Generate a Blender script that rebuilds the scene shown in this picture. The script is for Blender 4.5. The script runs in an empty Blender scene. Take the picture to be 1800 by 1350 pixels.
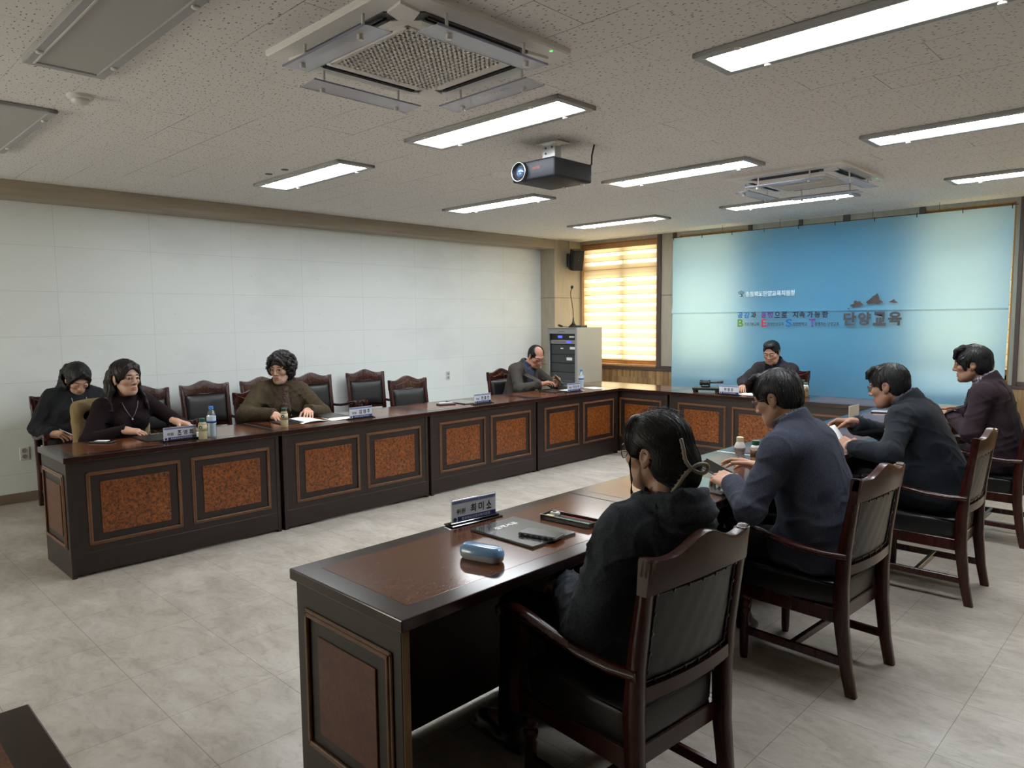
import bpy, bmesh, math, random
import numpy as np
from mathutils import Vector, Matrix

random.seed(7)
rng = np.random.default_rng(7)
SC = bpy.context.scene
COL = SC.collection
PI = math.pi
R = math.radians

# ------------------------------------------------------------------ camera, exposure, world, daylight
CAM_POS = Vector((4.8719, -1.1486, 1.5484))
YAW, PITCH, ROLL = -0.7738, -0.0897, -0.0094
fwd = Vector((math.sin(YAW)*math.cos(PITCH), math.cos(YAW)*math.cos(PITCH), math.sin(PITCH)))
r0 = Vector((math.cos(YAW), -math.sin(YAW), 0.0))
u0 = r0.cross(fwd)
rgt = r0*math.cos(ROLL) + u0*math.sin(ROLL)
upv = -r0*math.sin(ROLL) + u0*math.cos(ROLL)
cam_data = bpy.data.cameras.new('camera')
cam_data.sensor_fit = 'HORIZONTAL'
cam_data.sensor_width = 36.0
cam_data.lens = 1264.4/1800*36.0
cam_data.clip_start = 0.05
cam = bpy.data.objects.new('camera', cam_data)
COL.objects.link(cam)
cam.matrix_world = Matrix(((rgt.x, upv.x, -fwd.x, CAM_POS.x), (rgt.y, upv.y, -fwd.y, CAM_POS.y), (rgt.z, upv.z, -fwd.z, CAM_POS.z), (0, 0, 0, 1)))
SC.camera = cam

SC.view_settings.view_transform = 'Standard'
SC.view_settings.look = 'None'
SC.view_settings.gamma = 1.0
SC.view_settings.use_curve_mapping = False
SC.view_settings.exposure = 0.0
SC.cycles.max_bounces = 8
SC.cycles.diffuse_bounces = 4
SC.cycles.glossy_bounces = 4
SC.cycles.transmission_bounces = 6
SC.cycles.transparent_max_bounces = 12
SC.cycles.caustics_reflective = False
SC.cycles.caustics_refractive = False
SC.cycles.sample_clamp_indirect = 6.0

LAMP = 36.0          # strength of the lit ceiling diffusers
SKY = 13.5          # brightness of the daylight outside
world = bpy.data.worlds.new('daylight')
SC.world = world
world.use_nodes = True
wn = world.node_tree
wn.nodes['Background'].inputs['Color'].default_value = (1.0, 0.93, 0.80, 1)
wn.nodes['Background'].inputs['Strength'].default_value = SKY

def portal(name, loc, sx, sz, rot):
    l = bpy.data.lights.new(name, 'AREA')
    l.shape = 'RECTANGLE'; l.size = sx; l.size_y = sz
    l.cycles.is_portal = True
    o = bpy.data.objects.new(name, l); COL.objects.link(o)
    o.location = loc; o.rotation_euler = rot
# area light default points -Z; these only guide the daylight through the openings
portal('daylight_portal', (-1.515, 7.88, 1.78), 1.36, 1.78, (R(-90), 0, 0))
portal('daylight_portal', (0.03, 7.88, 1.78), 0.99, 1.78, (R(-90), 0, 0))
portal('daylight_portal', (2.964, 7.88, 1.78), 0.82, 1.78, (R(-90), 0, 0))
portal('daylight_portal', (5.05, 7.88, 1.78), 1.60, 1.78, (R(-90), 0, 0))
portal('daylight_portal', (-0.6, -4.40, 1.70), 2.8, 1.20, (R(90), 0, 0))

# ------------------------------------------------------------------ tagging
def tag(o, label=None, cat=None, group=None, kind=None):
    if label: o['label'] = label
    if cat: o['category'] = cat
    if group: o['group'] = group
    if kind: o['kind'] = kind
    return o

def thing(name, label, cat, loc=(0, 0, 0), rz=0.0, group=None):
    o = bpy.data.objects.new(name, None)
    o.empty_display_size = 0.05
    COL.objects.link(o)
    o.location = loc; o.rotation_euler = (0, 0, rz)
    return tag(o, label, cat, group)

def dup(root, loc, rz, label, group=None, scale=None):
    r = root.copy(); COL.objects.link(r)
    r.location = loc; r.rotation_euler = (0, 0, rz)
    if scale: r.scale = scale
    r['label'] = label
    if group: r['group'] = group
    for ch in list(root.children):
        c = ch.copy(); COL.objects.link(c); c.parent = r
        for g in list(ch.children):
            d = g.copy(); COL.objects.link(d); d.parent = c
    return r

# ------------------------------------------------------------------ mesh builder
class MB:
    def __init__(s):
        s.v = []; s.f = []
    def add(s, v, f):
        n = len(s.v)
        s.v += [tuple(p) for p in v]
        s.f += [tuple(i+n for i in q) for q in f]
        return s
    def box(s, a, b, bev=0.0, seg=1, m=None):
        x0, y0, z0 = [min(a[i], b[i]) for i in range(3)]
        x1, y1, z1 = [max(a[i], b[i]) for i in range(3)]
        if bev <= 0:
            v = [(x0, y0, z0), (x1, y0, z0), (x1, y1, z0), (x0, y1, z0), (x0, y0, z1), (x1, y0, z1), (x1, y1, z1), (x0, y1, z1)]
            f = [(0, 3, 2, 1), (4, 5, 6, 7), (0, 1, 5, 4), (1, 2, 6, 5), (2, 3, 7, 6), (3, 0, 4, 7)]
        else:
            bm = bmesh.new()
            bmesh.ops.create_cube(bm, size=1.0)
            for q in bm.verts:
                q.co = Vector(((x0+x1)/2+q.co.x*(x1-x0), (y0+y1)/2+q.co.y*(y1-y0), (z0+z1)/2+q.co.z*(z1-z0)))
            bmesh.ops.bevel(bm, geom=list(bm.edges), offset=bev, segments=seg, profile=0.5, affect='EDGES', clamp_overlap=True)
            bm.verts.index_update()
            v = [q.co.copy() for q in bm.verts]; f = [[w.index for w in q.verts] for q in bm.faces]
            bm.free()
        if m is not None: v = [m @ Vector(p) for p in v]
        return s.add(v, f)
    def tube(s, pts, r, seg=8, closed=False, cap=True, flat=None):
        pts = [Vector(p) for p in pts]; n = len(pts)
        rr = r if isinstance(r, (list, tuple)) else [r]*n
        v = []; f = []
        prev = None
        for i, p in enumerate(pts):
            if closed: t = pts[(i+1) % n]-pts[i-1]
            else: t = pts[min(i+1, n-1)]-pts[max(i-1, 0)]
            if t.length < 1e-9: t = Vector((0, 0, 1))
            t.normalize()
            if prev is None:
                a = Vector((0, 0, 1)) if abs(t.z) < 0.9 else Vector((1, 0, 0))
                nx = t.cross(a).normalized()
            else:
                nx = prev-t*prev.dot(t)
                nx = nx.normalized() if nx.length > 1e-6 else t.orthogonal().normalized()
            prev = nx
            ny = t.cross(nx)
            fl = flat if flat else 1.0
            for k in range(seg):
                a = 2*PI*k/seg
                v.append(p+nx*(math.cos(a)*rr[i])+ny*(math.sin(a)*rr[i]*fl))
        m = n if closed else n-1
        for i in range(m):
            j = (i+1) % n
            for k in range(seg):
                l = (k+1) % seg
                f.append((i*seg+k, i*seg+l, j*seg+l, j*seg+k))
        if cap and not closed:
            f.append(tuple(range(seg-1, -1, -1))); f.append(tuple((n-1)*seg+k for k in range(seg)))
        return s.add(v, f)
    def lathe(s, prof, c=(0, 0, 0), seg=24, axis='z', m=None):
        v = []; f = []; n = len(prof)
        for (r, z) in prof:
            for k in range(seg):
                a = 2*PI*k/seg
                v.append(Vector((r*math.cos(a), r*math.sin(a), z)))
        for i in range(n-1):
            for k in range(seg):
                l = (k+1) % seg
                f.append((i*seg+k, i*seg+l, (i+1)*seg+l, (i+1)*seg+k))
        f.append(tuple(range(seg-1, -1, -1))); f.append(tuple((n-1)*seg+k for k in range(seg)))
        if axis == 'y': v = [Vector((p.x, -p.z, p.y)) for p in v]
        if axis == 'x': v = [Vector((p.z, p.x, p.y)) for p in v]
        v = [p+Vector(c) for p in v]
        if m is not None: v = [m @ p for p in v]
        return s.add(v, f)
    def prism(s, poly, a, b, axis='y', m=None):
        # polygon in the two other axes extruded from a to b along axis
        n = len(poly); v = []
        for t in (a, b):
            for (p, q) in poly:
                v.append({'y': (p, t, q), 'x': (t, p, q), 'z': (p, q, t)}[axis])
        f = [tuple(range(n)), tuple(range(2*n-1, n-1, -1))]
        for i in range(n):
            j = (i+1) % n
            f.append((i, n+i, n+j, j))
        if m is not None: v = [m @ Vector(p) for p in v]
        return s.add(v, f)
    def sweep(s, sections):
        # list of closed rings with equal counts
        k = len(sections[0]); v = [p for q in sections for p in q]; f = []
        for i in range(len(sections)-1):
            for a in range(k):
                b = (a+1) % k
                f.append((i*k+a, i*k+b, (i+1)*k+b, (i+1)*k+a))
        f.append(tuple(range(k-1, -1, -1))); f.append(tuple((len(sections)-1)*k+a for a in range(k)))
        return s.add(v, f)
    def build(s, name, mat, parent=None, smooth=False, angle=None, loc=None, rz=None):
        me = bpy.data.meshes.new(name)
        me.from_pydata([tuple(p) for p in s.v], [], s.f)
        bm = bmesh.new(); bm.from_mesh(me)
        bmesh.ops.recalc_face_normals(bm, faces=bm.faces)
        bm.to_mesh(me); bm.free()
        if mat: me.materials.append(mat)
        if smooth or angle:
            me.polygons.foreach_set('use_smooth', [True]*len(me.polygons))
            if angle: me.set_sharp_from_angle(angle=R(angle))
        o = bpy.data.objects.new(name, me); COL.objects.link(o)
        if parent: o.parent = parent
        if loc is not None: o.location = loc
        if rz is not None: o.rotation_euler = (0, 0, rz)
        return o

def structure(o):
    o['kind'] = 'structure'; return o

# ------------------------------------------------------------------ materials
def newmat(name):
    m = bpy.data.materials.new(name); m.use_nodes = True
    nt = m.node_tree
    return m, nt, nt.nodes['Principled BSDF']

def inp(n, **kw):
    for k, v in kw.items(): n.inputs[k.replace('_', ' ')].default_value = v
    return n

def c4(c): return (c[0], c[1], c[2], 1.0)

def coords(nt, scale=(1, 1, 1), kind='Object', loc=(0, 0, 0)):
    tc = nt.nodes.new('ShaderNodeTexCoord')
    mp = nt.nodes.new('ShaderNodeMapping')
    mp.inputs['Scale'].default_value = scale
    mp.inputs['Location'].default_value = loc
    nt.links.new(tc.outputs[kind], mp.inputs['Vector'])
    return mp.outputs['Vector']

def noise(nt, vec, scale, detail=4.0, rough=0.55, dist=0.0):
    n = nt.nodes.new('ShaderNodeTexNoise')
    n.inputs['Scale'].default_value = scale; n.inputs['Detail'].default_value = detail
    n.inputs['Roughness'].default_value = rough; n.inputs['Distortion'].default_value = dist
    nt.links.new(vec, n.inputs['Vector'])
    return n.outputs['Fac']

def ramp(nt, fac, stops):
    n = nt.nodes.new('ShaderNodeValToRGB')
    e = n.color_ramp.elements
    while len(e) < len(stops): e.new(0.5)
    for i, (p, c) in enumerate(stops):
        e[i].position = p; e[i].color = c4(c) if len(c) == 3 else c
    nt.links.new(fac, n.inputs['Fac'])
    return n.outputs['Color']

def mathn(nt, op, a, b=None, clamp=False):
    n = nt.nodes.new('ShaderNodeMath'); n.operation = op; n.use_clamp = clamp
    for i, q in enumerate((a, b)):
        if q is None: continue
        if isinstance(q, (int, float)): n.inputs[i].default_value = q
        else: nt.links.new(q, n.inputs[i])
    return n.outputs[0]

def mixc(nt, fac, a, b, mode='MIX'):
    n = nt.nodes.new('ShaderNodeMix'); n.data_type = 'RGBA'; n.blend_type = mode
    for i, q in ((0, fac), (6, a), (7, b)):
        if isinstance(q, (int, float)): n.inputs[i].default_value = q
        elif isinstance(q, tuple): n.inputs[i].default_value = c4(q)
        else: nt.links.new(q, n.inputs[i])
    return n.outputs[2]

def bump(nt, bsdf, h, strength=0.2, dist=0.01):
    b = nt.nodes.new('ShaderNodeBump')
    b.inputs['Strength'].default_value = strength; b.inputs['Distance'].default_value = dist
    nt.links.new(h, b.inputs['Height']); nt.links.new(b.outputs['Normal'], bsdf.inputs['Normal'])

def plain(name, col, rough=0.5, metal=0.0, spec=0.5, coat=0.0, nscale=0, namt=0.12, bscale=0, bstr=0.15, sheen=0.0, emit=None):
    m, nt, b = newmat(name)
    inp(b, Base_Color=c4(col), Roughness=rough, Metallic=metal)
    b.inputs['Specular IOR Level'].default_value = spec
    b.inputs['Coat Weight'].default_value = coat
    b.inputs['Coat Roughness'].default_value = 0.08
    if sheen: b.inputs['Sheen Weight'].default_value = sheen
    if nscale:
        v = coords(nt)
        f = noise(nt, v, nscale, 5)
        nt.links.new(ramp(nt, f, [(0.25, tuple(x*(1-namt) for x in col)), (0.75, tuple(min(1, x*(1+namt)) for x in col))]), b.inputs['Base Color'])
    if bscale:
        bump(nt, b, noise(nt, coords(nt), bscale, 3), bstr, 0.004)
    if emit:
        b.inputs['Emission Color'].default_value = c4(emit[0]); b.inputs['Emission Strength'].default_value = emit[1]
    return m

def wood(name, dark, light, scale=(40, 3, 40), rough=0.3, coat=0.3, rot=None):
    m, nt, b = newmat(name)
    v = coords(nt, scale)
    f = noise(nt, v, 1.0, 6, 0.6, 0.3)
    nt.links.new(ramp(nt, f, [(0.3, dark), (0.7, light)]), b.inputs['Base Color'])
    inp(b, Roughness=rough); b.inputs['Coat Weight'].default_value = coat; b.inputs['Coat Roughness'].default_value = 0.1
    bump(nt, b, f, 0.02, 0.001)
    return m

def burl(name, c0, c1, c2, scale=26, rough=0.3, coat=0.3, stretch=(1, 1, 1), spots=True):
    m, nt, b = newmat(name)
    v = coords(nt, stretch)
    f1 = noise(nt, v, scale*0.35, 4, 0.6, 1.2)
    f2 = noise(nt, v, scale*2.2, 6, 0.72, 0.7)
    base = ramp(nt, f1, [(0.3, c1), (0.7, c2)])
    if spots:
        mask = ramp(nt, f2, [(0.41, (0.92, 0.92, 0.92)), (0.56, (0, 0, 0))])
        base = mixc(nt, mask, base, c0)
    else:
        base = mixc(nt, ramp(nt, f2, [(0.35, (0.7, 0.7, 0.7)), (0.65, (0, 0, 0))]), base, c0)
    nt.links.new(base, b.inputs['Base Color'])
    inp(b, Roughness=rough); b.inputs['Coat Weight'].default_value = coat; b.inputs['Coat Roughness'].default_value = 0.06
    return m

def glass(name, col=(1, 1, 1), refl=0.12, rough=0.02, tint=1.0):
    # thin clear sheet: transparent with a glossy skin
    m = bpy.data.materials.new(name); m.use_nodes = True
    nt = m.node_tree; nt.nodes.clear()
    out = nt.nodes.new('ShaderNodeOutputMaterial')
    t = nt.nodes.new('ShaderNodeBsdfTransparent'); t.inputs['Color'].default_value = c4(col)
    g = nt.nodes.new('ShaderNodeBsdfGlossy'); g.inputs['Roughness'].default_value = rough
    lw = nt.nodes.new('ShaderNodeLayerWeight'); lw.inputs['Blend'].default_value = 0.5
    mx = nt.nodes.new('ShaderNodeMixShader')
    f = mathn(nt, 'ADD', mathn(nt, 'MULTIPLY', mathn(nt, 'POWER', lw.outputs['Facing'], 4.0), 0.6), 0.03+refl*0.2, True)
    nt.links.new(f, mx.inputs[0]); nt.links.new(t.outputs[0], mx.inputs[1]); nt.links.new(g.outputs[0], mx.inputs[2])
    nt.links.new(mx.outputs[0], out.inputs['Surface'])
    return m

M = {}
M['dark_wood'] = wood('dark_wood', (0.011, 0.0058, 0.0046), (0.022, 0.0115, 0.009), (2, 2, 60), 0.42, 0.0)
M['table_edge'] = wood('table_edge', (0.016, 0.006, 0.005), (0.030, 0.011, 0.009), (3, 22, 22), 0.17, 0.0)
M['mahogany'] = wood('mahogany', (0.022, 0.0045, 0.0035), (0.050, 0.010, 0.007), (30, 30, 3), 0.24, 0.0)
M['moulding'] = wood('moulding', (0.10, 0.042, 0.018), (0.17, 0.075, 0.032), (20, 20, 20), 0.35, 0.2)
M['burl'] = burl('burl', (0.034, 0.009, 0.0035), (0.19, 0.052, 0.0095), (0.31, 0.094, 0.017), 24, 0.33, 0.0)
M['burl_side'] = burl('burl_side', (0.046, 0.013, 0.005), (0.100, 0.028, 0.008), (0.14, 0.043, 0.012), 20, 0.38, 0.0, spots=False)
M['burl_top'] = burl('burl_top', (0.060, 0.019, 0.008), (0.120, 0.040, 0.015), (0.165, 0.060, 0.024), 34, 0.15, 0.0, spots=False, stretch=(1, 1.6, 1))
M['raw_edge'] = wood('raw_edge', (0.14, 0.085, 0.035), (0.24, 0.15, 0.06), (40, 40, 3), 0.6, 0.0)
M['leather'] = plain('leather', (0.0085, 0.009, 0.010), 0.36, bscale=160, bstr=0.12)
M['black'] = plain('black', (0.008, 0.008, 0.009), 0.35)
M['black_gloss'] = plain('black_gloss', (0.006, 0.006, 0.007), 0.08, coat=0.5)
M['dark_grey'] = plain('dark_grey', (0.035, 0.037, 0.042), 0.45)
M['white_plastic'] = plain('white_plastic', (0.66, 0.65, 0.62), 0.4)
M['ac_body'] = plain('ac_body', (0.78, 0.765, 0.74), 0.45)
M['ac_dark'] = plain('ac_dark', (0.045, 0.045, 0.047), 0.5)
M['lamp_frame'] = plain('lamp_frame', (0.34, 0.345, 0.345), 0.4)
M['metal'] = plain('metal', (0.55, 0.56, 0.57), 0.3, 1.0)
M['brass'] = plain('brass', (0.45, 0.33, 0.12), 0.3, 1.0)
M['paper'] = plain('paper', (0.80, 0.82, 0.84), 0.7)
M['ink'] = plain('ink', (0.012, 0.012, 0.016), 0.6)
M['navy'] = plain('navy', (0.016, 0.036, 0.20), 0.5)
M['card'] = plain('card', (0.80, 0.81, 0.86), 0.5)
M['white'] = plain('white', (0.85, 0.85, 0.85), 0.5)
M['acrylic'] = glass('acrylic', (0.93, 0.95, 0.97), 0.15)
def mat_visor():
    m = glass('visor', (0.86, 0.88, 0.95), 0.1, 0.06); nt = m.node_tree
    out = nt.nodes['Material Output']; src = out.inputs['Surface'].links[0].from_socket
    d = nt.nodes.new('ShaderNodeBsdfDiffuse'); d.inputs['Color'].default_value = (0.80, 0.82, 0.88, 1)
    mx = nt.nodes.new('ShaderNodeMixShader'); mx.inputs[0].default_value = 0.45
    nt.links.new(src, mx.inputs[1]); nt.links.new(d.outputs[0], mx.inputs[2]); nt.links.new(mx.outputs[0], out.inputs['Surface'])
    return m
M['visor'] = mat_visor()
M['lens'] = glass('lens', (0.96, 0.97, 0.98), 0.1)
M['pane'] = glass('pane', (0.97, 0.98, 0.97), 0.1)
M['bottle_clear'] = glass('bottle_clear', (0.86, 0.92, 0.96), 0.5, 0.05)
M['blue_cap'] = plain('blue_cap', (0.03, 0.22, 0.68), 0.35)
M['green_cap'] = plain('green_cap', (0.008, 0.07, 0.045), 0.4)
M['cream'] = plain('cream', (0.50, 0.44, 0.28), 0.4)
M['coffee'] = plain('coffee', (0.30, 0.17, 0.09), 0.4)
M['trim'] = plain('trim', (0.075, 0.050, 0.042), 0.5, nscale=30)
M['beige_panel'] = wood('beige_panel', (0.33, 0.29, 0.225), (0.40, 0.35, 0.275), (30, 30, 4), 0.5, 0.05)
M['beam'] = wood('beam', (0.30, 0.25, 0.195), (0.37, 0.305, 0.24), (30, 1.5, 30), 0.55, 0.05)
M['window_wood'] = wood('window_wood', (0.33, 0.17, 0.06), (0.46, 0.25, 0.10), (30, 30, 3), 0.5, 0.05)
M['aluminium'] = plain('aluminium', (0.45, 0.44, 0.42), 0.4, 0.8)
M['skirting'] = plain('skirting', (0.20, 0.155, 0.11), 0.5)
M['rack_body'] = plain('rack_body', (0.40, 0.385, 0.33), 0.45)
M['rack_front'] = plain('rack_front', (0.27, 0.27, 0.26), 0.4)
M['red_ink'] = plain('red_ink', (0.30, 0.03, 0.03), 0.5)
M['blue_led'] = plain('blue_led', (0.02, 0.03, 0.2), 0.4, emit=((0.15, 0.2, 1.0), 0.9))
M['green_led'] = plain('green_led', (0.02, 0.2, 0.02), 0.4, emit=((0.2, 1.0, 0.2), 1.0))
M['screen'] = plain('screen', (0.02, 0.02, 0.02), 0.2, emit=((0.8, 0.9, 1.0), 0.7))
M['lamp_off'] = plain('lamp_off', (0.42, 0.41, 0.395), 0.5)

def mat_lamp():
    m = bpy.data.materials.new('lamp_on'); m.use_nodes = True
    nt = m.node_tree; nt.nodes.clear()
    out = nt.nodes.new('ShaderNodeOutputMaterial'); e = nt.nodes.new('ShaderNodeEmission')
    e.inputs['Color'].default_value = (0.93, 0.97, 1.0, 1); e.inputs['Strength'].default_value = LAMP
    nt.links.new(e.outputs[0], out.inputs['Surface'])
    return m
M['lamp_on'] = mat_lamp()

def mat_ceiling():
    m, nt, b = newmat('ceiling_tile')
    v = coords(nt, (1, 1, 1))
    br = nt.nodes.new('ShaderNodeTexBrick')
    br.offset = 0.5; br.squash = 1.0
    inp(br, Color1=(1, 1, 1, 1), Color2=(0.96, 0.96, 0.96, 1), Mortar=(0.0, 0.0, 0.0, 1), Scale=1.0)
    br.inputs['Mortar Size'].default_value = 0.0016; br.inputs['Mortar Smooth'].default_value = 0.1
    br.inputs['Brick Width'].default_value = 0.60; br.inputs['Row Height'].default_value = 0.30
    nt.links.new(v, br.inputs['Vector'])
    # faint joints with a few open, dark ones
    jm = mathn(nt, 'SUBTRACT', 1.0, br.outputs['Fac'])
    openj = ramp(nt, noise(nt, v, 1.7, 1), [(0.50, (0.78, 0.78, 0.78)), (0.62, (0.12, 0.12, 0.12))])
    # fissure marks: short dashes
    wob = nt.nodes.new('ShaderNodeTexNoise'); inp(wob, Scale=22.0, Detail=1.0)
    nt.links.new(v, wob.inputs['Vector'])
    add = nt.nodes.new('ShaderNodeVectorMath'); add.operation = 'MULTIPLY_ADD'
    nt.links.new(wob.outputs['Color'], add.inputs[0]); add.inputs[1].default_value = (0.010, 0.016, 0); nt.links.new(v, add.inputs[2])
    mp = nt.nodes.new('ShaderNodeMapping'); mp.inputs['Scale'].default_value = (21, 44, 1)
    nt.links.new(add.outputs[0], mp.inputs['Vector'])
    vo = nt.nodes.new('ShaderNodeTexVoronoi'); vo.voronoi_dimensions = '2D'
    inp(vo, Scale=1.0); vo.inputs['Randomness'].default_value = 0.9
    nt.links.new(mp.outputs[0], vo.inputs['Vector'])
    size = ramp(nt, noise(nt, v, 60, 1), [(0.35, (0.04, 0.04, 0.04)), (0.7, (0.185, 0.185, 0.185))])
    hole = mathn(nt, 'LESS_THAN', vo.outputs['Distance'], size)
    g = ramp(nt, noise(nt, v, 240, 2), [(0.3, (0.73, 0.72, 0.705)), (0.7, (0.81, 0.80, 0.785))])
    c = mixc(nt, hole, g, (0.22, 0.205, 0.19))
    inv = mathn(nt, 'SUBTRACT', 1.0, jm)
    c = mixc(nt, inv, c, openj, 'MULTIPLY')
    nt.links.new(c, b.inputs['Base Color'])
    inp(b, Roughness=0.9)
    bump(nt, b, mathn(nt, 'SUBTRACT', 1.0, hole), 0.3, 0.003)
    return m
M['ceiling'] = mat_ceiling()

def mat_floor():
    m, nt, b = newmat('vinyl_floor')
    v = coords(nt, (1, 1, 1), loc=(-2.005, 0.165, 0))
    vs = coords(nt, (1.0, 1.9, 1))
    f1 = noise(nt, vs, 3.2, 8, 0.66, 0.6)
    f2 = noise(nt, vs, 14, 6, 0.7, 1.0)
    c = ramp(nt, f1, [(0.30, (0.34, 0.305, 0.26)), (0.50, (0.455, 0.42, 0.37)), (0.72, (0.58, 0.55, 0.50))])
    c2 = ramp(nt, f2, [(0.30, (0.72, 0.70, 0.67)), (0.5, (1, 1, 1)), (0.75, (1.0, 1.0, 1.0))])
    c = mixc(nt, 0.75, c, c2, 'MULTIPLY')
    br = nt.nodes.new('ShaderNodeTexBrick'); br.offset = 0.0
    inp(br, Color1=(1, 1, 1, 1), Color2=(0.93, 0.93, 0.93, 1), Mortar=(0.5, 0.47, 0.42, 1), Scale=1.0)
    br.inputs['Mortar Size'].default_value = 0.0016; br.inputs['Mortar Smooth'].default_value = 0.2
    br.inputs['Brick Width'].default_value = 0.447; br.inputs['Row Height'].default_value = 0.447
    nt.links.new(v, br.inputs['Vector'])
    c = mixc(nt, 1.0, c, br.outputs['Color'], 'MULTIPLY')
    nt.links.new(c, b.inputs['Base Color'])
    rr = ramp(nt, f2, [(0.3, (0.36, 0.36, 0.36)), (0.7, (0.27, 0.27, 0.27))])
    nt.links.new(rr, b.inputs['Roughness'])
    bump(nt, b, f2, 0.05, 0.002)
    return m
M['floor'] = mat_floor()

def mat_leftwall():
    m, nt, b = newmat('white_panel_wall')
    tc = nt.nodes.new('ShaderNodeTexCoord')
    sp = nt.nodes.new('ShaderNodeSeparateXYZ'); nt.links.new(tc.outputs['Object'], sp.inputs[0])
    cb = nt.nodes.new('ShaderNodeCombineXYZ')
    nt.links.new(mathn(nt, 'ADD', sp.outputs['Y'], 0.16), cb.inputs[0]); nt.links.new(mathn(nt, 'ADD', sp.outputs['Z'], 0.145), cb.inputs[1])
    br = nt.nodes.new('ShaderNodeTexBrick'); br.offset = 0.0
    inp(br, Color1=(1, 1, 1, 1), Color2=(0.985, 0.985, 0.985, 1), Mortar=(0.76, 0.76, 0.75, 1), Scale=1.0)
    br.inputs['Mortar Size'].default_value = 0.0018; br.inputs['Mortar Smooth'].default_value = 0.3
    br.inputs['Brick Width'].default_value = 0.80; br.inputs['Row Height'].default_value = 0.395
    nt.links.new(cb.outputs[0], br.inputs['Vector'])
    # one small scuff near the middle of every panel
    def frac(x, per, off):
        return mathn(nt, 'SUBTRACT', mathn(nt, 'FRACT', mathn(nt, 'DIVIDE', mathn(nt, 'ADD', x, off), per)), 0.5)
    dy = mathn(nt, 'MULTIPLY', frac(sp.outputs['Y'], 0.80, 0.36), 0.80)
    dz = mathn(nt, 'MULTIPLY', frac(sp.outputs['Z'], 0.395, 0.145), 0.395)
    d = mathn(nt, 'SQRT', mathn(nt, 'ADD', mathn(nt, 'MULTIPLY', dy, dy), mathn(nt, 'MULTIPLY', dz, dz)))
    fine = noise(nt, tc.outputs['Object'], 90, 2)
    sc = mathn(nt, 'LESS_THAN', mathn(nt, 'ADD', d, mathn(nt, 'MULTIPLY', fine, 0.04)), 0.029)
    stain = noise(nt, coords(nt, (1, 0.7, 1.3)), 1.3, 6, 0.6)
    base = ramp(nt, stain, [(0.28, (0.69, 0.735, 0.735)), (0.5, (0.765, 0.815, 0.81))])
    c = mixc(nt, 1.0, base, br.outputs['Color'], 'MULTIPLY')
    c = mixc(nt, mathn(nt, 'MULTIPLY', sc, 0.16), c, (0.35, 0.36, 0.37))
    nt.links.new(c, b.inputs['Base Color']); inp(b, Roughness=0.45)
    return m
M['leftwall'] = mat_leftwall()

def mat_wainscot():
    m, nt, b = newmat('strip_wainscot')
    tc = nt.nodes.new('ShaderNodeTexCoord')
    sp = nt.nodes.new('ShaderNodeSeparateXYZ'); nt.links.new(tc.outputs['Object'], sp.inputs[0])
    cb = nt.nodes.new('ShaderNodeCombineXYZ')
    nt.links.new(sp.outputs['Z'], cb.inputs[0]); nt.links.new(sp.outputs['X'], cb.inputs[1])
    br = nt.nodes.new('ShaderNodeTexBrick'); br.offset = 0.37; br.offset_frequency = 2
    inp(br, Color1=(0.20, 0.115, 0.050, 1), Color2=(0.40, 0.25, 0.115, 1), Mortar=(0.15, 0.085, 0.04, 1), Scale=1.0)
    br.inputs['Mortar Size'].default_value = 0.0008
    br.inputs['Brick Width'].default_value = 0.42; br.inputs['Row Height'].default_value = 0.034
    nt.links.new(cb.outputs[0], br.inputs['Vector'])
    g = noise(nt, coords(nt, (60, 60, 4)), 1.0, 4)
    c = mixc(nt, 0.5, br.outputs['Color'], ramp(nt, g, [(0.3, (0.6, 0.6, 0.6)), (0.7, (1.2, 1.2, 1.2))]), 'MULTIPLY')
    nt.links.new(c, b.inputs['Base Color']); inp(b, Roughness=0.4)
    return m
M['wainscot'] = mat_wainscot()

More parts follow.
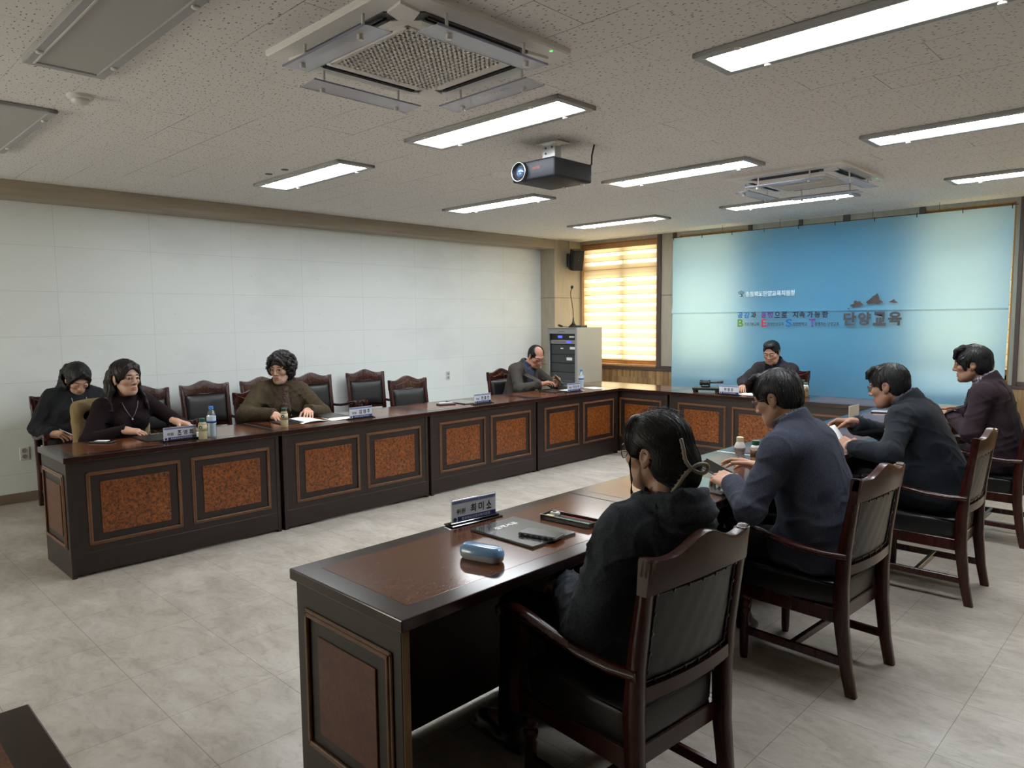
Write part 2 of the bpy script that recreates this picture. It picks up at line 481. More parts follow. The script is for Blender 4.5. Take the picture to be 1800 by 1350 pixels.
def mat_blind():
    # day-and-night roller blind: woven cream bands alternating with sheer bands
    m = bpy.data.materials.new('zebra_blind'); m.use_nodes = True
    nt = m.node_tree; nt.nodes.clear()
    out = nt.nodes.new('ShaderNodeOutputMaterial')
    tc = nt.nodes.new('ShaderNodeTexCoord')
    sp = nt.nodes.new('ShaderNodeSeparateXYZ'); nt.links.new(tc.outputs['Object'], sp.inputs[0])
    fr = mathn(nt, 'FRACT', mathn(nt, 'DIVIDE', sp.outputs['Z'], 0.127))
    band = mathn(nt, 'LESS_THAN', fr, 0.50)
    edge = mathn(nt, 'GREATER_THAN', fr, 0.93)
    def cloth(col, trans, clear):
        d = nt.nodes.new('ShaderNodeBsdfDiffuse'); d.inputs['Color'].default_value = c4(col)
        t = nt.nodes.new('ShaderNodeBsdfTranslucent'); t.inputs['Color'].default_value = c4(col)
        mx = nt.nodes.new('ShaderNodeMixShader'); mx.inputs[0].default_value = trans
        nt.links.new(d.outputs[0], mx.inputs[1]); nt.links.new(t.outputs[0], mx.inputs[2])
        tr = nt.nodes.new('ShaderNodeBsdfTransparent'); tr.inputs['Color'].default_value = (1, 0.97, 0.88, 1)
        m2 = nt.nodes.new('ShaderNodeMixShader'); m2.inputs[0].default_value = clear
        nt.links.new(mx.outputs[0], m2.inputs[1]); nt.links.new(tr.outputs[0], m2.inputs[2])
        return m2.outputs[0]
    a = cloth((0.70, 0.575, 0.33), 0.27, 0.0)
    s = cloth((0.80, 0.70, 0.46), 0.42, 0.10)
    e = cloth((0.40, 0.29, 0.13), 0.22, 0.0)
    m1 = nt.nodes.new('ShaderNodeMixShader'); nt.links.new(band, m1.inputs[0]); nt.links.new(s, m1.inputs[1]); nt.links.new(a, m1.inputs[2])
    m2 = nt.nodes.new('ShaderNodeMixShader'); nt.links.new(edge, m2.inputs[0]); nt.links.new(m1.outputs[0], m2.inputs[1]); nt.links.new(e, m2.inputs[2])
    nt.links.new(m2.outputs[0], out.inputs['Surface'])
    return m
M['blind'] = mat_blind()

def mat_banner():
    m = bpy.data.materials.new('banner_cloth'); m.use_nodes = True
    nt = m.node_tree; nt.nodes.clear()
    out = nt.nodes.new('ShaderNodeOutputMaterial')
    tc = nt.nodes.new('ShaderNodeTexCoord')
    sp = nt.nodes.new('ShaderNodeSeparateXYZ'); nt.links.new(tc.outputs['Object'], sp.inputs[0])
    wav = noise(nt, coords(nt, (1.2, 1, 1)), 1.0, 2)
    zz = mathn(nt, 'ADD', sp.outputs['Z'], mathn(nt, 'MULTIPLY', wav, -0.12))
    sea = ramp(nt, mathn(nt, 'MULTIPLY_ADD', zz, 1.0), [(0.0, (1, 1, 1)), (0.70, (1, 1, 1)), (0.735, (0, 0, 0))])
    cl = noise(nt, coords(nt, (0.6, 1, 1.2)), 1.6, 4)
    sky = ramp(nt, cl, [(0.3, (0.115, 0.47, 0.86)), (0.75, (0.15, 0.53, 0.90))])
    col = mixc(nt, sea, sky, (0.065, 0.39, 0.85))
    d = nt.nodes.new('ShaderNodeBsdfDiffuse'); nt.links.new(col, d.inputs['Color'])
    t = nt.nodes.new('ShaderNodeBsdfTranslucent')
    lt = mixc(nt, 0.60, col, (0.85, 0.97, 0.94)); nt.links.new(lt, t.inputs['Color'])
    mx = nt.nodes.new('ShaderNodeMixShader'); mx.inputs[0].default_value = 0.62
    nt.links.new(d.outputs[0], mx.inputs[1]); nt.links.new(t.outputs[0], mx.inputs[2])
    nt.links.new(mx.outputs[0], out.inputs['Surface'])
    return m
M['banner'] = mat_banner()

# ------------------------------------------------------------------ lettering
def text_mesh(body, bold=0.0):
    c = bpy.data.curves.new('lettering', 'FONT'); c.body = body; c.size = 1.0; c.offset = bold; c.resolution_u = 3
    o = bpy.data.objects.new('lettering', c); COL.objects.link(o)
    dg = bpy.context.evaluated_depsgraph_get()
    me = bpy.data.meshes.new_from_object(o.evaluated_get(dg))
    bpy.data.objects.remove(o); bpy.data.curves.remove(c)
    return me

def text(body, name, mat, parent, frame, w, h, bold=0.0):
    """Lettering fitted to a w x h rectangle; frame = matrix whose X runs along the writing, Y up, Z out of the surface."""
    me = text_mesh(body, bold)
    n = len(me.vertices)
    co = np.empty(n*3); me.vertices.foreach_get('co', co); co = co.reshape(-1, 3)
    lo, hi = co.min(0), co.max(0)
    sx = w/max(hi[0]-lo[0], 1e-6); sy = h/max(hi[1]-lo[1], 1e-6)
    co[:, 0] = (co[:, 0]-lo[0])*sx; co[:, 1] = (co[:, 1]-lo[1])*sy; co[:, 2] = 0
    me.vertices.foreach_set('co', co.ravel())
    me.transform(frame)
    me.materials.clear(); me.materials.append(mat)
    me.name = name
    o = bpy.data.objects.new(name, me); COL.objects.link(o)
    if parent: o.parent = parent
    return o

def frame(o, x, y):
    x = Vector(x).normalized(); y = Vector(y).normalized(); z = x.cross(y)
    return Matrix(((x.x, y.x, z.x, o[0]), (x.y, y.y, z.y, o[1]), (x.z, y.z, z.z, o[2]), (0, 0, 0, 1)))

# ------------------------------------------------------------------ room
CZ = 2.72            # ceiling height
XL, XR, YN, YF = -2.50, 6.90, -4.20, 7.65
structure(MB().box((XL-0.2, YN-0.2, -0.15), (XR+0.2, YF+0.2, 0.0)).build('floor', M['floor']))
structure(MB().box((XL-0.2, YN-0.2, CZ), (XR+0.2, YF+0.2, CZ+0.15)).build('ceiling', M['ceiling']))
structure(MB().box((XL-0.2, YN-0.2, 0), (XL, YF+0.2, CZ)).build('wall_left', M['leftwall']))
# near wall, behind the camera, with a window band added for its light on the left half; plain right wall
b = MB()
b.box((XL-0.2, YN-0.2, 0), (XR+0.2, YN, 1.1)).box((XL-0.2, YN-0.2, 2.3), (XR+0.2, YN, CZ)).box((XL-0.2, YN-0.2, 1.1), (-2.0, YN, 2.3)).box((0.8, YN-0.2, 1.1), (XR+0.2, YN, 2.3))
structure(b.build('wall_near', M['beige_panel']))
structure(MB().box((XR, YN, 0), (XR+0.2, YF+0.2, CZ)).build('wall_right', M['beige_panel']))
# far wall pieces around three window openings
WZ0, WZ1 = 0.87, 2.68
wins = [(-2.20, -0.83), (-0.47, 0.527), (2.553, 3.375), (4.25, 5.85)]  # the last window is unseen, added to match light from the right
b = MB()
b.box((XL-0.2, YF, 0), (XR+0.2, YF+0.2, WZ0)).box((XL-0.2, YF, WZ1), (XR+0.2, YF+0.2, CZ))
xs = [XL-0.2] + [q for w in wins for q in w] + [XR+0.2]
for i in range(0, len(xs), 2): b.box((xs[i], YF, WZ0), (xs[i+1], YF+0.2, WZ1))
structure(b.build('wall_far', M['beige_panel']))
structure(MB().box((-2.22, YF-0.014, 0), (XR, YF+0.0, 0.795)).build('wall_wainscot', M['wainscot']))
# dark timber trims on the far wall
k = 0
def trim(a, b_):
    global k
    k += 1
    structure(MB().box(a, b_, 0.003).build('trim_%d' % k, M['trim']))
trim((-2.22, YF-0.028, 0.795), (XR, YF+0.001, 0.83))
for (x0, x1) in ((-0.822, -0.757), (-0.573, -0.515), (0.527, 0.581), (1.178, 1.227), (1.698, 1.775), (2.497, 2.553), (3.414, 3.453), (4.2, 4.25), (5.85, 5.90)):
    trim((x0, YF-0.022, 0.83), (x1, YF+0.001, CZ-0.001))
for (x0, x1) in ((-0.757, -0.573), (0.581, 1.178), (1.227, 1.698), (1.775, 2.497), (3.453, 4.2)):
    trim((x0, YF-0.018, 0.83), (x1, YF+0.001, 0.868))
trim((-0.757, YF-0.003, 1.862), (-0.573, YF+0.001, 1.870))
# beam along the left wall and the pillar in the corner
structure(MB().box((XL, YN, 2.588), (-2.22, 7.04, CZ+0.001), 0.004).build('trim_beam', M['beam']))
structure(MB().box((XL, 7.04, 0), (-2.22, YF+0.001, CZ+0.001), 0.004).build('wall_pillar', M['beige_panel']))
b = MB()
for z in (1.862, 0.86):
    b.box((XL, 7.038, z), (-2.2185, YF, z+0.006))
structure(b.build('trim_pillar_joint', M['trim']))
structure(MB().box((XL, YN, 0), (XL+0.012, 7.04, 0.085), 0.003).build('baseboard_left', M['skirting']))
structure(MB().box((XL, YN, 0), (XR, YN+0.012, 0.085), 0.003).build('baseboard_near', M['skirting']))
# unseen slab added outside to darken the upper part of the windows
structure(MB().box((-3.2, YF+0.2, CZ-0.02), (6.6, YF+2.3, CZ+0.2)).build('added_shade_eave', M['beam']))

# ------------------------------------------------------------------ windows: reveal, frame, glass
for i, (x0, x1) in enumerate(wins):
    wroot = bpy.data.objects.new('window_%d' % (i+1), None); COL.objects.link(wroot); structure(wroot)
    b = MB(); y0, y1 = YF+0.115, YF+0.165
    t = 0.055
    b.box((x0, y0, WZ0), (x0+t, y1, WZ1), 0.004).box((x1-t, y0, WZ0), (x1, y1, WZ1), 0.004)
    b.box((x0, y0, WZ0), (x1, y1, WZ0+t), 0.004).box((x0, y0, WZ1-t), (x1, y1, WZ1), 0.004)
    xm = (x0+x1)/2 + (0.04 if i == 0 else 0)
    b.box((xm-0.04, y0-0.012, WZ0), (xm+0.04, y1, WZ1), 0.004)
    b.box((x0, y0-0.008, 2.19), (x1, y1, 2.29), 0.004)
    b.build('window_frame', M['window_wood'], wroot)
    MB().box((x0+0.01, y0+0.02, WZ0+0.01), (x1-0.01, y0+0.026, WZ1-0.01)).build('window_pane', M['pane'], wroot)
    s = MB().box((x0, YF-0.02, WZ0-0.03), (x1, YF+0.2, WZ0+0.001), 0.004)
    s.build('window_sill', M['window_wood'], wroot)
    j = MB()
    j.box((x0-0.001, YF-0.004, WZ0), (x0+0.012, YF+0.2, WZ1)).box((x1-0.012, YF-0.004, WZ0), (x1+0.001, YF+0.2, WZ1))
    j.box((x0, YF-0.004, WZ1-0.012), (x1, YF+0.2, WZ1+0.001))
    j.build('window_jamb', M['window_wood'], wroot)
wr = bpy.data.objects.new('window_5', None); COL.objects.link(wr); structure(wr)  # unseen window, added to brighten the left side of the room
b = MB()
for q in range(5):
    x = -2.0+q*0.70; b.box((x-0.025 if q else x, YN-0.12, 1.1), (x+0.025 if q < 4 else x, YN-0.07, 2.3), 0.003)
b.box((-2.0, YN-0.12, 1.1), (0.8, YN-0.07, 1.15)).box((-2.0, YN-0.12, 2.25), (0.8, YN-0.07, 2.3))
b.build('window_frame', M['aluminium'], wr)
MB().box((-2.0, YN-0.10, 1.1), (0.8, YN-0.094, 2.3)).build('window_pane', M['pane'], wr)

def blind(x0, x1, label, zb):
    r = thing('roller_blind', label, 'blind', ((x0+x1)/2, YF+0.05, 0), 0, 'striped blinds at the far windows')
    w = (x1-x0)/2-0.014
    b = MB()
    nx, nz = 12, 40
    for iz in range(nz+1):
        for ix in range(nx+1):
            z = zb+(2.60-zb)*iz/nz
            b.v.append((-w+2*w*ix/nx, 0.004*math.sin(ix*1.3+iz*0.2), z))
    for iz in range(nz):
        for ix in range(nx):
            a = iz*(nx+1)+ix
            b.f.append((a, a+1, a+nx+2, a+nx+1))
    b.build('blind_fabric', M['blind'], r, smooth=True)
    MB().box((-w, -0.035, 2.59), (w, 0.03, 2.667), 0.008, 2).build('head_rail', M['window_wood'], r)
    MB().tube([(-w, 0, zb-0.008), (w, 0, zb-0.008)], 0.011).build('bottom_bar', M['window_wood'], r, smooth=True)
    ch = MB().tube([(w-0.012, -0.028, 2.60), (w-0.012, -0.028, 1.35), (w-0.004, -0.028, 1.33), (w+0.002, -0.028, 1.35), (w+0.002, -0.028, 2.60)], 0.0022, 5)
    ch.build('pull_chain', M['white_plastic'], r)
    return r
blind(-2.20, -0.83, 'cream striped roller blind glowing with daylight in the corner window by the equipment rack', 0.93)
blind(-0.47, 0.527, 'cream striped roller blind behind the left end of the blue banner', 0.93)
blind(2.553, 3.375, 'cream striped roller blind showing past the right edge of the blue banner', 0.98)

blind(4.25, 5.85, 'cream striped roller blind at the added window beyond the right edge of the picture', 0.93)

# ------------------------------------------------------------------ ceiling lamps
lamp_proto = {}
def ceiling_lamp(x, y, lit, label):
    key = 'on' if lit else 'off'
    grp = 'lit ceiling panel lamps' if lit else 'unlit ceiling panel lamps'
    if key in lamp_proto:
        return dup(lamp_proto[key], (x, y, CZ), 0, label, grp)
    r = thing('ceiling_lamp', label, 'ceiling light', (x, y, CZ), 0, grp)
    W, D = 0.66, 0.165
    b = MB(); t = 0.045
    b.box((-W, -D, -0.022), (-W+t, D, 0.0), 0.004).box((W-t, -D, -0.022), (W, D, 0.0), 0.004)
    b.box((-W, -D, -0.022), (W, -D+t, 0.0), 0.004).box((-W, D-t, -0.022), (W, D, 0.0), 0.004)
    b.build('lamp_frame', M['lamp_frame'], r)
    MB().box((-W+t-0.003, -D+t-0.003, -0.016), (W-t+0.003, D-t+0.003, -0.004)).build('diffuser', M['lamp_on'] if lit else M['lamp_off'], r)
    MB().box((-W+t-0.01, -D+t-0.012, -0.0245), (W-t+0.01, -D+t-0.004, -0.018)).build('trim_strip', M['white_plastic'], r)
    for (sx, sy) in ((-0.45, -1), (0.45, -1), (-0.45, 1), (0.45, 1)):
        MB().lathe([(0.013, -0.030), (0.016, -0.026), (0.016, -0.020)], (sx, sy*(D-0.020), 0), 12).build('thumb_screw', M['white_plastic'], r, smooth=True)
    lamp_proto[key] = r
    return r
LX, LY = (-0.42, 1.685, 3.79), (-0.13, 1.965, 4.065, 6.12)
where = {(0, 1): 'lit panel lamp nearest the left wall, in the row through the front air conditioner', (1, 1): 'lit panel lamp on the ceiling between the big air conditioner and the projector',
         (2, 1): 'largest lit panel lamp, cut by the top edge of the picture', (0, 2): 'lit panel lamp on the ceiling to the left of and below the projector',
         (1, 2): 'lit panel lamp on the ceiling just right of the projector', (2, 2): 'lit panel lamp cut by the right edge, second down on that side',
         (0, 3): 'farthest lit panel lamp, above the corner window', (1, 3): 'lit panel lamp directly beyond the far air conditioner, above the banner',
         (2, 3): 'lit panel lamp cut by the right edge, nearest the banner'}
for (i, j), lab in where.items(): ceiling_lamp(LX[i], LY[j], True, lab)
ceiling_lamp(LX[1], LY[0], False, 'unlit grey panel lamp at the top left corner of the picture, the larger one')
ceiling_lamp(LX[0], LY[0], False, 'unlit grey panel lamp cut by the left edge beside the smoke detector')

# ------------------------------------------------------------------ ceiling air conditioners
M['visor_edge'] = plain('visor_edge', (0.22, 0.23, 0.32), 0.2)
def aircon(cx, cy, lattice, label, word):
    r = thing('ceiling_air_conditioner', label, 'air conditioner', (cx, cy, CZ), 0, 'four-way ceiling air conditioners')
    H = 0.475
    # face plate: lip ring and a raised inner dish with clipped corners
    b = MB()
    def ring(h, c, z):
        return [(-h+c, -h, z), (h-c, -h, z), (h, -h+c, z), (h, h-c, z), (h-c, h, z), (-h+c, h, z), (-h, h-c, z), (-h, -h+c, z)]
    b.sweep([ring(H, 0.012, 0.0), ring(H, 0.012, -0.018), ring(H-0.006, 0.015, -0.026), ring(0.415, 0.10, -0.030)])
    b.build('face_plate', M['ac_body'], r)
    b = MB(); b.sweep([ring(0.392, 0.11, -0.028), ring(0.388, 0.11, -0.034)]); b.build('outlet_recess', M['ac_dark'], r)
    b = MB(); b.sweep([ring(0.335, 0.085, -0.030), ring(0.335, 0.085, -0.040), ring(0.318, 0.08, -0.047)]); b.build('centre_panel', M['ac_body'], r)
    for q in range(4):
        m = Matrix.Rotation(q*PI/2, 4, 'Z')
        MB().prism([(0.250, 0.250), (0.385, 0.30), (0.40, 0.40), (0.30, 0.385)], -0.040, -0.028, 'z', m).build('corner_cover', M['ac_body'], r)
    for q in range(4):
        m = Matrix.Rotation(q*PI/2, 4, 'Z')
        b = MB(); b.box((-0.25, 0.350, -0.044), (0.25, 0.354, -0.030), 0, 1, m).box((-0.25, 0.368, -0.042), (0.25, 0.372, -0.030), 0, 1, m)
        b.build('louvre', M['dark_grey'], r)
    # intake grille
    g = 0.258
    MB().box((-g, -g, -0.0478), (g, g, -0.044)).build('intake_filter', M['ac_dark'], r)
    b = MB()
    if lattice:
        n = 19
        for i in range(n+1):
            t = -g+2*g*i/n
            b.box((t-0.0048, -g, -0.054), (t+0.0048, g, -0.0475)).box((-g, t-0.0048, -0.054), (g, t+0.0048, -0.0475))
    else:
        n = 26
        for i in range(n+1):
            t = -g+2*g*i/n
            b.box((t-0.004, -g, -0.056), (t+0.004, g, -0.0475))
        b.box((-g, -0.010, -0.058), (g, 0.010, -0.0475)).box((-g, -g, -0.058), (g, -g+0.012, -0.0475)).box((-g, g-0.012, -0.058), (g, g, -0.0475))
    b.build('intake_grille', M['ac_body'], r)
    b = MB(); rr = 0.276
    for (a0, a1) in (((-rr, -rr), (rr, -g)), ((-rr, g), (rr, rr)), ((-rr, -rr), (-g, rr)), ((g, -rr), (rr, rr))):
        b.box((a0[0], a0[1], -0.054), (a1[0], a1[1], -0.044), 0.003)
    b.build('grille_frame', M['ac_body'], r)
    MB().lathe([(0.008, -0.0305), (0.008, -0.0285)], (0.452, 0.36, 0), 10).build('power_light', M['green_led'], r)
    # clear wind deflectors on brackets
    for q in range(4):
        m = Matrix.Rotation(q*PI/2, 4, 'Z')
        p = MB()
        tilt = Matrix.Translation((0, 0.425, -0.105)) @ Matrix.Rotation(R(-3), 4, 'X')
        p.box((-0.30, -0.060, -0.0015), (0.30, 0.060, 0.0015), 0, 1, m @ tilt)
        d = p.build('wind_deflector', M['visor'], r)
        e = MB()
        e.box((-0.30, 0.058, -0.002), (0.30, 0.062, 0.006), 0, 1, m @ tilt).box((-0.30, -0.062, -0.002), (0.30, -0.059, 0.004), 0, 1, m @ tilt)
        e.build('deflector_edge', M['visor_edge'], d)
        for sx in (-0.21, 0.21):
            a = m @ Vector((sx, 0.430, -0.022)); a2 = m @ Vector((sx, 0.432, -0.085)); c = m @ (tilt @ Vector((sx, 0.02, 0.002)))
            h = MB().tube([a, a2, c], 0.0065, 8)
            h.tube([m @ (tilt @ Vector((sx, 0.02, -0.022))), m @ (tilt @ Vector((sx, 0.02, 0.004)))], 0.012, 10)
            h.build('deflector_bracket', M['white_plastic'], d, angle=40)
        if q == 0:
            f = frame(m @ (tilt @ Vector((0.10, -0.03, -0.0028))), (m.to_3x3() @ Vector((-1, 0, 0))), (m.to_3x3() @ (tilt.to_3x3() @ Vector((0, 1, 0)))))
            text(word, 'lettering', M['white'], d, f, 0.17, 0.026)
    return r
aircon(2.315, 0.905, True, 'large square ceiling air conditioner with a diamond grille and clear wind deflectors, nearest the top', 'Windvisual')
aircon(2.325, 5.02, False, 'smaller looking ceiling air conditioner with a slatted grille, beyond the projector towards the banner', 'Windvisual')

# ------------------------------------------------------------------ other ceiling fittings
r = thing('smoke_detector', 'white domed smoke detector on the ceiling between the two unlit lamps', 'smoke detector', (0.604, 0.046, CZ))
MB().lathe([(0.062, 0.0), (0.062, -0.012), (0.056, -0.018), (0.050, -0.020)], (0, 0, 0), 28).build('detector_base', M['white_plastic'], r, angle=30)
MB().lathe([(0.043, -0.018), (0.043, -0.030), (0.034, -0.040), (0.015, -0.045), (0.001, -0.046)], (0, 0, 0), 28).build('sensor_dome', M['white_plastic'], r, smooth=True)
o = tag(MB().lathe([(0.105, 0.0), (0.105, -0.006), (0.098, -0.009), (0.02, -0.010), (0.001, -0.010)], (0, 0, 0), 36).build('ceiling_speaker', M['ac_body'], None, angle=30, loc=(0.691, 3.087, CZ)),
        'flat round ceiling speaker cover left of the projector', 'ceiling speaker')
for (x, y) in ((-0.60, 1.70), (-0.36, 1.71)):
    tag(MB().lathe([(0.030, 0.0), (0.026, -0.004), (0.001, -0.005)], (0, 0, 0), 12).build('ceiling_hole_patch', M['ac_dark'], None, loc=(x, y, CZ)),
        'small dark patch on the ceiling beside the lit lamp nearest the left wall', 'patch', 'dark patches beside the lamp')

# projector
r = thing('projector', 'black projector hanging from the ceiling on a steel bracket', 'projector', (1.625, 2.58, 2.455), R(1))
W, D, H = 0.185, 0.20, 0.125
MB().box((-W, -D, 0.0), (W, D, H), 0.016, 3).build('housing', plain('projector_black', (0.012, 0.014, 0.020), 0.5, spec=0.3), r, angle=40)
b = MB()
for i in range(11): b.box((W-0.001, -D+0.03, 0.018+i*0.0088), (W+0.002, D-0.02, 0.0215+i*0.0088))
b.build('side_vent', M['black'], r)
b = MB(); b.lathe([(0.066, -0.03), (0.066, 0.012), (0.060, 0.022), (0.056, 0.012), (0.050, -0.005), (0.030, -0.02)], (-0.105, -D+0.0, 0.060), 36, 'y')
b.build('lens_barrel', M['black'], r, angle=40)
b = MB(); b.v = []; b.tube([(-0.105+0.060*math.cos(2*PI*k/40), -D-0.021, 0.060+0.060*math.sin(2*PI*k/40)) for k in range(40)], 0.003, 8, True)
b.build('lens_ring', M['metal'], r, smooth=True)
MB().lathe([(0.036, 0.0), (0.032, 0.010), (0.018, 0.017), (0.001, 0.019)], (-0.105, -D+0.002, 0.060), 28, 'y').build('lens_glass', plain('lens_glass', (0.05, 0.10, 0.20), 0.03, coat=1.0, spec=1.0), r, smooth=True)
text('VIVITEK', 'lettering', M['red_ink'], r, frame((0.00, -D-0.0012, 0.062), (1, 0, 0), (0, 0, 1)), 0.065, 0.016)
MB().lathe([(0.016, -0.014), (0.016, 0.0)], (0.13, 0.16, 0), 14).build('foot', M['white_plastic'], r)
MB().lathe([(0.018, -0.010), (0.018, 0.0)], (-0.03, 0.17, 0), 14).build('foot', M['white_plastic'], r)
b = MB()
b.box((-0.075, -0.05, H), (0.075, 0.05, H+0.006), 0.002).box((-0.06, -0.032, H), (-0.054, 0.032, 0.262), 0.001).box((0.045, -0.032, H), (0.051, 0.032, 0.262), 0.001)
b.box((-0.085, -0.06, 0.258), (0.10, 0.06, 0.2648), 0.001).box((-0.055, -0.030, 0.17), (0.046, -0.026, 0.262), 0.001)
b.build('ceiling_bracket', M['metal'], r)
b = MB()
for (x, z) in ((-0.03, 0.23), (-0.03, 0.195), (0.025, 0.23)): b.lathe([(0.007, 0.0), (0.007, 0.004)], (x, -0.030, z), 10, 'y')
b.build('bracket_bolt', M['dark_grey'], r)
b = MB().tube([(0.15, 0.19, 0.11), (0.17, 0.21, 0.13), (0.165, 0.22, 0.19), (0.17, 0.24, 0.2648)], 0.006, 8)
b.build('cable', M['black'], r, smooth=True)

# ------------------------------------------------------------------ banner on the far wall
def banner():
    r = thing('banner', 'large sky blue cloth banner with lettering hung across the far wall', 'banner', (0, 7.40, 0))
    x0, x1, z0, z1 = -0.428, 3.405, 0.50, 2.612
    nx = 150
    zr = [z0+(1.585-z0)*i/44 for i in range(44)]+[1.585+0.055*i/14 for i in range(14)]+[1.64+(z1-1.64)*i/40 for i in range(41)]
    nz = len(zr)-1
    b = MB()
    def off(x, z):
        low = 1-(z-z0)/(z1-z0)
        y = 0.010*low*math.sin(x*5.1+0.6)+0.006*low*math.sin(x*11.3+z*1.2)+0.0035*math.sin(x*2.3-z*3.1)
        y += 0.004*math.sin((x+z*0.6)*9)*math.exp(-((z-2.3)/0.4)**2)
        y += 0.0016*math.sin(x*31+z*7)*math.sin(z*9+x*3)+0.0022*math.sin((x*0.8-z)*17)*math.sin(x*4+1)
        # the upper half was folded over: it kicks out at the fold and drops back sharply below it
        y += 0.020*math.exp(-max(z-1.612, 0)/0.05) if z >= 1.612 else 0.020*max(0.0, 1-(1.612-z)/0.016)-0.006*math.exp(-(1.596-min(z, 1.596))/0.06)
        return -y*0.8
    for iz in range(nz+1):
        for ix in range(nx+1):
            x = x0+(x1-x0)*ix/nx; z = zr[iz]
            xx = x
            if ix == nx: xx = x-0.02*(1-(z-z0)/(z1-z0))
            b.v.append((xx, off(x, z), z))
    for iz in range(nz):
        for ix in range(nx):
            a = iz*(nx+1)+ix
            b.f.append((a, a+1, a+nx+2, a+nx+1))
    b.build('banner_cloth', M['banner'], r, smooth=True)
    MB().tube([(x0-0.01, 0.0, z1+0.008), (x1+0.03, 0.0, z1+0.008)], 0.0035, 6).build('hanging_wire', M['black'], r)
    for i in range(10):
        x = x0+0.02+(x1-x0-0.04)*i/9
        MB().tube([(x, -0.004, z1-0.03), (x, -0.012, z1-0.01), (x, -0.004, z1+0.016), (x, 0.004, z1+0.006)], 0.004, 6).build('banner_hook', M['black'], r)
    for x in (0.30, 1.05, 2.1, 2.75):
        MB().tube([(x, 0, z1+0.008), (x, 0, CZ)], 0.0022, 5).build('hanging_cord', M['black'], r)
    Y = -0.030
    def T(s, xa, xb, za, zb, mat, bold=0.0):
        return text(s, 'lettering', mat, r, frame((xa, Y, za), (1, 0, 0), (0, 0, 1)), xb-xa, zb-za, bold)
    ink = plain('banner_ink', (0.010, 0.016, 0.035), 0.7)
    grey = plain('banner_grey', (0.050, 0.055, 0.068), 0.7)
    blue = plain('banner_blue', (0.010, 0.15, 0.46), 0.7)
    purple = plain('banner_purple', (0.13, 0.030, 0.26), 0.7)
    green = plain('banner_green', (0.12, 0.27, 0.035), 0.7)
    red = plain('banner_red', (0.45, 0.03, 0.06), 0.7)
    pale = plain('banner_pale', (0.72, 0.88, 0.95), 0.7)
    T('충청북도단양교육지원청', 0.640, 1.262, 1.800, 1.866, pale, 0.012)
    z0t, z1t = 1.535, 1.610
    for (w, xa, xb, mt) in (('공', .541, .612, blue), ('감', .628, .699, blue), ('과', .719, .789, ink), ('동', .851, .918, purple), ('행', .932, 1.001, purple), ('으', 1.024, 1.092, ink),
                            ('로', 1.108, 1.177, ink), ('지', 1.245, 1.310, ink), ('속', 1.325, 1.392, ink), ('가', 1.419, 1.488, ink), ('능', 1.502, 1.572, ink), ('한', 1.590, 1.661, ink)):
        T(w, xa, xb, z0t, z1t, mt, 0.030)
    for (w, xa, xb, mt) in (('B', .543, .619, green), ('E', .857, .925, red), ('S', 1.163, 1.242, blue), ('T', 1.442, 1.518, purple)):
        T(w, xa, xb, 1.427, 1.522, mt, 0.022)
    for (w, xa, xb) in (('기초기본교육', .636, .828), ('감성인성교육', .934, 1.141), ('안전한학교', 1.250, 1.422), ('동행하는 단양교육', 1.512, 1.785)):
        T(w, xa, xb, 1.438, 1.482, ink, 0.014)
    for (w, xa, xb) in (('단', 1.833, 1.970), ('양', 1.988, 2.125), ('교', 2.148, 2.282), ('육', 2.302, 2.438)):
        T(w, xa, xb, 1.442, 1.592, grey, 0.042)
    # printed rocks above the big word and the small office emblem
    rock = burl('banner_rock', (0.02, 0.018, 0.022), (0.05, 0.045, 0.05), (0.13, 0.10, 0.10), 60, 0.8, 0.0)
    for pts in ([(1.896, 1.67), (1.942, 1.688), (1.939, 1.715), (1.958, 1.722), (1.976, 1.712), (2.004, 1.714), (2.022, 1.692), (2.043, 1.673), (2.001, 1.656), (1.965, 1.66), (1.932, 1.648)],
                [(2.067, 1.70), (2.117, 1.743), (2.138, 1.766), (2.160, 1.775), (2.182, 1.797), (2.2, 1.764), (2.21, 1.723), (2.248, 1.699), (2.192, 1.680), (2.15, 1.686), (2.091, 1.678)],
                [(2.301, 1.697), (2.333, 1.714), (2.357, 1.729), (2.367, 1.71), (2.396, 1.689), (2.355, 1.687)], [(1.874, 1.641), (1.897, 1.628), (1.88, 1.625)]):
        m = MB(); m.prism(pts, Y, Y+0.0006, 'y'); m.build('printed_rock', rock, r)
    em = plain('banner_emblem', (0.03, 0.10, 0.22), 0.7)
    m = MB()
    m.prism([(0.566, 1.802), (0.606, 1.802), (0.600, 1.838), (0.572, 1.838)], Y, Y+0.0006, 'y')
    for (x, t, h) in ((0.556, -0.35, 0.030), (0.570, -0.15, 0.040), (0.584, 0.0, 0.045), (0.598, 0.15, 0.040), (0.612, 0.35, 0.030)):
        m.prism([(x-0.004, 1.836), (x+0.004, 1.836), (x+0.005+t*0.03, 1.836+h), (x-0.004+t*0.03, 1.836+h)], Y, Y+0.0006, 'y')
    m.build('emblem', em, r)
    MB().prism([(0.576+0.007*math.cos(k*PI/6), 1.818+0.010*math.sin(k*PI/6)) for k in range(12)], Y-0.0008, Y-0.0002, 'y').build('emblem', pale, r)
    return r
banner()

# ------------------------------------------------------------------ smooth solids from distance fields
V3 = lambda *a: np.array(a, dtype=float)
def unit(v): return np.asarray(v, float)/max(np.linalg.norm(v), 1e-9)

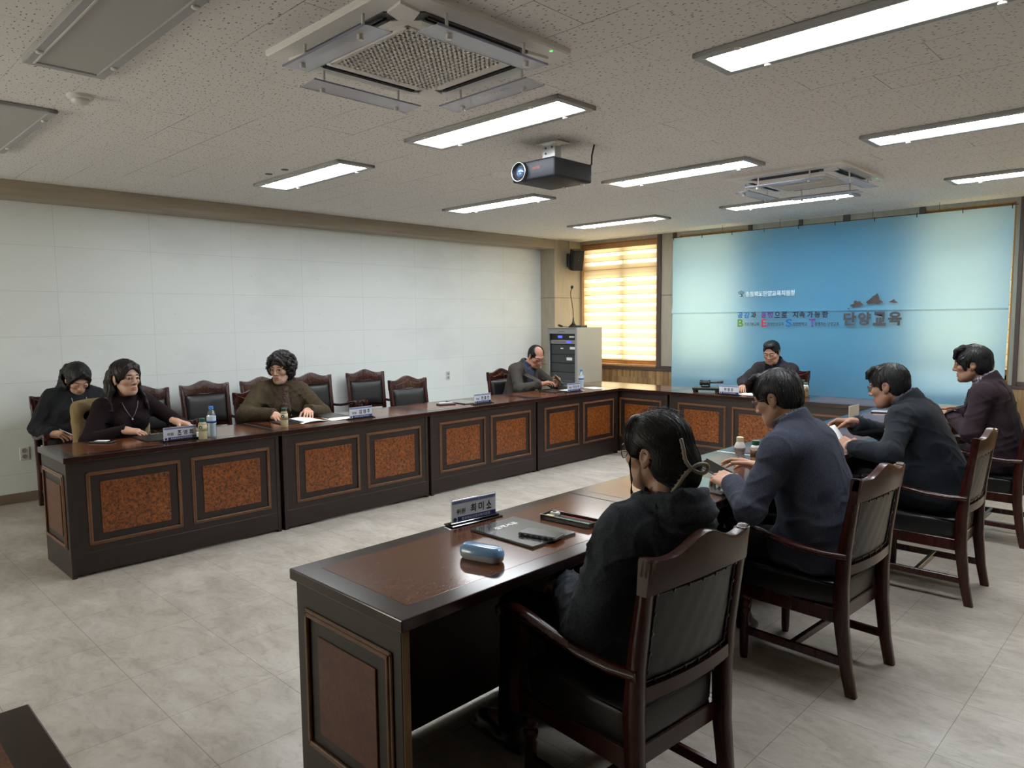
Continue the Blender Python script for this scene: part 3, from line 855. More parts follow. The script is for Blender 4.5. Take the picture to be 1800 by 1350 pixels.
class Field:
    def __init__(s): s.ops = []
    def _push(s, mode, fn, lo, hi, k): s.ops.append((mode, fn, np.array(lo, float), np.array(hi, float), k)); return s
    def cap(s, a, b, ra, rb=None, k=0.02, mode='u', wr=None, flat=None):
        a = np.array(a, float); b = np.array(b, float); rb = ra if rb is None else rb
        ab = b-a; L2 = max(ab @ ab, 1e-9); L = math.sqrt(L2)
        def fn(X, Y, Z):
            px, py, pz = X-a[0], Y-a[1], Z-a[2]
            t = np.clip((px*ab[0]+py*ab[1]+pz*ab[2])/L2, 0, 1)
            qx, qy, qz = px-t*ab[0], py-t*ab[1], pz-t*ab[2]
            d = np.sqrt(qx*qx+qy*qy+qz*qz)-(ra+(rb-ra)*t)
            if wr:
                amp, per, ph = wr
                ww = np.sin(2*PI*t*L/per+ph+(qx*41+qy*57-qz*49))*(0.45+0.55*np.sin(7*t+ph*3+qx*38-qz*29))
                d = d+0.6*amp*ww*np.clip(np.abs(t-0.5)*2.2, 0.25, 1)
            return d
        r = max(ra, rb)+k+0.012
        return s._push(mode, fn, np.minimum(a, b)-r, np.maximum(a, b)+r, k)
    def ell(s, c, r, Rm=None, k=0.02, mode='u'):
        c = np.array(c, float); r = np.array(r, float); Rm = np.eye(3) if Rm is None else np.asarray(Rm, float)
        def fn(X, Y, Z):
            px, py, pz = X-c[0], Y-c[1], Z-c[2]
            u = (px*Rm[0, 0]+py*Rm[1, 0]+pz*Rm[2, 0])/r[0]; v = (px*Rm[0, 1]+py*Rm[1, 1]+pz*Rm[2, 1])/r[1]; w = (px*Rm[0, 2]+py*Rm[1, 2]+pz*Rm[2, 2])/r[2]
            k0 = np.sqrt(u*u+v*v+w*w)+1e-6; k1 = np.sqrt((u/r[0])**2+(v/r[1])**2+(w/r[2])**2)+1e-6
            return k0*(k0-1)/k1
        e = np.sqrt(((Rm*r)**2).sum(1))+k+0.012
        return s._push(mode, fn, c-e, c+e, k)
    def box(s, c, h, rad, Rm=None, k=0.005, mode='u'):
        c = np.array(c, float); h = np.array(h, float); Rm = np.eye(3) if Rm is None else np.asarray(Rm, float)
        def fn(X, Y, Z):
            px, py, pz = X-c[0], Y-c[1], Z-c[2]
            q = [np.abs(px*Rm[0, i]+py*Rm[1, i]+pz*Rm[2, i])-(h[i]-rad) for i in range(3)]
            o = np.sqrt(np.maximum(q[0], 0)**2+np.maximum(q[1], 0)**2+np.maximum(q[2], 0)**2)
            return o+np.minimum(np.maximum(np.maximum(q[0], q[1]), q[2]), 0)-rad
        e = np.sqrt(((Rm*h)**2).sum(1))+k+0.012
        return s._push(mode, fn, c-e, c+e, k)
    def ring(s, c, Rm, ra, rb, tube, hz, k=0.008, mode='u'):
        """elliptic collar band: radii ra (x), rb (y), wall thickness tube, half height hz, axis Rm[:,2]"""
        c = np.array(c, float); Rm = np.asarray(Rm, float)
        def fn(X, Y, Z):
            px, py, pz = X-c[0], Y-c[1], Z-c[2]
            u = px*Rm[0, 0]+py*Rm[1, 0]+pz*Rm[2, 0]; v = px*Rm[0, 1]+py*Rm[1, 1]+pz*Rm[2, 1]; w = px*Rm[0, 2]+py*Rm[1, 2]+pz*Rm[2, 2]
            rr = np.sqrt((u/ra)**2+(v/rb)**2)+1e-6
            dr = (rr-1)*(ra+rb)*0.5
            dz = np.maximum(np.abs(w)-hz, 0)
            return np.sqrt(dr*dr+dz*dz)-tube
        e = max(ra, rb)+tube+hz+k+0.012
        return s._push(mode, fn, c-e, c+e, k)
    def func(s, fn, lo, hi, k=0.0, mode='s'): return s._push(mode, fn, lo, hi, k)
    def mesh(s, h, lo=None, hi=None):
        us = [o for o in s.ops if o[0] == 'u']
        L = np.min([o[2] for o in us], 0) if lo is None else np.array(lo, float)
        H = np.max([o[3] for o in us], 0) if hi is None else np.array(hi, float)
        n = np.ceil((H-L)/h).astype(int)+2
        F = np.full(n, 0.15, np.float32)
        ax = [L[i]+h*np.arange(n[i]) for i in range(3)]
        for (mode, fn, a, b, k) in s.ops:
            i0 = np.clip(np.floor((a-L)/h).astype(int), 0, n); i1 = np.clip(np.ceil((b-L)/h).astype(int)+1, 0, n)
            if np.any(i1 <= i0): continue
            sl = tuple(slice(i0[i], i1[i]) for i in range(3))
            X = ax[0][sl[0]][:, None, None]; Y = ax[1][sl[1]][None, :, None]; Z = ax[2][sl[2]][None, None, :]
            d = fn(X, Y, Z).astype(np.float32) if mode != 'd' else fn(X, Y, Z)
            A = F[sl]
            if mode == 'u':
                if k > 0:
                    t = np.clip(0.5+0.5*(A-d)/k, 0, 1); F[sl] = A+(d-A)*t-k*t*(1-t)
                else: F[sl] = np.minimum(A, d)
            elif mode == 's':
                d = -d
                if k > 0:
                    t = np.clip(0.5-0.5*(A-d)/k, 0, 1); F[sl] = A+(d-A)*t+k*t*(1-t)
                else: F[sl] = np.maximum(A, d)
            elif mode == 'd': F[sl] = A+d
        F[0] = F[-1] = 0.1; F[:, 0] = F[:, -1] = 0.1; F[:, :, 0] = F[:, :, -1] = 0.1
        return nets(F, L, h)

def nets(F, lo, h):
    n = np.array(F.shape)
    S = F < 0
    c = n-1
    cnt = np.zeros(c, np.int8)
    for dx in (0, 1):
        for dy in (0, 1):
            for dz in (0, 1): cnt += S[dx:dx+c[0], dy:dy+c[1], dz:dz+c[2]]
    act = (cnt > 0) & (cnt < 8)
    idx = np.argwhere(act)
    m = len(idx)
    ids = np.full(c, -1, np.int64); ids[act] = np.arange(m)
    acc = np.zeros((m, 3)); num = np.zeros(m)
    I, J, K = idx.T
    for axis in range(3):
        o = [q for q in range(3) if q != axis]
        for da in (0, 1):
            for db in (0, 1):
                p = [I, J, K]; p = [q.copy() for q in p]; p[o[0]] = p[o[0]]+da; p[o[1]] = p[o[1]]+db
                q2 = [q.copy() for q in p]; q2[axis] = q2[axis]+1
                f0 = F[p[0], p[1], p[2]]; f1 = F[q2[0], q2[1], q2[2]]
                x = (f0 < 0) != (f1 < 0)
                t = np.where(x, f0/np.where(x, f0-f1, 1), 0)
                pos = np.stack(p, 1).astype(float); pos[:, axis] += t
                acc[x] += pos[x]; num[x] += 1
    V = acc/np.maximum(num, 1)[:, None]*h+lo
    Q = []
    for axis in range(3):
        o = [(axis+1) % 3, (axis+2) % 3]
        a = [slice(None)]*3; b = [slice(None)]*3
        a[axis] = slice(0, n[axis]-1); b[axis] = slice(1, n[axis])
        for q in o: a[q] = slice(1, n[q]-1); b[q] = slice(1, n[q]-1)
        s0, s1 = S[tuple(a)], S[tuple(b)]
        e = np.argwhere(s0 != s1)
        if not len(e): continue
        fl = s0[tuple(e.T)]
        e = e.copy(); e[:, o[0]] += 1; e[:, o[1]] += 1
        def cell(d0, d1):
            g = e.copy(); g[:, o[0]] += d0; g[:, o[1]] += d1
            return ids[g[:, 0], g[:, 1], g[:, 2]]
        quad = np.stack([cell(-1, -1), cell(0, -1), cell(0, 0), cell(-1, 0)], 1)
        quad[~fl] = quad[~fl][:, ::-1]
        Q.append(quad)
    Q = np.concatenate(Q) if Q else np.zeros((0, 4), int)
    Q = Q[(Q >= 0).all(1)]
    return V, Q

def relax(V, Q, it=1, w=0.5):
    for _ in range(it):
        acc = np.zeros_like(V); num = np.zeros(len(V))
        for i in range(4):
            a, b = Q[:, i], Q[:, (i+1) % 4]
            np.add.at(acc, a, V[b]); np.add.at(num, a, 1); np.add.at(acc, b, V[a]); np.add.at(num, b, 1)
        V = V*(1-w)+w*acc/np.maximum(num, 1)[:, None]
    return V

def np_mesh(name, V, Q, mat, parent, cols=None):
    me = bpy.data.meshes.new(name)
    me.from_pydata(V.tolist(), [], Q.tolist())
    me.polygons.foreach_set('use_smooth', [True]*len(me.polygons))
    me.materials.append(mat)
    if cols is not None:
        at = me.attributes.new('Col', 'FLOAT_COLOR', 'POINT')
        at.data.foreach_set('color', np.concatenate([cols, np.ones((len(cols), 1))], 1).astype(np.float32).ravel())
    o = bpy.data.objects.new(name, me); COL.objects.link(o); o.parent = parent
    return o


# ------------------------------------------------------------------ wall fittings near the corner
def outlet(y, z, label):
    r = thing('wall_outlet', label, 'outlet', (XL, y, z), R(90), 'double wall outlets on the left wall')
    MB().box((-0.036, -0.010, -0.058), (0.036, 0.0, 0.058), 0.005, 2).build('outlet_plate', M['white_plastic'], r)
    for dz in (-0.026, 0.026):
        MB().lathe([(0.020, 0.0), (0.020, 0.003), (0.016, 0.003), (0.015, 0.0012)], (0, -0.010, dz), 20, 'y').build('socket', plain('socket_grey', (0.30, 0.30, 0.30), 0.5), r)
    return r
outlet(0.308, 0.424, 'cream wall outlet low on the white wall at the left picture edge')
outlet(5.16, 0.80, 'small white outlet on the white wall seen above the table, left of the bald man')

r = thing('wall_speaker', 'black wall speaker high on the corner pillar', 'speaker', (-2.22, 7.36, 2.43), R(90))
tl = Matrix.Translation((0.0, -0.155, 0.0)) @ Matrix.Rotation(R(-28), 4, 'Z') @ Matrix.Rotation(R(14), 4, 'X')
MB().prism([(-0.075, 0.10), (0.075, 0.10), (0.098, -0.03), (0.080, -0.085), (-0.080, -0.085), (-0.098, -0.03)], -0.15, 0.15, 'z', tl).build('speaker_body', M['black'], r)
MB().box((-0.078, -0.094, -0.135), (0.078, -0.086, 0.135), 0.004, 1, tl).build('speaker_grille', plain('grille_black', (0.014, 0.014, 0.015), 0.7, bscale=600, bstr=0.4), r)
MB().lathe([(0.006, 0), (0.006, 0.002)], tl @ Vector((0.0, -0.094, 0.0)), 10, 'y').build('badge', M['brass'], r)
MB().box((-0.045, -0.05, -0.10), (0.045, 0.0, 0.10), 0.004).box((-0.02, -0.11, -0.02), (0.02, -0.03, 0.02)).build('speaker_bracket', M['black'], r)
MB().tube([(0.0, -0.012, 0.10), (0.01, -0.010, 0.2), (0.0, -0.008, 0.289)], 0.004, 6).build('cable', M['dark_grey'], r)

# equipment rack with its microphone
r = thing('equipment_rack', 'beige grey equipment rack cabinet of audio gear in the far left corner', 'rack cabinet', (-1.72, 6.90, 0))
W, D, H = 0.275, 0.28, 1.425
b = MB()
b.box((-W, -D, 0.05), (-W+0.02, D, H), 0.002).box((W-0.02, -D, 0.05), (W, D, H), 0.002).box((-W+0.019, -D+0.001, H-0.03), (W-0.019, D-0.001, H-0.0005)).box((-W+0.019, -D+0.001, 0.051), (W-0.019, D-0.001, 0.09)).box((-W+0.019, D-0.02, 0.08), (W-0.019, D-0.0012, H-0.02))
b.build('rack_cabinet', M['rack_body'], r)
b = MB()
b.box((-W+0.001, -D-0.012, 0.06), (-W+0.035, -D-0.0005, H-0.001)).box((W-0.035, -D-0.012, 0.06), (W-0.001, -D-0.0005, H-0.001)).box((-W+0.034, -D-0.0118, H-0.085), (W-0.034, -D-0.0005, H-0.0012)).box((-W+0.034, -D-0.0118, 0.061), (W-0.034, -D-0.0005, 0.12))
b.build('rack_door_frame', M['rack_front'], r)
b = MB()
for i in range(24): b.box((-0.25+i*0.021, -D-0.0135, H-0.022), (-0.238+i*0.021, -D-0.011, H-0.010))
b.build('vent_slots', M['dark_grey'], r)
text('J.AUDIO', 'lettering', M['ink'], r, frame((-0.075, -D-0.0135, H-0.072), (1, 0, 0), (0, 0, 1)), 0.14, 0.024)
MB().lathe([(0.0125, 0), (0.0125, 0.006)], (-W+0.028, -D-0.012, 0.64), 12, 'y').build('door_lock', M['black'], r)
zs = [(1.265, 1.325), (1.195, 1.25), (1.05, 1.18), (0.93, 1.04), (0.80, 0.92)]
for i, (z0, z1) in enumerate(zs):
    d = MB().box((-0.235, -D+0.025, z0), (0.235, D-0.05, z1), 0.003).build('rack_unit', M['dark_grey'] if i > 1 else M['rack_front'] if i == 1 else M['black'], r)
    if i == 0: MB().box((-0.10, -D+0.0225, z0+0.012), (-0.02, -D+0.026, z1-0.012)).build('display', M['blue_led'], d); MB().box((0.11, -D+0.0225, z0+0.018), (0.20, -D+0.026, z1-0.018)).build('label_strip', M['white'], d)
    if i == 1: MB().box((0.06, -D+0.0225, z0+0.012), (0.14, -D+0.026, z1-0.012)).build('display', M['blue_led'], d); MB().box((-0.18, -D+0.0225, z0+0.022), (0.04, -D+0.026, z1-0.026)).build('label_strip', M['dark_grey'], d)
    if i == 2:
        MB().box((0.12, -D+0.0225, z0+0.07), (0.215, -D+0.026, z1-0.025)).build('label_strip', M['white'], d)
        MB().box((-0.05, -D+0.0225, z0+0.075), (0.0, -D+0.026, z1-0.042)).build('label_strip', M['white'], d)
    if i == 3: MB().box((0.06, -D+0.0225, z0+0.035), (0.16, -D+0.026, z1-0.035)).build('label_strip', M['white'], d)
mx = MB().box((-0.235, -D+0.02, 0.30), (0.235, -D+0.10, 0.79), 0.004).build('mixing_desk', plain('mixer', (0.045, 0.050, 0.055), 0.5), r)
b = MB()
for iz in range(9):
    for ix in range(14):
        b.lathe([(0.006, 0), (0.005, 0.010)], (-0.19+ix*0.027, -D+0.02, 0.42+iz*0.032), 6, 'y')
b.build('knob', plain('knob_grey', (0.16, 0.17, 0.18), 0.5), mx)
b = MB()
for ix in range(12): 
    z = 0.345+0.02*math.sin(ix*1.1); b.box((-0.16+ix*0.029, -D+0.008, z), (-0.148+ix*0.029, -D+0.02, z+0.03))
b.build('fader', M['white'], mx)
MB().box((-W+0.02, -D+0.035, 0.09), (W-0.02, -D+0.04, H-0.085)).build('rack_backing', M['black'], r)
for (sx, sy) in ((-1, -1), (1, -1), (-1, 1), (1, 1)): MB().lathe([(0.024, 0.0), (0.026, 0.006), (0.022, 0.051)], (sx*(W-0.04), sy*(D-0.04), 0), 14).build('foot', M['black'], r)

r = thing('gooseneck_microphone', 'black gooseneck microphone standing on the equipment rack', 'microphone', (-1.665, 6.80, 1.425))
MB().lathe([(0.075, 0.0), (0.075, 0.012), (0.05, 0.03), (0.022, 0.06), (0.012, 0.10), (0.009, 0.14)], (0, 0, 0), 20).build('microphone_base', M['black'], r, smooth=True)
MB().tube([(0, 0, 0.12), (-0.005, 0, 0.25), (-0.03, 0, 0.38), (-0.05, 0, 0.46), (-0.035, -0.01, 0.52), (-0.01, -0.02, 0.555)], 0.006, 8).build('gooseneck', M['black'], r, smooth=True)
MB().tube([(-0.018, -0.016, 0.545), (-0.008, -0.02, 0.56), (0.006, -0.026, 0.578), (0.012, -0.028, 0.585)], [0.010, 0.020, 0.020, 0.008], 12).build('windshield', M['black'], r, smooth=True)
o = MB(); 
for q in range(3):
    o.tube([(-1.80+0.01*q, 6.70, 1.431), (-1.88, 6.72+0.03*q, 1.45), (-1.93, 6.78, 1.475-0.012*q), (-1.90, 6.86, 1.44), (-1.82, 6.86, 1.431)], 0.004, 6)
tag(o.build('coiled_cable', M['black'], None, smooth=True), 'black coiled cable on the equipment rack left of the microphone', 'cable')
o = tag(MB().box((-1.60, 6.72, 1.4255), (-1.46, 6.86, 1.455), 0.004).build('wireless_receiver', M['dark_grey'], None), 'small flat grey receiver on the equipment rack right of the microphone', 'receiver')

# ------------------------------------------------------------------ conference tables
TL, TD, TH = 1.3978, 0.571, 0.75
def frame_rect(b, x0, x1, z0, z1, y, w=0.022, d=0.011, m=None):
    """a raised picture-frame moulding on a front facing -Y, two-step profile"""
    def strip(p, q):
        b.box(p, q, 0.003, 1, m)
    for (i, dd) in ((0.0, d*0.6), (w*0.45, d)):
        ww = w*0.55
        strip((x0+i, y-dd, z0+i), (x0+i+ww, y, z1-i)); strip((x1-i-ww, y-dd, z0+i), (x1-i, y, z1-i))
        strip((x0+i, y-dd, z0+i), (x1-i, y, z0+i+ww)); strip((x0+i, y-dd, z1-i-ww), (x1-i, y, z1-i))
table_proto = None
def make_table():
    r = thing('conference_table', 'proto', 'table')
    # top with inlaid panel
    b = MB(); b.box((0.0005, -0.019, TH-0.036), (TL-0.0005, TD+0.012, TH), 0.004, 2); top = b.build('tabletop', M['table_edge'], r)
    MB().box((0.075, 0.055, TH-0.002), (TL-0.075, TD-0.062, TH+0.0006), 0.0005).build('inlay_panel', M['burl_top'], top)
    # front panel: two framed burl squares over a plain kick board
    fp = MB().box((0.04, 0.004, 0.016), (TL-0.04, 0.024, TH-0.036)).build('front_panel', M['dark_wood'], r)
    for (x0, x1) in ((0.118, 0.680), (0.748, 1.308)):
        b = MB(); frame_rect(b, x0, x1, 0.186, 0.641, 0.004); b.build('moulding_frame', M['moulding'], fp)
        MB().box((x0+0.076, -0.001, 0.251), (x1-0.075, 0.006, 0.574), 0.002).build('burl_square', M['burl'], fp)
    MB().box((0.04, 0.0005, 0.016), (TL-0.04, 0.006, 0.145), 0.002).build('kick_board', M['dark_wood'], fp)
    # end panels
    for (xa, xb, sgn) in ((0.014, 0.042, -1), (TL-0.042, TL-0.014, 1)):
        sp = MB().box((xa, 0.0, 0.0), (xb, TD-0.012, TH-0.036), 0.002).build('end_panel', M['dark_wood'], r)
        mm = Matrix.Translation((xa if sgn < 0 else xb, TD if sgn < 0 else 0, 0)) @ Matrix.Rotation(R(-90 if sgn < 0 else 90), 4, 'Z')
        b = MB(); frame_rect(b, 0.052, TD-0.052, 0.175, 0.636, 0.0, 0.024, 0.012, mm); b.build('moulding_frame', M['moulding'] if True else None, sp)
        MB().box((0.13, -0.006, 0.243), (TD-0.13, 0.004, 0.563), 0.002, 1, mm).build('burl_square', M['burl_side'], sp)
        MB().box((xa+0.002, TD-0.013, 0.0), (xb-0.002, TD-0.009, TH-0.037)).build('edge_strip', M['raw_edge'], sp)
    # drawer apron and foot rail at the sitter's side
    MB().box((0.040, 0.33, 0.60), (TL-0.040, 0.35, TH-0.036)).build('apron', M['dark_wood'], r)
    MB().box((0.040, 0.024, 0.575), (TL-0.040, 0.33, 0.590)).build('under_shelf', M['dark_wood'], r)
    return r
table_proto = make_table()
ordn = ['first', 'second', 'third', 'fourth']
tl_labels = ['left row table with the woman in the brown turtleneck, nearest the picture edge', 'left row table with the woman in glasses and olive cardigan', 'left row table with nobody sitting at it, a closed folder on top', 'left row table in the far corner where the bald man sits']
made = []
for i in range(4):
    loc, rz = (0, i*TL, 0), R(90)
    lab = tl_labels[i]
    if i == 0:
        table_proto.location = loc; table_proto.rotation_euler = (0, 0, rz); table_proto['label'] = lab; table_proto['group'] = 'tables of the left row'
    else: dup(table_proto, loc, rz, lab, 'tables of the left row')
for i, lab in enumerate(['back row table in the far left corner, in front of the bright window', 'back row table with the gavel block in front of the banner', 'back row table at the right end, in front of the banner']):
    dup(table_proto, (-0.753+i*TL, 5.613, 0), 0, lab, 'tables of the back row')
for i, lab in enumerate(['nearest table in the foreground, holding the blue glasses case', 'right row table in front of the man in the blue grey jacket', 'right row table where the man holds up paper', 'far right row table joining the back row, with the cream name plate']):
    dup(table_proto, (2.780, -0.033+(i+1)*TL, 0), R(-90), lab, 'tables of the right row')
dup(table_proto, (3.119+TL, -0.845, 0), R(180), 'bare table corner at the bottom left edge of the picture', 'tables')

# ------------------------------------------------------------------ armchairs
def make_chair():
    """faces -Y; origin on the floor under the middle of the seat"""
    r = thing('armchair', 'proto', 'chair')
    wd = M['mahogany']
    W = 0.245
    # back posts run down into the rear legs
    for s in (-1, 1):
        b = MB(); sec = []
        prof = [(0.0, 0.272, 0.226, 0.019, 0.021), (0.12, 0.248, 0.228, 0.020, 0.023), (0.30, 0.226, 0.232, 0.021, 0.027), (0.45, 0.222, 0.236, 0.021, 0.028), (0.60, 0.232, 0.239, 0.020, 0.025), (0.78, 0.258, 0.243, 0.019, 0.020), (0.86, 0.272, 0.245, 0.019, 0.018), (0.905, 0.280, 0.245, 0.019, 0.016)]
        for (z, y, x, hx, hy) in prof:
            c = 0.006
            sec.append([(s*x-hx+c, y-hy, z), (s*x+hx-c, y-hy, z), (s*x+hx, y-hy+c, z), (s*x+hx, y+hy-c, z), (s*x+hx-c, y+hy, z), (s*x-hx+c, y+hy, z), (s*x-hx, y+hy-c, z), (s*x-hx, y-hy+c, z)])
        b.sweep(sec); b.build('leg', wd, r, angle=50)
    # serpentine crest rail
    b = MB(); sec = []
    n = 28
    for i in range(n+1):
        t = -1+2*i/n
        x = t*0.264
        a = abs(t)
        zt = 0.905+0.038*math.exp(-(t/0.36)**2)-0.006*math.exp(-((a-0.62)/0.2)**2)+0.006*(a > 0.9)
        zb = 0.808+0.010*(1-t*t)
        y = 0.282-0.020*(1-t*t)*0.0+0.016*t*t*0-0.0
        y = 0.270+0.022*(1-t*t)
        th = 0.016
        sec.append([(x, y-th-0.004, zb), (x, y+th-0.004, zb), (x, y+th+0.006, zt-0.012), (x, y+th+0.002, zt-0.002), (x, y+0.004, zt), (x, y-th+0.004, zt-0.002), (x, y-th, zt-0.012)])
    b.sweep(sec); cr = b.build('crest_rail', wd, r, angle=50)
    # carved leaves on the front of the crest
    f = Field()
    def bead(x, z, rx, rz, ang=0.0):
        t = x/0.264; y = 0.270+0.022*(1-t*t)-0.016
        f.ell((x, y, z), (rx, 0.008, rz), np.array(Matrix.Rotation(ang, 3, 'Y')), k=0.002)
    bead(0, 0.895, 0.020, 0.014); bead(0, 0.872, 0.012, 0.014)
    for s in (-1, 1):
        pts = [(0.0, 0.876)]
        for (x, z, rx, rz, an) in ((0.024, 0.884, 0.017, 0.007, 0.5), (0.045, 0.876, 0.018, 0.006, -0.3), (0.066, 0.868, 0.016, 0.006, 0.4), (0.088, 0.866, 0.018, 0.005, -0.35), (0.110, 0.860, 0.015, 0.005, 0.3), (0.133, 0.858, 0.015, 0.004, -0.2), (0.155, 0.856, 0.013, 0.004, 0.2), (0.035, 0.860, 0.012, 0.006, -0.6)):
            bead(s*x, z, rx, rz, s*an)
            if x > 0.02 and (x, z) != (0.035, 0.860): pts.append((s*x, z))
        pts.append((s*0.243, 0.885)); bead(s*0.243, 0.893, 0.010, 0.009); f.cap((s*0.03, 0.271, 0.860), (s*0.045, 0.271, 0.875), 0.004, k=0.002)
        for (p, q) in zip(pts[:-1], pts[1:]):
            yy = lambda x: 0.270+0.022*(1-(x/0.264)**2)-0.0155
            f.cap((p[0], yy(p[0]), p[1]), (q[0], yy(q[0]), q[1]), 0.0036, k=0.002)
    v, q = f.mesh(0.0021)
    np_mesh('crest_pattern', v, q, plain('carving_gilt', (0.085, 0.026, 0.014), 0.3), cr)
    # lower back rail (bowed)
    b = MB(); sec = []
    for i in range(13):
        t = -1+2*i/12; x = t*0.222; y = 0.238+0.018*(1-t*t); sec.append([(x, y-0.012, 0.505), (x, y+0.014, 0.505), (x, y+0.014, 0.545), (x, y-0.012, 0.545)])
    b.sweep(sec); b.build('back_rail', wd, r, angle=50)
    # upholstered back: domed front pad, sagging rear sheet
    b = MB()
    nx, nz = 18, 18
    def back_y(x, z):
        t = x/0.222; return 0.222+(z-0.52)*0.135+0.018*(1-t*t)
    for side in (0, 1):
        for iz in range(nz+1):
            for ix in range(nx+1):
                x = -0.222+0.444*ix/nx; z = 0.540+0.275*iz/nz
                u, v_ = (ix/nx-0.5)*2, (iz/nz-0.5)*2
                dome = max(0.0, (1-abs(u)**5)*(1-abs(v_)**5))
                y = back_y(x, z)
                b.v.append((x, y-0.004-0.036*dome**0.6 if side == 0 else y+0.008+0.004*dome+0.0012*math.sin(ix*1.9+iz*0.7), z))
    o1 = (nx+1)*(nz+1)
    for side in (0, 1):
        for iz in range(nz):
            for ix in range(nx):
                a = side*o1+iz*(nx+1)+ix
                b.f.append((a, a+1, a+nx+2, a+nx+1) if side == 0 else (a, a+nx+1, a+nx+2, a+1))
    per = [ix for ix in range(nx)] + [iz*(nx+1)+nx for iz in range(nz)] + [nz*(nx+1)+nx-ix for ix in range(nx)] + [(nz-iz)*(nx+1) for iz in range(nz)]
    for i in range(len(per)):
        p, q = per[i], per[(i+1) % len(per)]
        b.f.append((p, q, q+o1, p+o1))
    bk = b.build('backrest', M['leather'], r, smooth=True)
    b = MB()
    edge = []
    for i in range(13): edge.append((-0.207+0.414*i/12, 0.803))
    for i in range(1, 9): edge.append((0.207, 0.803-0.25*i/9))
    for i in range(13): edge.append((0.207-0.414*i/12, 0.553))
    for i in range(1, 9): edge.append((-0.207, 0.553+0.25*i/9))
    pts = [(x, back_y(x, z)+0.011+0.002*(i % 2), z) for i, (x, z) in enumerate(edge)]
    b.tube(pts, 0.0035, 6, True)
    for i, p in enumerate(pts):
        if i % 2 == 0: b.lathe([(0.0065, 0), (0.005, 0.004), (0.001, 0.006)], (p[0], p[1]+0.006, p[2]), 8, 'y', None)
    b.build('tack_trim', M['black'], bk, smooth=True)
    # seat box and rails
    b = MB()
    nx, ny = 16, 16
    sx0 = 0.222
    for iz, (z, g) in enumerate(((0.352, -0.004), (0.365, 0.0), (0.435, 0.002), (0.448, -0.003), (0.455, -0.012))):
        for k in range(40):
            a = 2*PI*k/40
            ca, sa = math.cos(a), math.sin(a)
            e = 0.22
            px = math.copysign(abs(ca)**e, ca); py = math.copysign(abs(sa)**e, sa)
            w = (0.226 if py > 0 else 0.240)+g
            b.v.append((px*w, -0.012+py*(0.222+g), z))
    for i in range(4):
        for k in range(40):
            l = (k+1) % 40; b.f.append((i*40+k, i*40+l, (i+1)*40+l, (i+1)*40+k))
    c = len(b.v)
    for (q, z) in ((0.75, 0.461), (0.4, 0.465)):
        for k in range(40):
            p = b.v[4*40+k]; b.v.append((p[0]*q, -0.012+(p[1]+0.012)*q, z))
    for i in range(2):
        o0, o1_ = (4*40, c)[i], (c, c+40)[i]
        for k in range(40):
            l = (k+1) % 40; b.f.append((o0+k, o0+l, o1_+l, o1_+k))
    b.f.append(tuple(c+40+k for k in range(40))); b.f.append(tuple(range(39, -1, -1)))
    st = b.build('seat', M['leather'], r, angle=35)
    MB().tube([(px, py, 0.449) for (px, py) in [(-0.236, -0.228), (0.236, -0.228), (0.222, 0.205), (-0.222, 0.205)]], 0.004, 6, True).build('piping', M['leather'], st, smooth=True)
    b = MB()
    b.box((-0.236, -0.236, 0.292), (0.236, -0.205, 0.354), 0.004).box((-0.220, 0.185, 0.292), (0.220, 0.215, 0.354), 0.004)
    for s in (-1, 1): b.box((s*0.215, -0.22, 0.292), (s*0.240, 0.21, 0.354), 0.004)
    b.build('seat_frame', wd, r)
    # front legs, turned
    for s in (-1, 1):
        MB().lathe([(0.016, 0.0), (0.019, 0.03), (0.021, 0.14), (0.019, 0.20), (0.026, 0.213), (0.027, 0.225), (0.019, 0.236), (0.026, 0.25), (0.028, 0.262), (0.020, 0.275), (0.026, 0.285), (0.028, 0.30)], (s*0.218, -0.212, 0), 16).build('leg', wd, r, angle=40)
    # arms with scrolled front ends and curved supports
    for s in (-1, 1):
        b = MB(); sec = []
        path = [(0.258, 0.248, 0.584), (0.264, 0.16, 0.580), (0.268, 0.06, 0.586), (0.274, -0.05, 0.604), (0.280, -0.15, 0.627), (0.282, -0.225, 0.640), (0.282, -0.262, 0.638), (0.281, -0.282, 0.623), (0.281, -0.282, 0.606)]
        for i, (x, y, z) in enumerate(path):
            w = (0.016, 0.021, 0.024, 0.026, 0.028, 0.030, 0.030, 0.028, 0.024)[i]; h = 0.015
            dy = path[min(i+1, 8)][1]-path[max(i-1, 0)][1]; dz = path[min(i+1, 8)][2]-path[max(i-1, 0)][2]
            L = math.hypot(dy, dz); ny, nz_ = -dz/L, dy/L
            if nz_ < 0 and i < 7: ny, nz_ = -ny, -nz_
            ring = []
            for k in range(12):
                a = 2*PI*k/12; u_ = math.cos(a)*w; v2 = math.sin(a)*h
                ring.append((s*(x)+u_, y+ny*v2, z+nz_*v2))
            sec.append(ring)
        b.sweep(sec); arm = b.build('armrest', wd, r, angle=50)
        b = MB(); sec = []
        for (z, y, x) in ((0.29, -0.245, 0.256), (0.40, -0.232, 0.262), (0.50, -0.205, 0.270), (0.56, -0.192, 0.276), (0.618, -0.205, 0.280)):
            sec.append([(s*x-0.014, y-0.020, z), (s*x+0.014, y-0.020, z), (s*x+0.014, y+0.020, z), (s*x-0.014, y+0.020, z)])
        b.sweep(sec); b.build('arm_support', wd, arm, angle=50)
    # H stretcher
    for s in (-1, 1): MB().box((s*0.222-0.011, -0.20, 0.115), (s*0.222+0.011, 0.245, 0.150), 0.003).build('stretcher', wd, r)
    MB().box((-0.215, 0.0, 0.120), (0.215, 0.024, 0.150), 0.003).build('stretcher', wd, r)
    return r
chair_proto = make_chair()
first_chair = [True]
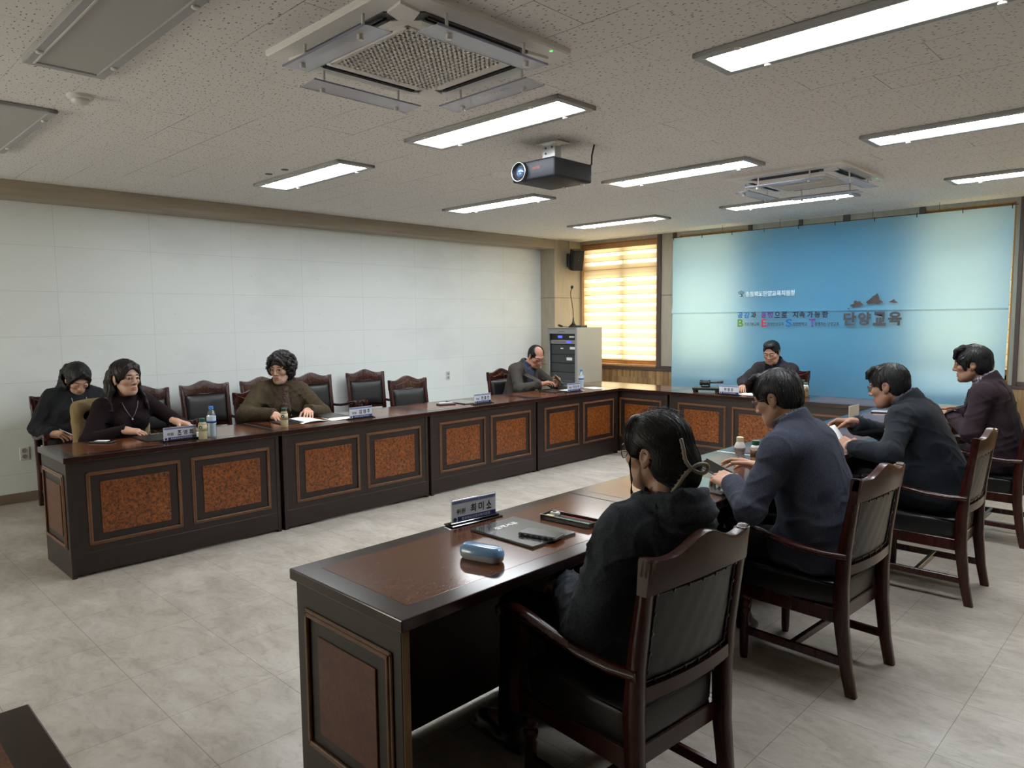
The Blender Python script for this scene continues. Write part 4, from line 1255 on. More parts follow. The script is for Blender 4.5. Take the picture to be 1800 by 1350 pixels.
def chair(x, y, face, label, group, sc=1.0):
    """face = compass angle in degrees (0 = +X) the chair looks towards"""
    rz = R(face+90)
    if first_chair[0]:
        first_chair[0] = False
        chair_proto.location = (x, y, 0); chair_proto.rotation_euler = (0, 0, rz); chair_proto['label'] = label; chair_proto['group'] = group; chair_proto.scale = (0.91, 1, sc)
        return chair_proto
    return dup(chair_proto, (x, y, 0), rz, label, group, (0.91, 1, sc))
GR, GL, GW = 'armchairs along the right row', 'armchairs at the left row tables', 'armchairs along the white wall'
chair(3.592, 0.645, 175.5, 'nearest armchair with the woman in the dark hoodie, its black leather back towards us', GR, 1.02)
chair(3.630, 2.038, 177, 'armchair under the man in the blue grey jacket', GR)
chair(3.735, 3.402, 181, 'armchair under the man in the dark suit who holds paper', GR)
chair(3.765, 4.760, 180, 'armchair at the right edge of the picture under the man in the plum jacket', GR)
HL = 1.035
chair(-0.850, 0.610, 0, 'armchair with a camel coat over it, under the woman in the turtleneck', GL, HL)
chair(-0.870, 1.815, 0, 'armchair under the woman in the olive cardigan', GL, HL)
chair(-0.850, 3.430, 0, 'empty armchair pushed up to the table, second to the left of the bald man', GL, HL)
chair(-0.850, 4.820, 0, 'armchair under the bald man in the grey jacket', GL, HL)
chair(-1.970, 0.560, 0, 'armchair by the wall under the woman looking down at her phone', GW, HL)
chair(-1.900, 1.180, 0, 'empty wall armchair half hidden behind the woman in the turtleneck', GW, HL)
chair(-1.985, 1.795, 0, 'empty wall armchair standing alone in view above the water bottle', GW, HL)
chair(-1.985, 2.400, 0, 'empty wall armchair behind the left shoulder side of the curly haired woman', GW, HL)
chair(-2.080, 3.020, -2, 'empty wall armchair just right of the curly haired woman', GW, HL)
chair(-2.060, 3.685, -9, 'empty wall armchair turned slightly, last in the line by the wall', GW, HL)
chair(1.390, 6.690, -90, 'armchair under the man at the head table in front of the banner', 'armchairs at the back row', HL)

# ------------------------------------------------------------------ people
def mat_skin():
    m, nt, b = newmat('skin')
    a = nt.nodes.new('ShaderNodeAttribute'); a.attribute_name = 'Col'
    f = noise(nt, coords(nt), 60, 4)
    c = mixc(nt, 0.35, a.outputs['Color'], ramp(nt, f, [(0.3, (0.78, 0.74, 0.72)), (0.7, (1.0, 1.0, 1.0))]), 'MULTIPLY')
    nt.links.new(c, b.inputs['Base Color']); inp(b, Roughness=0.48)
    b.inputs['Subsurface Weight'].default_value = 0.08
    b.inputs['Subsurface Radius'].default_value = (0.010, 0.004, 0.002)
    b.inputs['Subsurface Scale'].default_value = 0.5
    return m
M['skin'] = mat_skin()

def mat_hair(name, col, rough=0.46):
    m, nt, b = newmat(name)
    v = coords(nt, (160, 160, 22))
    f = noise(nt, v, 1.0, 3, 0.6)
    nt.links.new(ramp(nt, f, [(0.3, tuple(x*0.6 for x in col)), (0.7, tuple(x*1.6 for x in col))]), b.inputs['Base Color'])
    inp(b, Roughness=rough); b.inputs['Specular IOR Level'].default_value = 0.35
    bump(nt, b, f, 0.4, 0.003)
    return m
M['hair_black'] = mat_hair('hair_black', (0.0075, 0.0075, 0.0085))
M['hair_brown'] = mat_hair('hair_brown', (0.012, 0.0085, 0.0085))
M['hair_dark'] = mat_hair('hair_dark', (0.010, 0.010, 0.011))

def cloth(name, c0, c1, scale=120, rough=0.9, bs=0.25, sheen=0.0, streak=(1, 1, 1)):
    m, nt, b = newmat(name)
    v = coords(nt, streak)
    f = noise(nt, v, scale, 4, 0.65)
    g = noise(nt, v, 7, 3)
    c = ramp(nt, f, [(0.32, c0), (0.68, c1)])
    c = mixc(nt, 0.3, c, ramp(nt, g, [(0.3, (0.75, 0.75, 0.75)), (0.7, (1.1, 1.1, 1.1))]), 'MULTIPLY')
    nt.links.new(c, b.inputs['Base Color']); inp(b, Roughness=rough)
    b.inputs['Sheen Weight'].default_value = sheen*0.12; b.inputs['Sheen Roughness'].default_value = 0.4
    b.inputs['Specular IOR Level'].default_value = 0.15
    bump(nt, b, f, bs, 0.003)
    return m

def plaid(name, base, line, scale=42):
    m, nt, b = newmat(name)
    tc = nt.nodes.new('ShaderNodeTexCoord')
    sp = nt.nodes.new('ShaderNodeSeparateXYZ'); nt.links.new(tc.outputs['Object'], sp.inputs[0])
    def st(s, w): return mathn(nt, 'LESS_THAN', mathn(nt, 'FRACT', mathn(nt, 'MULTIPLY', s, scale)), w)
    s1 = st(mathn(nt, 'ADD', sp.outputs['X'], sp.outputs['Y']), 0.45); s2 = st(mathn(nt, 'ADD', sp.outputs['Z'], mathn(nt, 'MULTIPLY', sp.outputs['Y'], 0.4)), 0.45)
    f = mathn(nt, 'MULTIPLY', mathn(nt, 'ADD', s1, s2), 0.5)
    nt.links.new(mixc(nt, f, base, line), b.inputs['Base Color']); inp(b, Roughness=0.85)
    return m

SKIN = {'f': (0.54, 0.335, 0.245), 'm': (0.43, 0.245, 0.165), 'mt': (0.33, 0.175, 0.115), 'mr': (0.42, 0.21, 0.145)}

def basis(z, y_hint):
    z = unit(z); y = np.array(y_hint, float); y = unit(y-z*(y @ z)); x = np.cross(y, z)
    return np.stack([x, y, z], 1)

def head_field(sp):
    """head frame: X the person's right, Y towards the face, Z up; origin between the ears"""
    f = Field()
    fem = sp.get('fem', False); w = sp.get('hw', 1.0)
    f.ell((0, -0.012, 0.038), (0.076*w, 0.096, 0.080), k=0)
    f.ell((0, 0.022, -0.035), ((0.054 if fem else 0.065)*w, 0.070, 0.086), k=0.03)
    jw = 0.019 if fem else 0.036
    f.cap((-jw, 0.045, -0.092), (jw, 0.045, -0.092), 0.028, k=0.035)
    f.ell((0, 0.073, -0.108), (0.021, 0.019, 0.018), k=0.022)
    gj = 0.038 if fem else 0.053
    f.cap((-gj*w, 0.0, -0.058), (-jw, 0.045, -0.094), 0.022, 0.020, k=0.03); f.cap((gj*w, 0.0, -0.058), (jw, 0.045, -0.094), 0.022, 0.020, k=0.03)
    for s in (-1, 1):
        f.ell((s*(0.040 if fem else 0.044)*w, 0.056, -0.024), (0.025, 0.027, 0.022), k=0.02)
        f.cap((s*0.012, 0.086 if fem else 0.088, 0.026), (s*0.050, 0.070 if fem else 0.072, 0.024), 0.009 if fem else 0.010, 0.007, k=0.020)
        f.ell((s*0.032, 0.104, 0.004), (0.019, 0.018, 0.013), k=0.014, mode='s')
        f.ell((s*0.032, 0.0795, 0.003), (0.0165, 0.0135, 0.0115), k=0.004)
        f.cap((s*0.018, 0.0885, 0.0085), (s*0.046, 0.0835, 0.0075), 0.0042, k=0.005)
        # ears
        E = np.array(Matrix.Rotation(R(-s*18), 3, 'Z') @ Matrix.Rotation(R(12), 3, 'X'))
        f.ell((s*0.079*w, -0.012, -0.006), (0.009, 0.021, 0.033), E, k=0.006)
        f.ell((s*0.090*w, -0.008, -0.002), (0.008, 0.011, 0.018), E, k=0.006, mode='s')
        f.ell((s*0.077*w, -0.002, -0.036), (0.007, 0.010, 0.011), k=0.008)
    f.cap((0, 0.090, 0.018), (0, 0.107, -0.030), 0.0075, 0.0105, k=0.014)
    nz = 0.85 if fem else 1.0
    f.ell((0, 0.106-0.003*(1-nz)/0.15, -0.033), (0.0125*nz, 0.0125*nz, 0.0105*nz), k=0.008)
    for s in (-1, 1): f.ell((s*0.0135, 0.096, -0.037), (0.0085, 0.011, 0.0075), k=0.007)
    f.cap((-0.019, 0.086, -0.0665), (0.019, 0.086, -0.0665), 0.0062, k=0.010); f.ell((0, 0.0925, -0.0655), (0.014, 0.006, 0.005), k=0.006)
    f.cap((-0.016, 0.086, -0.0775), (0.016, 0.086, -0.0775), 0.0068, k=0.010); f.ell((0, 0.0915, -0.0780), (0.013, 0.006, 0.006), k=0.006)
    f.cap((0, 0.0985, -0.0722), (0.021, 0.0940, -0.0702), 0.0016, k=0.003, mode='s'); f.cap((0, 0.0985, -0.0722), (-0.021, 0.0940, -0.0702), 0.0016, k=0.003, mode='s')
    if sp.get('mouth_open'): f.ell((0, 0.094, -0.0735), (0.013, 0.012, 0.0055), k=0.004, mode='s')
    return f

def head_colors(V, sp):
    base = np.array(SKIN[sp['skin']]); C = np.tile(base, (len(V), 1))
    x, y, z = V.T; ax = np.abs(x)
    def mixm(mask, col, a=1.0):
        mk = np.clip(mask, 0, 1)[:, None]*a
        C[:] = C*(1-mk)+np.array(col)*mk
    front = (y > 0.045)
    lip = np.clip(1.35-(x/0.023)**2-((z+0.072)/0.0095)**2, 0, 1)*(y > 0.072)
    mixm(lip, (0.36, 0.10, 0.085) if sp.get('fem') else (0.27, 0.105, 0.08), 0.8)
    blush = np.clip(1-((ax-0.043)/0.026)**2-((z+0.028)/0.022)**2, 0, 1)*front
    mixm(blush, base*np.array((1.05, 0.80, 0.78)), 0.5)
    brow = np.clip(1.6-((ax-0.033)/0.0195)**2*1.2-((z-0.0262-0.09*(0.036-ax)*-1*0.6)/0.0046)**2, 0, 1)*front
    mixm(brow, (0.014, 0.010, 0.009), 0.95)
    eye = np.clip(1.5-((ax-0.032)/0.0140)**2*1.3-((z-0.0022)/0.0054)**2*1.2, 0, 1)*(y > 0.070)
    if sp.get('eyes', 'open') == 'open':
        mixm(eye, (0.55, 0.50, 0.46), 0.9)
        gx = sp.get('gaze', 0.0)
        iris = ((x-(np.sign(x)*0.032+gx))**2+(z-0.0028)**2 < 0.0064**2)*(eye > 0.2)
        mixm(iris.astype(float), (0.008, 0.006, 0.005), 1.0)
        lid = np.clip(1.5-((ax-0.033)/0.0165)**2-((z-0.0078+0.0*ax)/0.0028)**2, 0, 1)*(y > 0.066)
        mixm(lid, (0.012, 0.008, 0.007), 0.95)
    else:
        lid = np.clip(1.4-((ax-0.033)/0.0165)**2-((z+0.0035)/0.0022)**2, 0, 1)*(y > 0.066)
        mixm(lid, (0.02, 0.012, 0.01), 0.85)
    for s in (-1, 1):
        nos = ((x-s*0.0085)**2+(z+0.0430)**2 < 0.0042**2)*(y > 0.09)
        mixm(nos.astype(float), (0.09, 0.035, 0.025), 0.8)
    if sp.get('stubble'):
        st = np.clip((-0.048-z)/0.03, 0, 1)*(y > -0.02); mixm(st, base*0.72, 0.45)
    return C

def hand_field(side, curl, spread=0.0, thumb=(0.5, 0.35), pinch=False):
    """wrist at origin, fingers along +Y, back of the hand +Z; thumb on -X for a right hand held palm down"""
    t = -1 if side == 'R' else 1
    f = Field()
    f.box((0, 0.048, 0.0), (0.041, 0.050, 0.0145), 0.0135, k=0)
    f.ell((t*0.024, 0.030, -0.008), (0.020, 0.034, 0.014), k=0.012)
    f.ell((-t*0.024, 0.034, -0.006), (0.016, 0.036, 0.013), k=0.012)
    f.cap((0, -0.028, 0), (0, 0.012, 0), 0.0235, 0.026, k=0.02)
    f.ell((0, -0.005, 0), (0.031, 0.03, 0.020), k=0.02)
    segs = {0: (0.044, 0.026, 0.021), 1: (0.048, 0.030, 0.022), 2: (0.044, 0.028, 0.021), 3: (0.034, 0.021, 0.018)}
    tips = []
    for i, (x, y) in enumerate(((0.030, 0.090), (0.0105, 0.096), (-0.0095, 0.092), (-0.0285, 0.082))):
        c = curl[i] if isinstance(curl, (list, tuple)) and isinstance(curl[0], (list, tuple)) else curl
        p = np.array((t*x, y, 0.002)); a = 0.0; sx = t*(1.5-i)*(0.045+spread)
        r = 0.0092 if i < 3 else 0.0080
        f.cap((t*x*0.9, y-0.035, 0.001), p, 0.0105, r+0.0008, k=0.008)
        for j, L in enumerate(segs[i]):
            a += c[j]
            d = np.array((math.sin(sx)*math.cos(a), math.cos(sx)*math.cos(a), -math.sin(a)))
            q = p+d*L; r2 = r*(0.90 if j < 2 else 0.82)
            f.cap(p, q, r, r2, k=0.003); p = q; r = r2
        tips.append(p)
    a, b = thumb
    p = np.array((t*0.028, 0.020, -0.004)); d = unit((t*math.sin(0.75+a*0.3), math.cos(0.75+a*0.3), -a)); q = p+d*0.042
    f.cap(p, q, 0.0150, 0.0115, k=0.010)
    d2 = unit((t*math.sin(0.55-b), math.cos(0.55-b), -a*1.1)); q2 = q+d2*0.034; f.cap(q, q2, 0.0112, 0.0098, k=0.004)
    d3 = unit((t*math.sin(0.35-b*1.4), math.cos(0.35-b*1.4), -a*1.0)); f.cap(q2, q2+d3*0.026, 0.0096, 0.0080, k=0.003)
    return f

def ik(S, Wp, l1, l2, pole):
    S = np.array(S, float); Wp = np.array(Wp, float); d = Wp-S; D = np.linalg.norm(d); D = min(D, (l1+l2)*0.999)
    u = unit(d); a = (l1*l1-l2*l2+D*D)/(2*D); h = math.sqrt(max(l1*l1-a*a, 0))
    p = np.array(pole, float); p = unit(p-u*(p @ u))
    return S+u*a+p*h, S+u*D

def person(sp):
    r = thing('person', sp['label'], 'person', (sp['at'][0], sp['at'][1], 0), R(sp['face']-90))
    ang = R(sp['face']-90)
    ca, sa = math.cos(ang), math.sin(ang)
    Wm = np.array([[ca, -sa, 0], [sa, ca, 0], [0, 0, 1]])          # local to world
    org = np.array((sp['at'][0], sp['at'][1], 0.0))
    loc = lambda p: Wm.T @ (np.array(p, float)-org)
    dirl = lambda p: Wm.T @ np.array(p, float)
    pel = np.array((0, 0, sp.get('pz', 0.555)))
    neck = loc(sp['neck']); head = loc(sp['head'])
    up = unit(neck-pel); Ls = np.linalg.norm(neck-pel)
    tw = R(sp.get('twist', 0)); xh = np.array((math.cos(tw), math.sin(tw), 0.0))
    X = unit(xh-up*(xh @ up)); Yv = np.cross(up, X); T = np.stack([X, Yv, up], 1)
    B0 = basis(up, (0, 1, 0))
    w, dd = sp.get('w', 1.0), sp.get('d', 1.0)
    sw = 0.172*w
    shz = sp.get('shz', 0.055)
    sh = {s: neck-up*shz+X*(s*sw)+Yv*0.012 for s in (1, -1)}           # +1 = the person's right
    arms = {}
    for s, key in ((1, 'rh'), (-1, 'lh')):
        hd = sp[key]
        wp = loc(hd['w']); el, wp = ik(sh[s], wp, sp.get('ua', 0.285), sp.get('fa', 0.255), dirl(hd.get('pole', (0, 0, -1))))
        arms[s] = (sh[s], el, wp)
        hd['wl'] = wp
    hip = {s: pel+np.array((s*0.09, 0.02, -0.02)) for s in (1, -1)}
    ky = sp.get('knee', 0.44)
    kn = {s: pel+np.array((s*0.12, ky, -0.03)) for s in (1, -1)}
    an = {s: np.array((s*0.12, ky+sp.get('foot', 0.04), 0.095)) for s in (1, -1)}

    def torso(f, t, k=0.05, bust=True, z0=0.0, lo=True):
        if lo: f.ell(pel+up*0.02, (0.168*w+t, 0.118*dd+t, 0.115+t), B0, k=0)
        f.ell(pel+up*(0.38*Ls), (0.145*w+t, 0.108*dd+t, 0.15), T, k=k)
        f.ell(pel+up*(0.68*Ls)+Yv*0.006, (0.158*w+t, 0.112*dd+t, 0.155+t), T, k=k)
        f.cap(sh[1]-X*0.03, sh[-1]+X*0.03, 0.058+t, k=k)
        f.cap(neck+up*0.02, neck-up*0.06+X*0.11*w, 0.046+t*0.8, 0.048+t, k=0.04); f.cap(neck+up*0.02, neck-up*0.06-X*0.11*w, 0.046+t*0.8, 0.048+t, k=0.04)
        f.ell(neck-up*0.10-Yv*0.045, (0.13*w+t, 0.06+t, 0.13), T, k=0.05)
        if sp.get('fem') and bust:
            for s in (1, -1): f.ell(pel+up*(0.64*Ls)+Yv*(0.088*dd)+X*s*0.075, (0.062+t, 0.050+t, 0.062+t), T, k=0.04)
        if sp.get('belly'): f.ell(pel+up*(0.27*Ls)+Yv*(0.05+sp['belly']), (0.13*w+t, 0.10+t, 0.13), T, k=0.06)
    # --- skin: head and neck, hidden limbs, hands joined into one body
    hy = R(sp['hface']-sp['face']); hp = R(sp.get('pitch', 0)); hr = R(sp.get('roll', 0))
    HR = np.array(Matrix.Rotation(hy, 3, 'Z') @ Matrix.Rotation(-hp, 3, 'X') @ Matrix.Rotation(hr, 3, 'Y'))
    hs = sp.get('hs', 1.0)
    h2l = lambda V: (V*hs) @ HR.T+head
    l2h = lambda p: (HR.T @ (np.array(p, float)-head))/hs
    hf = head_field(sp)
    nb = l2h(neck-up*0.02+Yv*0.0); nr = 0.045 if sp.get('fem') else 0.053
    hf.cap((0, -0.028, -0.055), nb, nr, nr*1.12, k=0.018)
    hf.ell(l2h(neck-up*0.03+Yv*0.02), np.array((0.09, 0.05, 0.045)), HR.T @ T, k=0.04)
    hv, hq = hf.mesh(sp.get('hh', 0.0030))
    hc = head_colors(hv, sp)
    parts = [(h2l(hv), hq, hc)]
    bf = Field(); torso(bf, -0.014)
    for s in (1, -1):
        a, e, wv = arms[s]
        bf.cap(a, e, 0.042, 0.032, k=0.03); bf.cap(e, wv, 0.032, 0.022, k=0.02)
        bf.cap(hip[s], kn[s], 0.075, 0.052, k=0.03); bf.cap(kn[s], an[s], 0.050, 0.035, k=0.02); bf.cap(an[s], an[s]+np.array((0, 0.13, -0.045)), 0.036, 0.028, k=0.02)
    bv, bq = bf.mesh(0.016)
    base = np.array(SKIN[sp['skin']])
    parts.append((bv, bq, np.tile(base, (len(bv), 1))))
    for s, key in ((1, 'rh'), (-1, 'lh')):
        hd = sp[key]
        f = hand_field('R' if s > 0 else 'L', hd.get('curl', (0.25, 0.35, 0.25)), hd.get('spread', 0.0), hd.get('thumb', (0.5, 0.3)))
        v, q = f.mesh(0.0030)
        y = unit(dirl(hd['dir'])); z = dirl(hd['back']); z = unit(z-y*(z @ y)); x = np.cross(y, z)
        Hm = np.stack([x, y, z], 1)
        v = (v*(0.96 if sp.get('fem') else 1.03)) @ Hm.T+hd['wl']
        parts.append((v, q, np.tile(base*np.array((1.04, 0.97, 0.95)), (len(v), 1))))
    n = 0; AV, AQ, AC = [], [], []
    for v, q, c in parts: AV.append(v); AQ.append(q+n); AC.append(c); n += len(v)
    np_mesh('body', np.concatenate(AV), np.concatenate(AQ), M['skin'], r, np.concatenate(AC))
    # --- trousers and shoes
    f = Field()
    f.ell(pel+up*0.0, (0.175*w, 0.125*dd, 0.105), B0, k=0)
    for s in (1, -1):
        f.cap(hip[s], kn[s], 0.092, 0.070, k=0.03, wr=(0.0025, 0.07, s)); f.cap(kn[s], an[s]+np.array((0, 0, 0.0)), 0.068, 0.056, k=0.03, wr=(0.003, 0.06, s*2))
    v, q = f.mesh(0.011); np_mesh('trousers', v, q, sp['trousers'], r)
    for s in (1, -1):
        f = Field(); a = an[s]
        f.box((a[0], a[1]+0.055, 0.018), (0.047, 0.140, 0.017), 0.012, k=0)
        f.ell((a[0], a[1]+0.11, 0.045), (0.044, 0.085, 0.034), k=0.015); f.cap((a[0], a[1]-0.02, 0.05), (a[0], a[1]-0.005, 0.09), 0.047, 0.043, k=0.03)
        f.box((a[0], a[1]+0.055, -0.05), (0.2, 0.3, 0.0505), 0.0, k=0, mode='s')
        v, q = f.mesh(0.008); np_mesh('shoe', v, q, M['black'], r)
    nax = unit(unit(head-neck)*0.45+up*0.55)
    ctx = dict(naxis=nax, r=r, pel=pel, neck=neck, up=up, X=X, Y=Yv, T=T, B0=B0, Ls=Ls, sh=sh, arms=arms, hip=hip, kn=kn, torso=torso, w=w, dd=dd, head=head, HR=HR, h2l=h2l, l2h=l2h, hs=hs, loc=loc, dirl=dirl, sp=sp)
    for g in sp['wear']: g(ctx)
    return ctx

# ---- garments
def sleeves(f, c, ra, re, rw, stop=0.0, k=0.045, amp=0.0035):
    for s in (1, -1):
        a, e, wv = c['arms'][s]
        end = wv+unit(e-wv)*stop
        f.cap(a-c['X']*s*0.005, e, ra, re, k=k, wr=(amp, 0.075, s*1.3)); f.cap(e, end, re, rw, k=0.018, wr=(amp, 0.055, s*2.1))
        f.ell(e, (re*0.98,)*3, k=0.02)

def folds(amp, seed, sc=1.0):
    """soft swells plus narrow creases that come and go"""
    g = np.random.default_rng(seed)
    sw = [(g.normal(size=3)*12*sc, g.uniform(0, 6)) for _ in range(2)]
    cr = []
    for _ in range(5):
        k = g.normal(size=3); k = k/np.linalg.norm(k)
        cr.append((k*g.uniform(26, 46)*sc, g.uniform(0, 6), g.normal(size=3)*13*sc, g.uniform(0, 6), g.normal(size=3)*17*sc, g.uniform(0, 6)))
    def fn(X, Y, Z):
        d = 0
        for (k, p) in sw: d = d+np.sin(X*k[0]+Y*k[1]+Z*k[2]*0.8+p)*0.5*amp
        for (k, p, wv, q, mk, r) in cr:
            ph = X*k[0]+Y*k[1]+Z*k[2]+p+1.3*np.sin(X*wv[0]+Y*wv[1]+Z*wv[2]+q)
            ridge = (1-np.abs(np.sin(ph)))**3
            mask = np.clip(np.sin(X*mk[0]+Y*mk[1]+Z*mk[2]+r)*1.6-0.25, 0, 1)
            d = d-ridge*mask*amp*1.9
        return np.asarray(d, np.float32)
    return fn
BIG = ((-2, -2, -1), (2, 2, 3))

def jacket(mat, open_z=0.42, vw=0.075, t=0.016, seed=1, cuff=0.012, h=0.0075, hem=True, lapel=True, collar=True, sl=(0.066, 0.054, 0.044), vent=False, buttons=None, pin=False, name='jacket'):
    def make(c):
        f = Field(); pel, up, X, Y, T, Ls, neck = c['pel'], c['up'], c['X'], c['Y'], c['T'], c['Ls'], c['neck']
        c['torso'](f, t)
        f.ell(pel+up*(0.40*Ls)-Y*0.004, (0.158*c['w']+t, 0.122*c['dd']+t, 0.23), T, k=0.05)
        f.ell(pel+up*(0.17*Ls)-Y*0.006, (0.170*c['w']+t, 0.132*c['dd']+t, 0.15), c['B0'], k=0.06)
        f.box(neck-up*0.17-Y*0.055, (0.150*c['w'], 0.045+t*0.5, 0.13), 0.045, T, k=0.05)
        for s in (1, -1): f.cap(c['sh'][s]-X*s*0.03, c['sh'][s]+X*s*0.012-up*0.008, 0.056+t*0.6, 0.055+t*0.4, k=0.03)
        sleeves(f, c, sl[0], sl[1], sl[2], cuff)
        if hem:
            f.ell(pel-up*0.03, (0.182*c['w']+t, 0.138*c['dd']+t, 0.085), c['B0'], k=0.04)
            for s in (1, -1): f.cap(c['hip'][s]+np.array((s*0.012, 0, 0.0)), c['hip'][s]+np.array((s*0.016, 0.12, 0.005)), 0.108, 0.098, k=0.03)
        f.func(folds(0.0030, seed), *BIG, mode='d')
        def tq(Xg, Yg, Zg):
            px, py, pz = Xg-pel[0], Yg-pel[1], Zg-pel[2]
            return (px*X[0]+py*X[1]+pz*X[2], px*Y[0]+py*Y[1]+pz*Y[2], px*up[0]+py*up[1]+pz*up[2])
        z0, z1 = open_z*Ls, Ls*1.0
        th = math.atan2(vw, z1-z0); ct, st = math.cos(th), math.sin(th)
        def wedge(off):
            def fn(Xg, Yg, Zg):
                u, v, q = tq(Xg, Yg, Zg)
                return np.maximum(np.abs(u)*ct-(q-z0)*st-off, 0.02-v)
            return fn
        if lapel:
            # lapels: a slightly raised layer either side of the opening
            def lap(Xg, Yg, Zg):
                u, v, q = tq(Xg, Yg, Zg)
                w1 = np.abs(u)*ct-(q-z0)*st
                notch = np.where(q > 0.80*Ls, 0.050, 0.018+0.050*np.clip((q-z0)/(0.8*Ls-z0), 0, 1))
                notch = np.where((q > 0.785*Ls) & (q < 0.805*Ls), 0.028, notch)
                inside = np.maximum(np.maximum(w1-notch, 0.03-v), np.maximum(z0-0.01-q, q-1.02*Ls))
                return (-0.0065*np.clip(-inside/0.002, 0, 1)).astype(np.float32)
            f.func(lap, *BIG, mode='d')
        if collar:
            na = c['naxis']; cR = basis(unit(na+Y*0.22), (0, 1, 0))
            f.ring(neck+na*0.026+Y*0.002, cR, 0.080, 0.084, 0.0090, 0.026, k=0.005)
        f.func(wedge(0.0), *BIG, k=0.004)
        f.cap(neck+c['naxis']*0.00, neck+c['naxis']*0.20, 0.066, 0.076, k=0.004, mode='s')
        if vent:
            f.box(pel-Y*0.16-up*0.02, (0.0022, 0.09, 0.15), 0.001, T, mode='s', k=0.002)
        # flat hem and open front below the button
        f.func(lambda Xg, Yg, Zg: np.maximum(np.maximum(np.abs(tq(Xg, Yg, Zg)[0])-0.004-np.maximum(0.12-tq(Xg, Yg, Zg)[2], 0)*0.5, 0.05-tq(Xg, Yg, Zg)[1]), tq(Xg, Yg, Zg)[2]-0.16), *BIG, k=0.003)
        for s in (1, -1):   # open cuffs
            a, e, wv = c['arms'][s]
            d = unit(wv-e); f.box(wv+d*(0.006-cuff+0.06), (0.066, 0.066, 0.06), 0.0, basis(d, (0.3, 0.2, 1)), k=0.003, mode='s')
        v, q = f.mesh(h)
        v = relax(v, q, 2, 0.4)
        o = np_mesh(name, v, q, mat, c['r'])
        c['jacket'] = o
        def surf(u, z):   # a point on the front
            p = pel+X*u+up*z; best = None
            vv = v-p; uu = vv @ X; zz = vv @ up; yy = vv @ Y
            m = (np.abs(uu) < 0.012) & (np.abs(zz) < 0.012)
            return p+Y*(yy[m].max() if m.any() else 0.13)
        c['surf'] = surf
        if lapel:
            fr_ = (v-pel) @ Y; uu_ = (v-pel) @ X; zz_ = (v-pel) @ up
            def front(u, z):
                m = (np.abs(uu_-u) < 0.014) & (np.abs(zz_-z) < 0.014) & (fr_ > 0.0)
                return fr_[m].max() if m.any() else None
            for s in (1, -1):
                b = MB(); rows = 15; cols = 5; ok = True; last = 0.10
                ys = []
                for i in range(rows):
                    z = z0+(0.965*Ls-z0)*i/(rows-1); tt = (z-z0)/(Ls-z0)
                    wid = 0.012+0.064*min(1, tt/0.74)
                    if tt > 0.80: wid = 0.044
                    elif tt > 0.74: wid = 0.076-0.032*(tt-0.74)/0.06
                    row = []
                    for k in range(cols):
                        u = s*((z-z0)*math.tan(th)+0.003+wid*k/(cols-1))
                        y = front(u, z); y = last if y is None else y; last = y
                        row.append((u, y, z))
                    ys.append(row)
                for row in ys:
                    for (u, y, z) in row: b.v.append(tuple(pel+X*u+up*z+Y*(y+0.0065)))
                nn = rows*cols
                for row in ys:
                    for (u, y, z) in row: b.v.append(tuple(pel+X*u+up*z+Y*(y-0.002)))
                for i in range(rows-1):
                    for k in range(cols-1):
                        a_ = i*cols+k; b.f.append((a_, a_+1, a_+cols+1, a_+cols)); b.f.append((nn+a_, nn+a_+cols, nn+a_+cols+1, nn+a_+1))
                rim = [k for k in range(cols)]+[i*cols+cols-1 for i in range(1, rows)]+[(rows-1)*cols+k for k in range(cols-2, -1, -1)]+[i*cols for i in range(rows-2, 0, -1)]
                for i in range(len(rim)):
                    p_, q_ = rim[i], rim[(i+1) % len(rim)]; b.f.append((p_, q_, nn+q_, nn+p_))
                b.build('lapel', mat, o, angle=60)
        for (u, z) in (buttons or []):
            p = surf(u, z*Ls); m = Matrix.Translation(p) @ Matrix(((X[0], up[0], Y[0]), (X[1], up[1], Y[1]), (X[2], up[2], Y[2]))).to_4x4()
            MB().lathe([(0.010, -0.002), (0.010, 0.002), (0.008, 0.0035), (0.001, 0.003)], (0, 0, 0), 12, 'z', m).build('button', sp_button(c), o, smooth=True)
        if pin:
            p = surf(-0.085, 0.80*Ls)
            MB().lathe([(0.001, -0.009), (0.008, -0.004), (0.009, 0), (0.008, 0.004), (0.001, 0.009)], p, 12).build('lapel_pin', M['white'] if pin == 1 else M['metal'], o, smooth=True)
    return make
def sp_button(c): return c['sp'].get('button', M['black'])

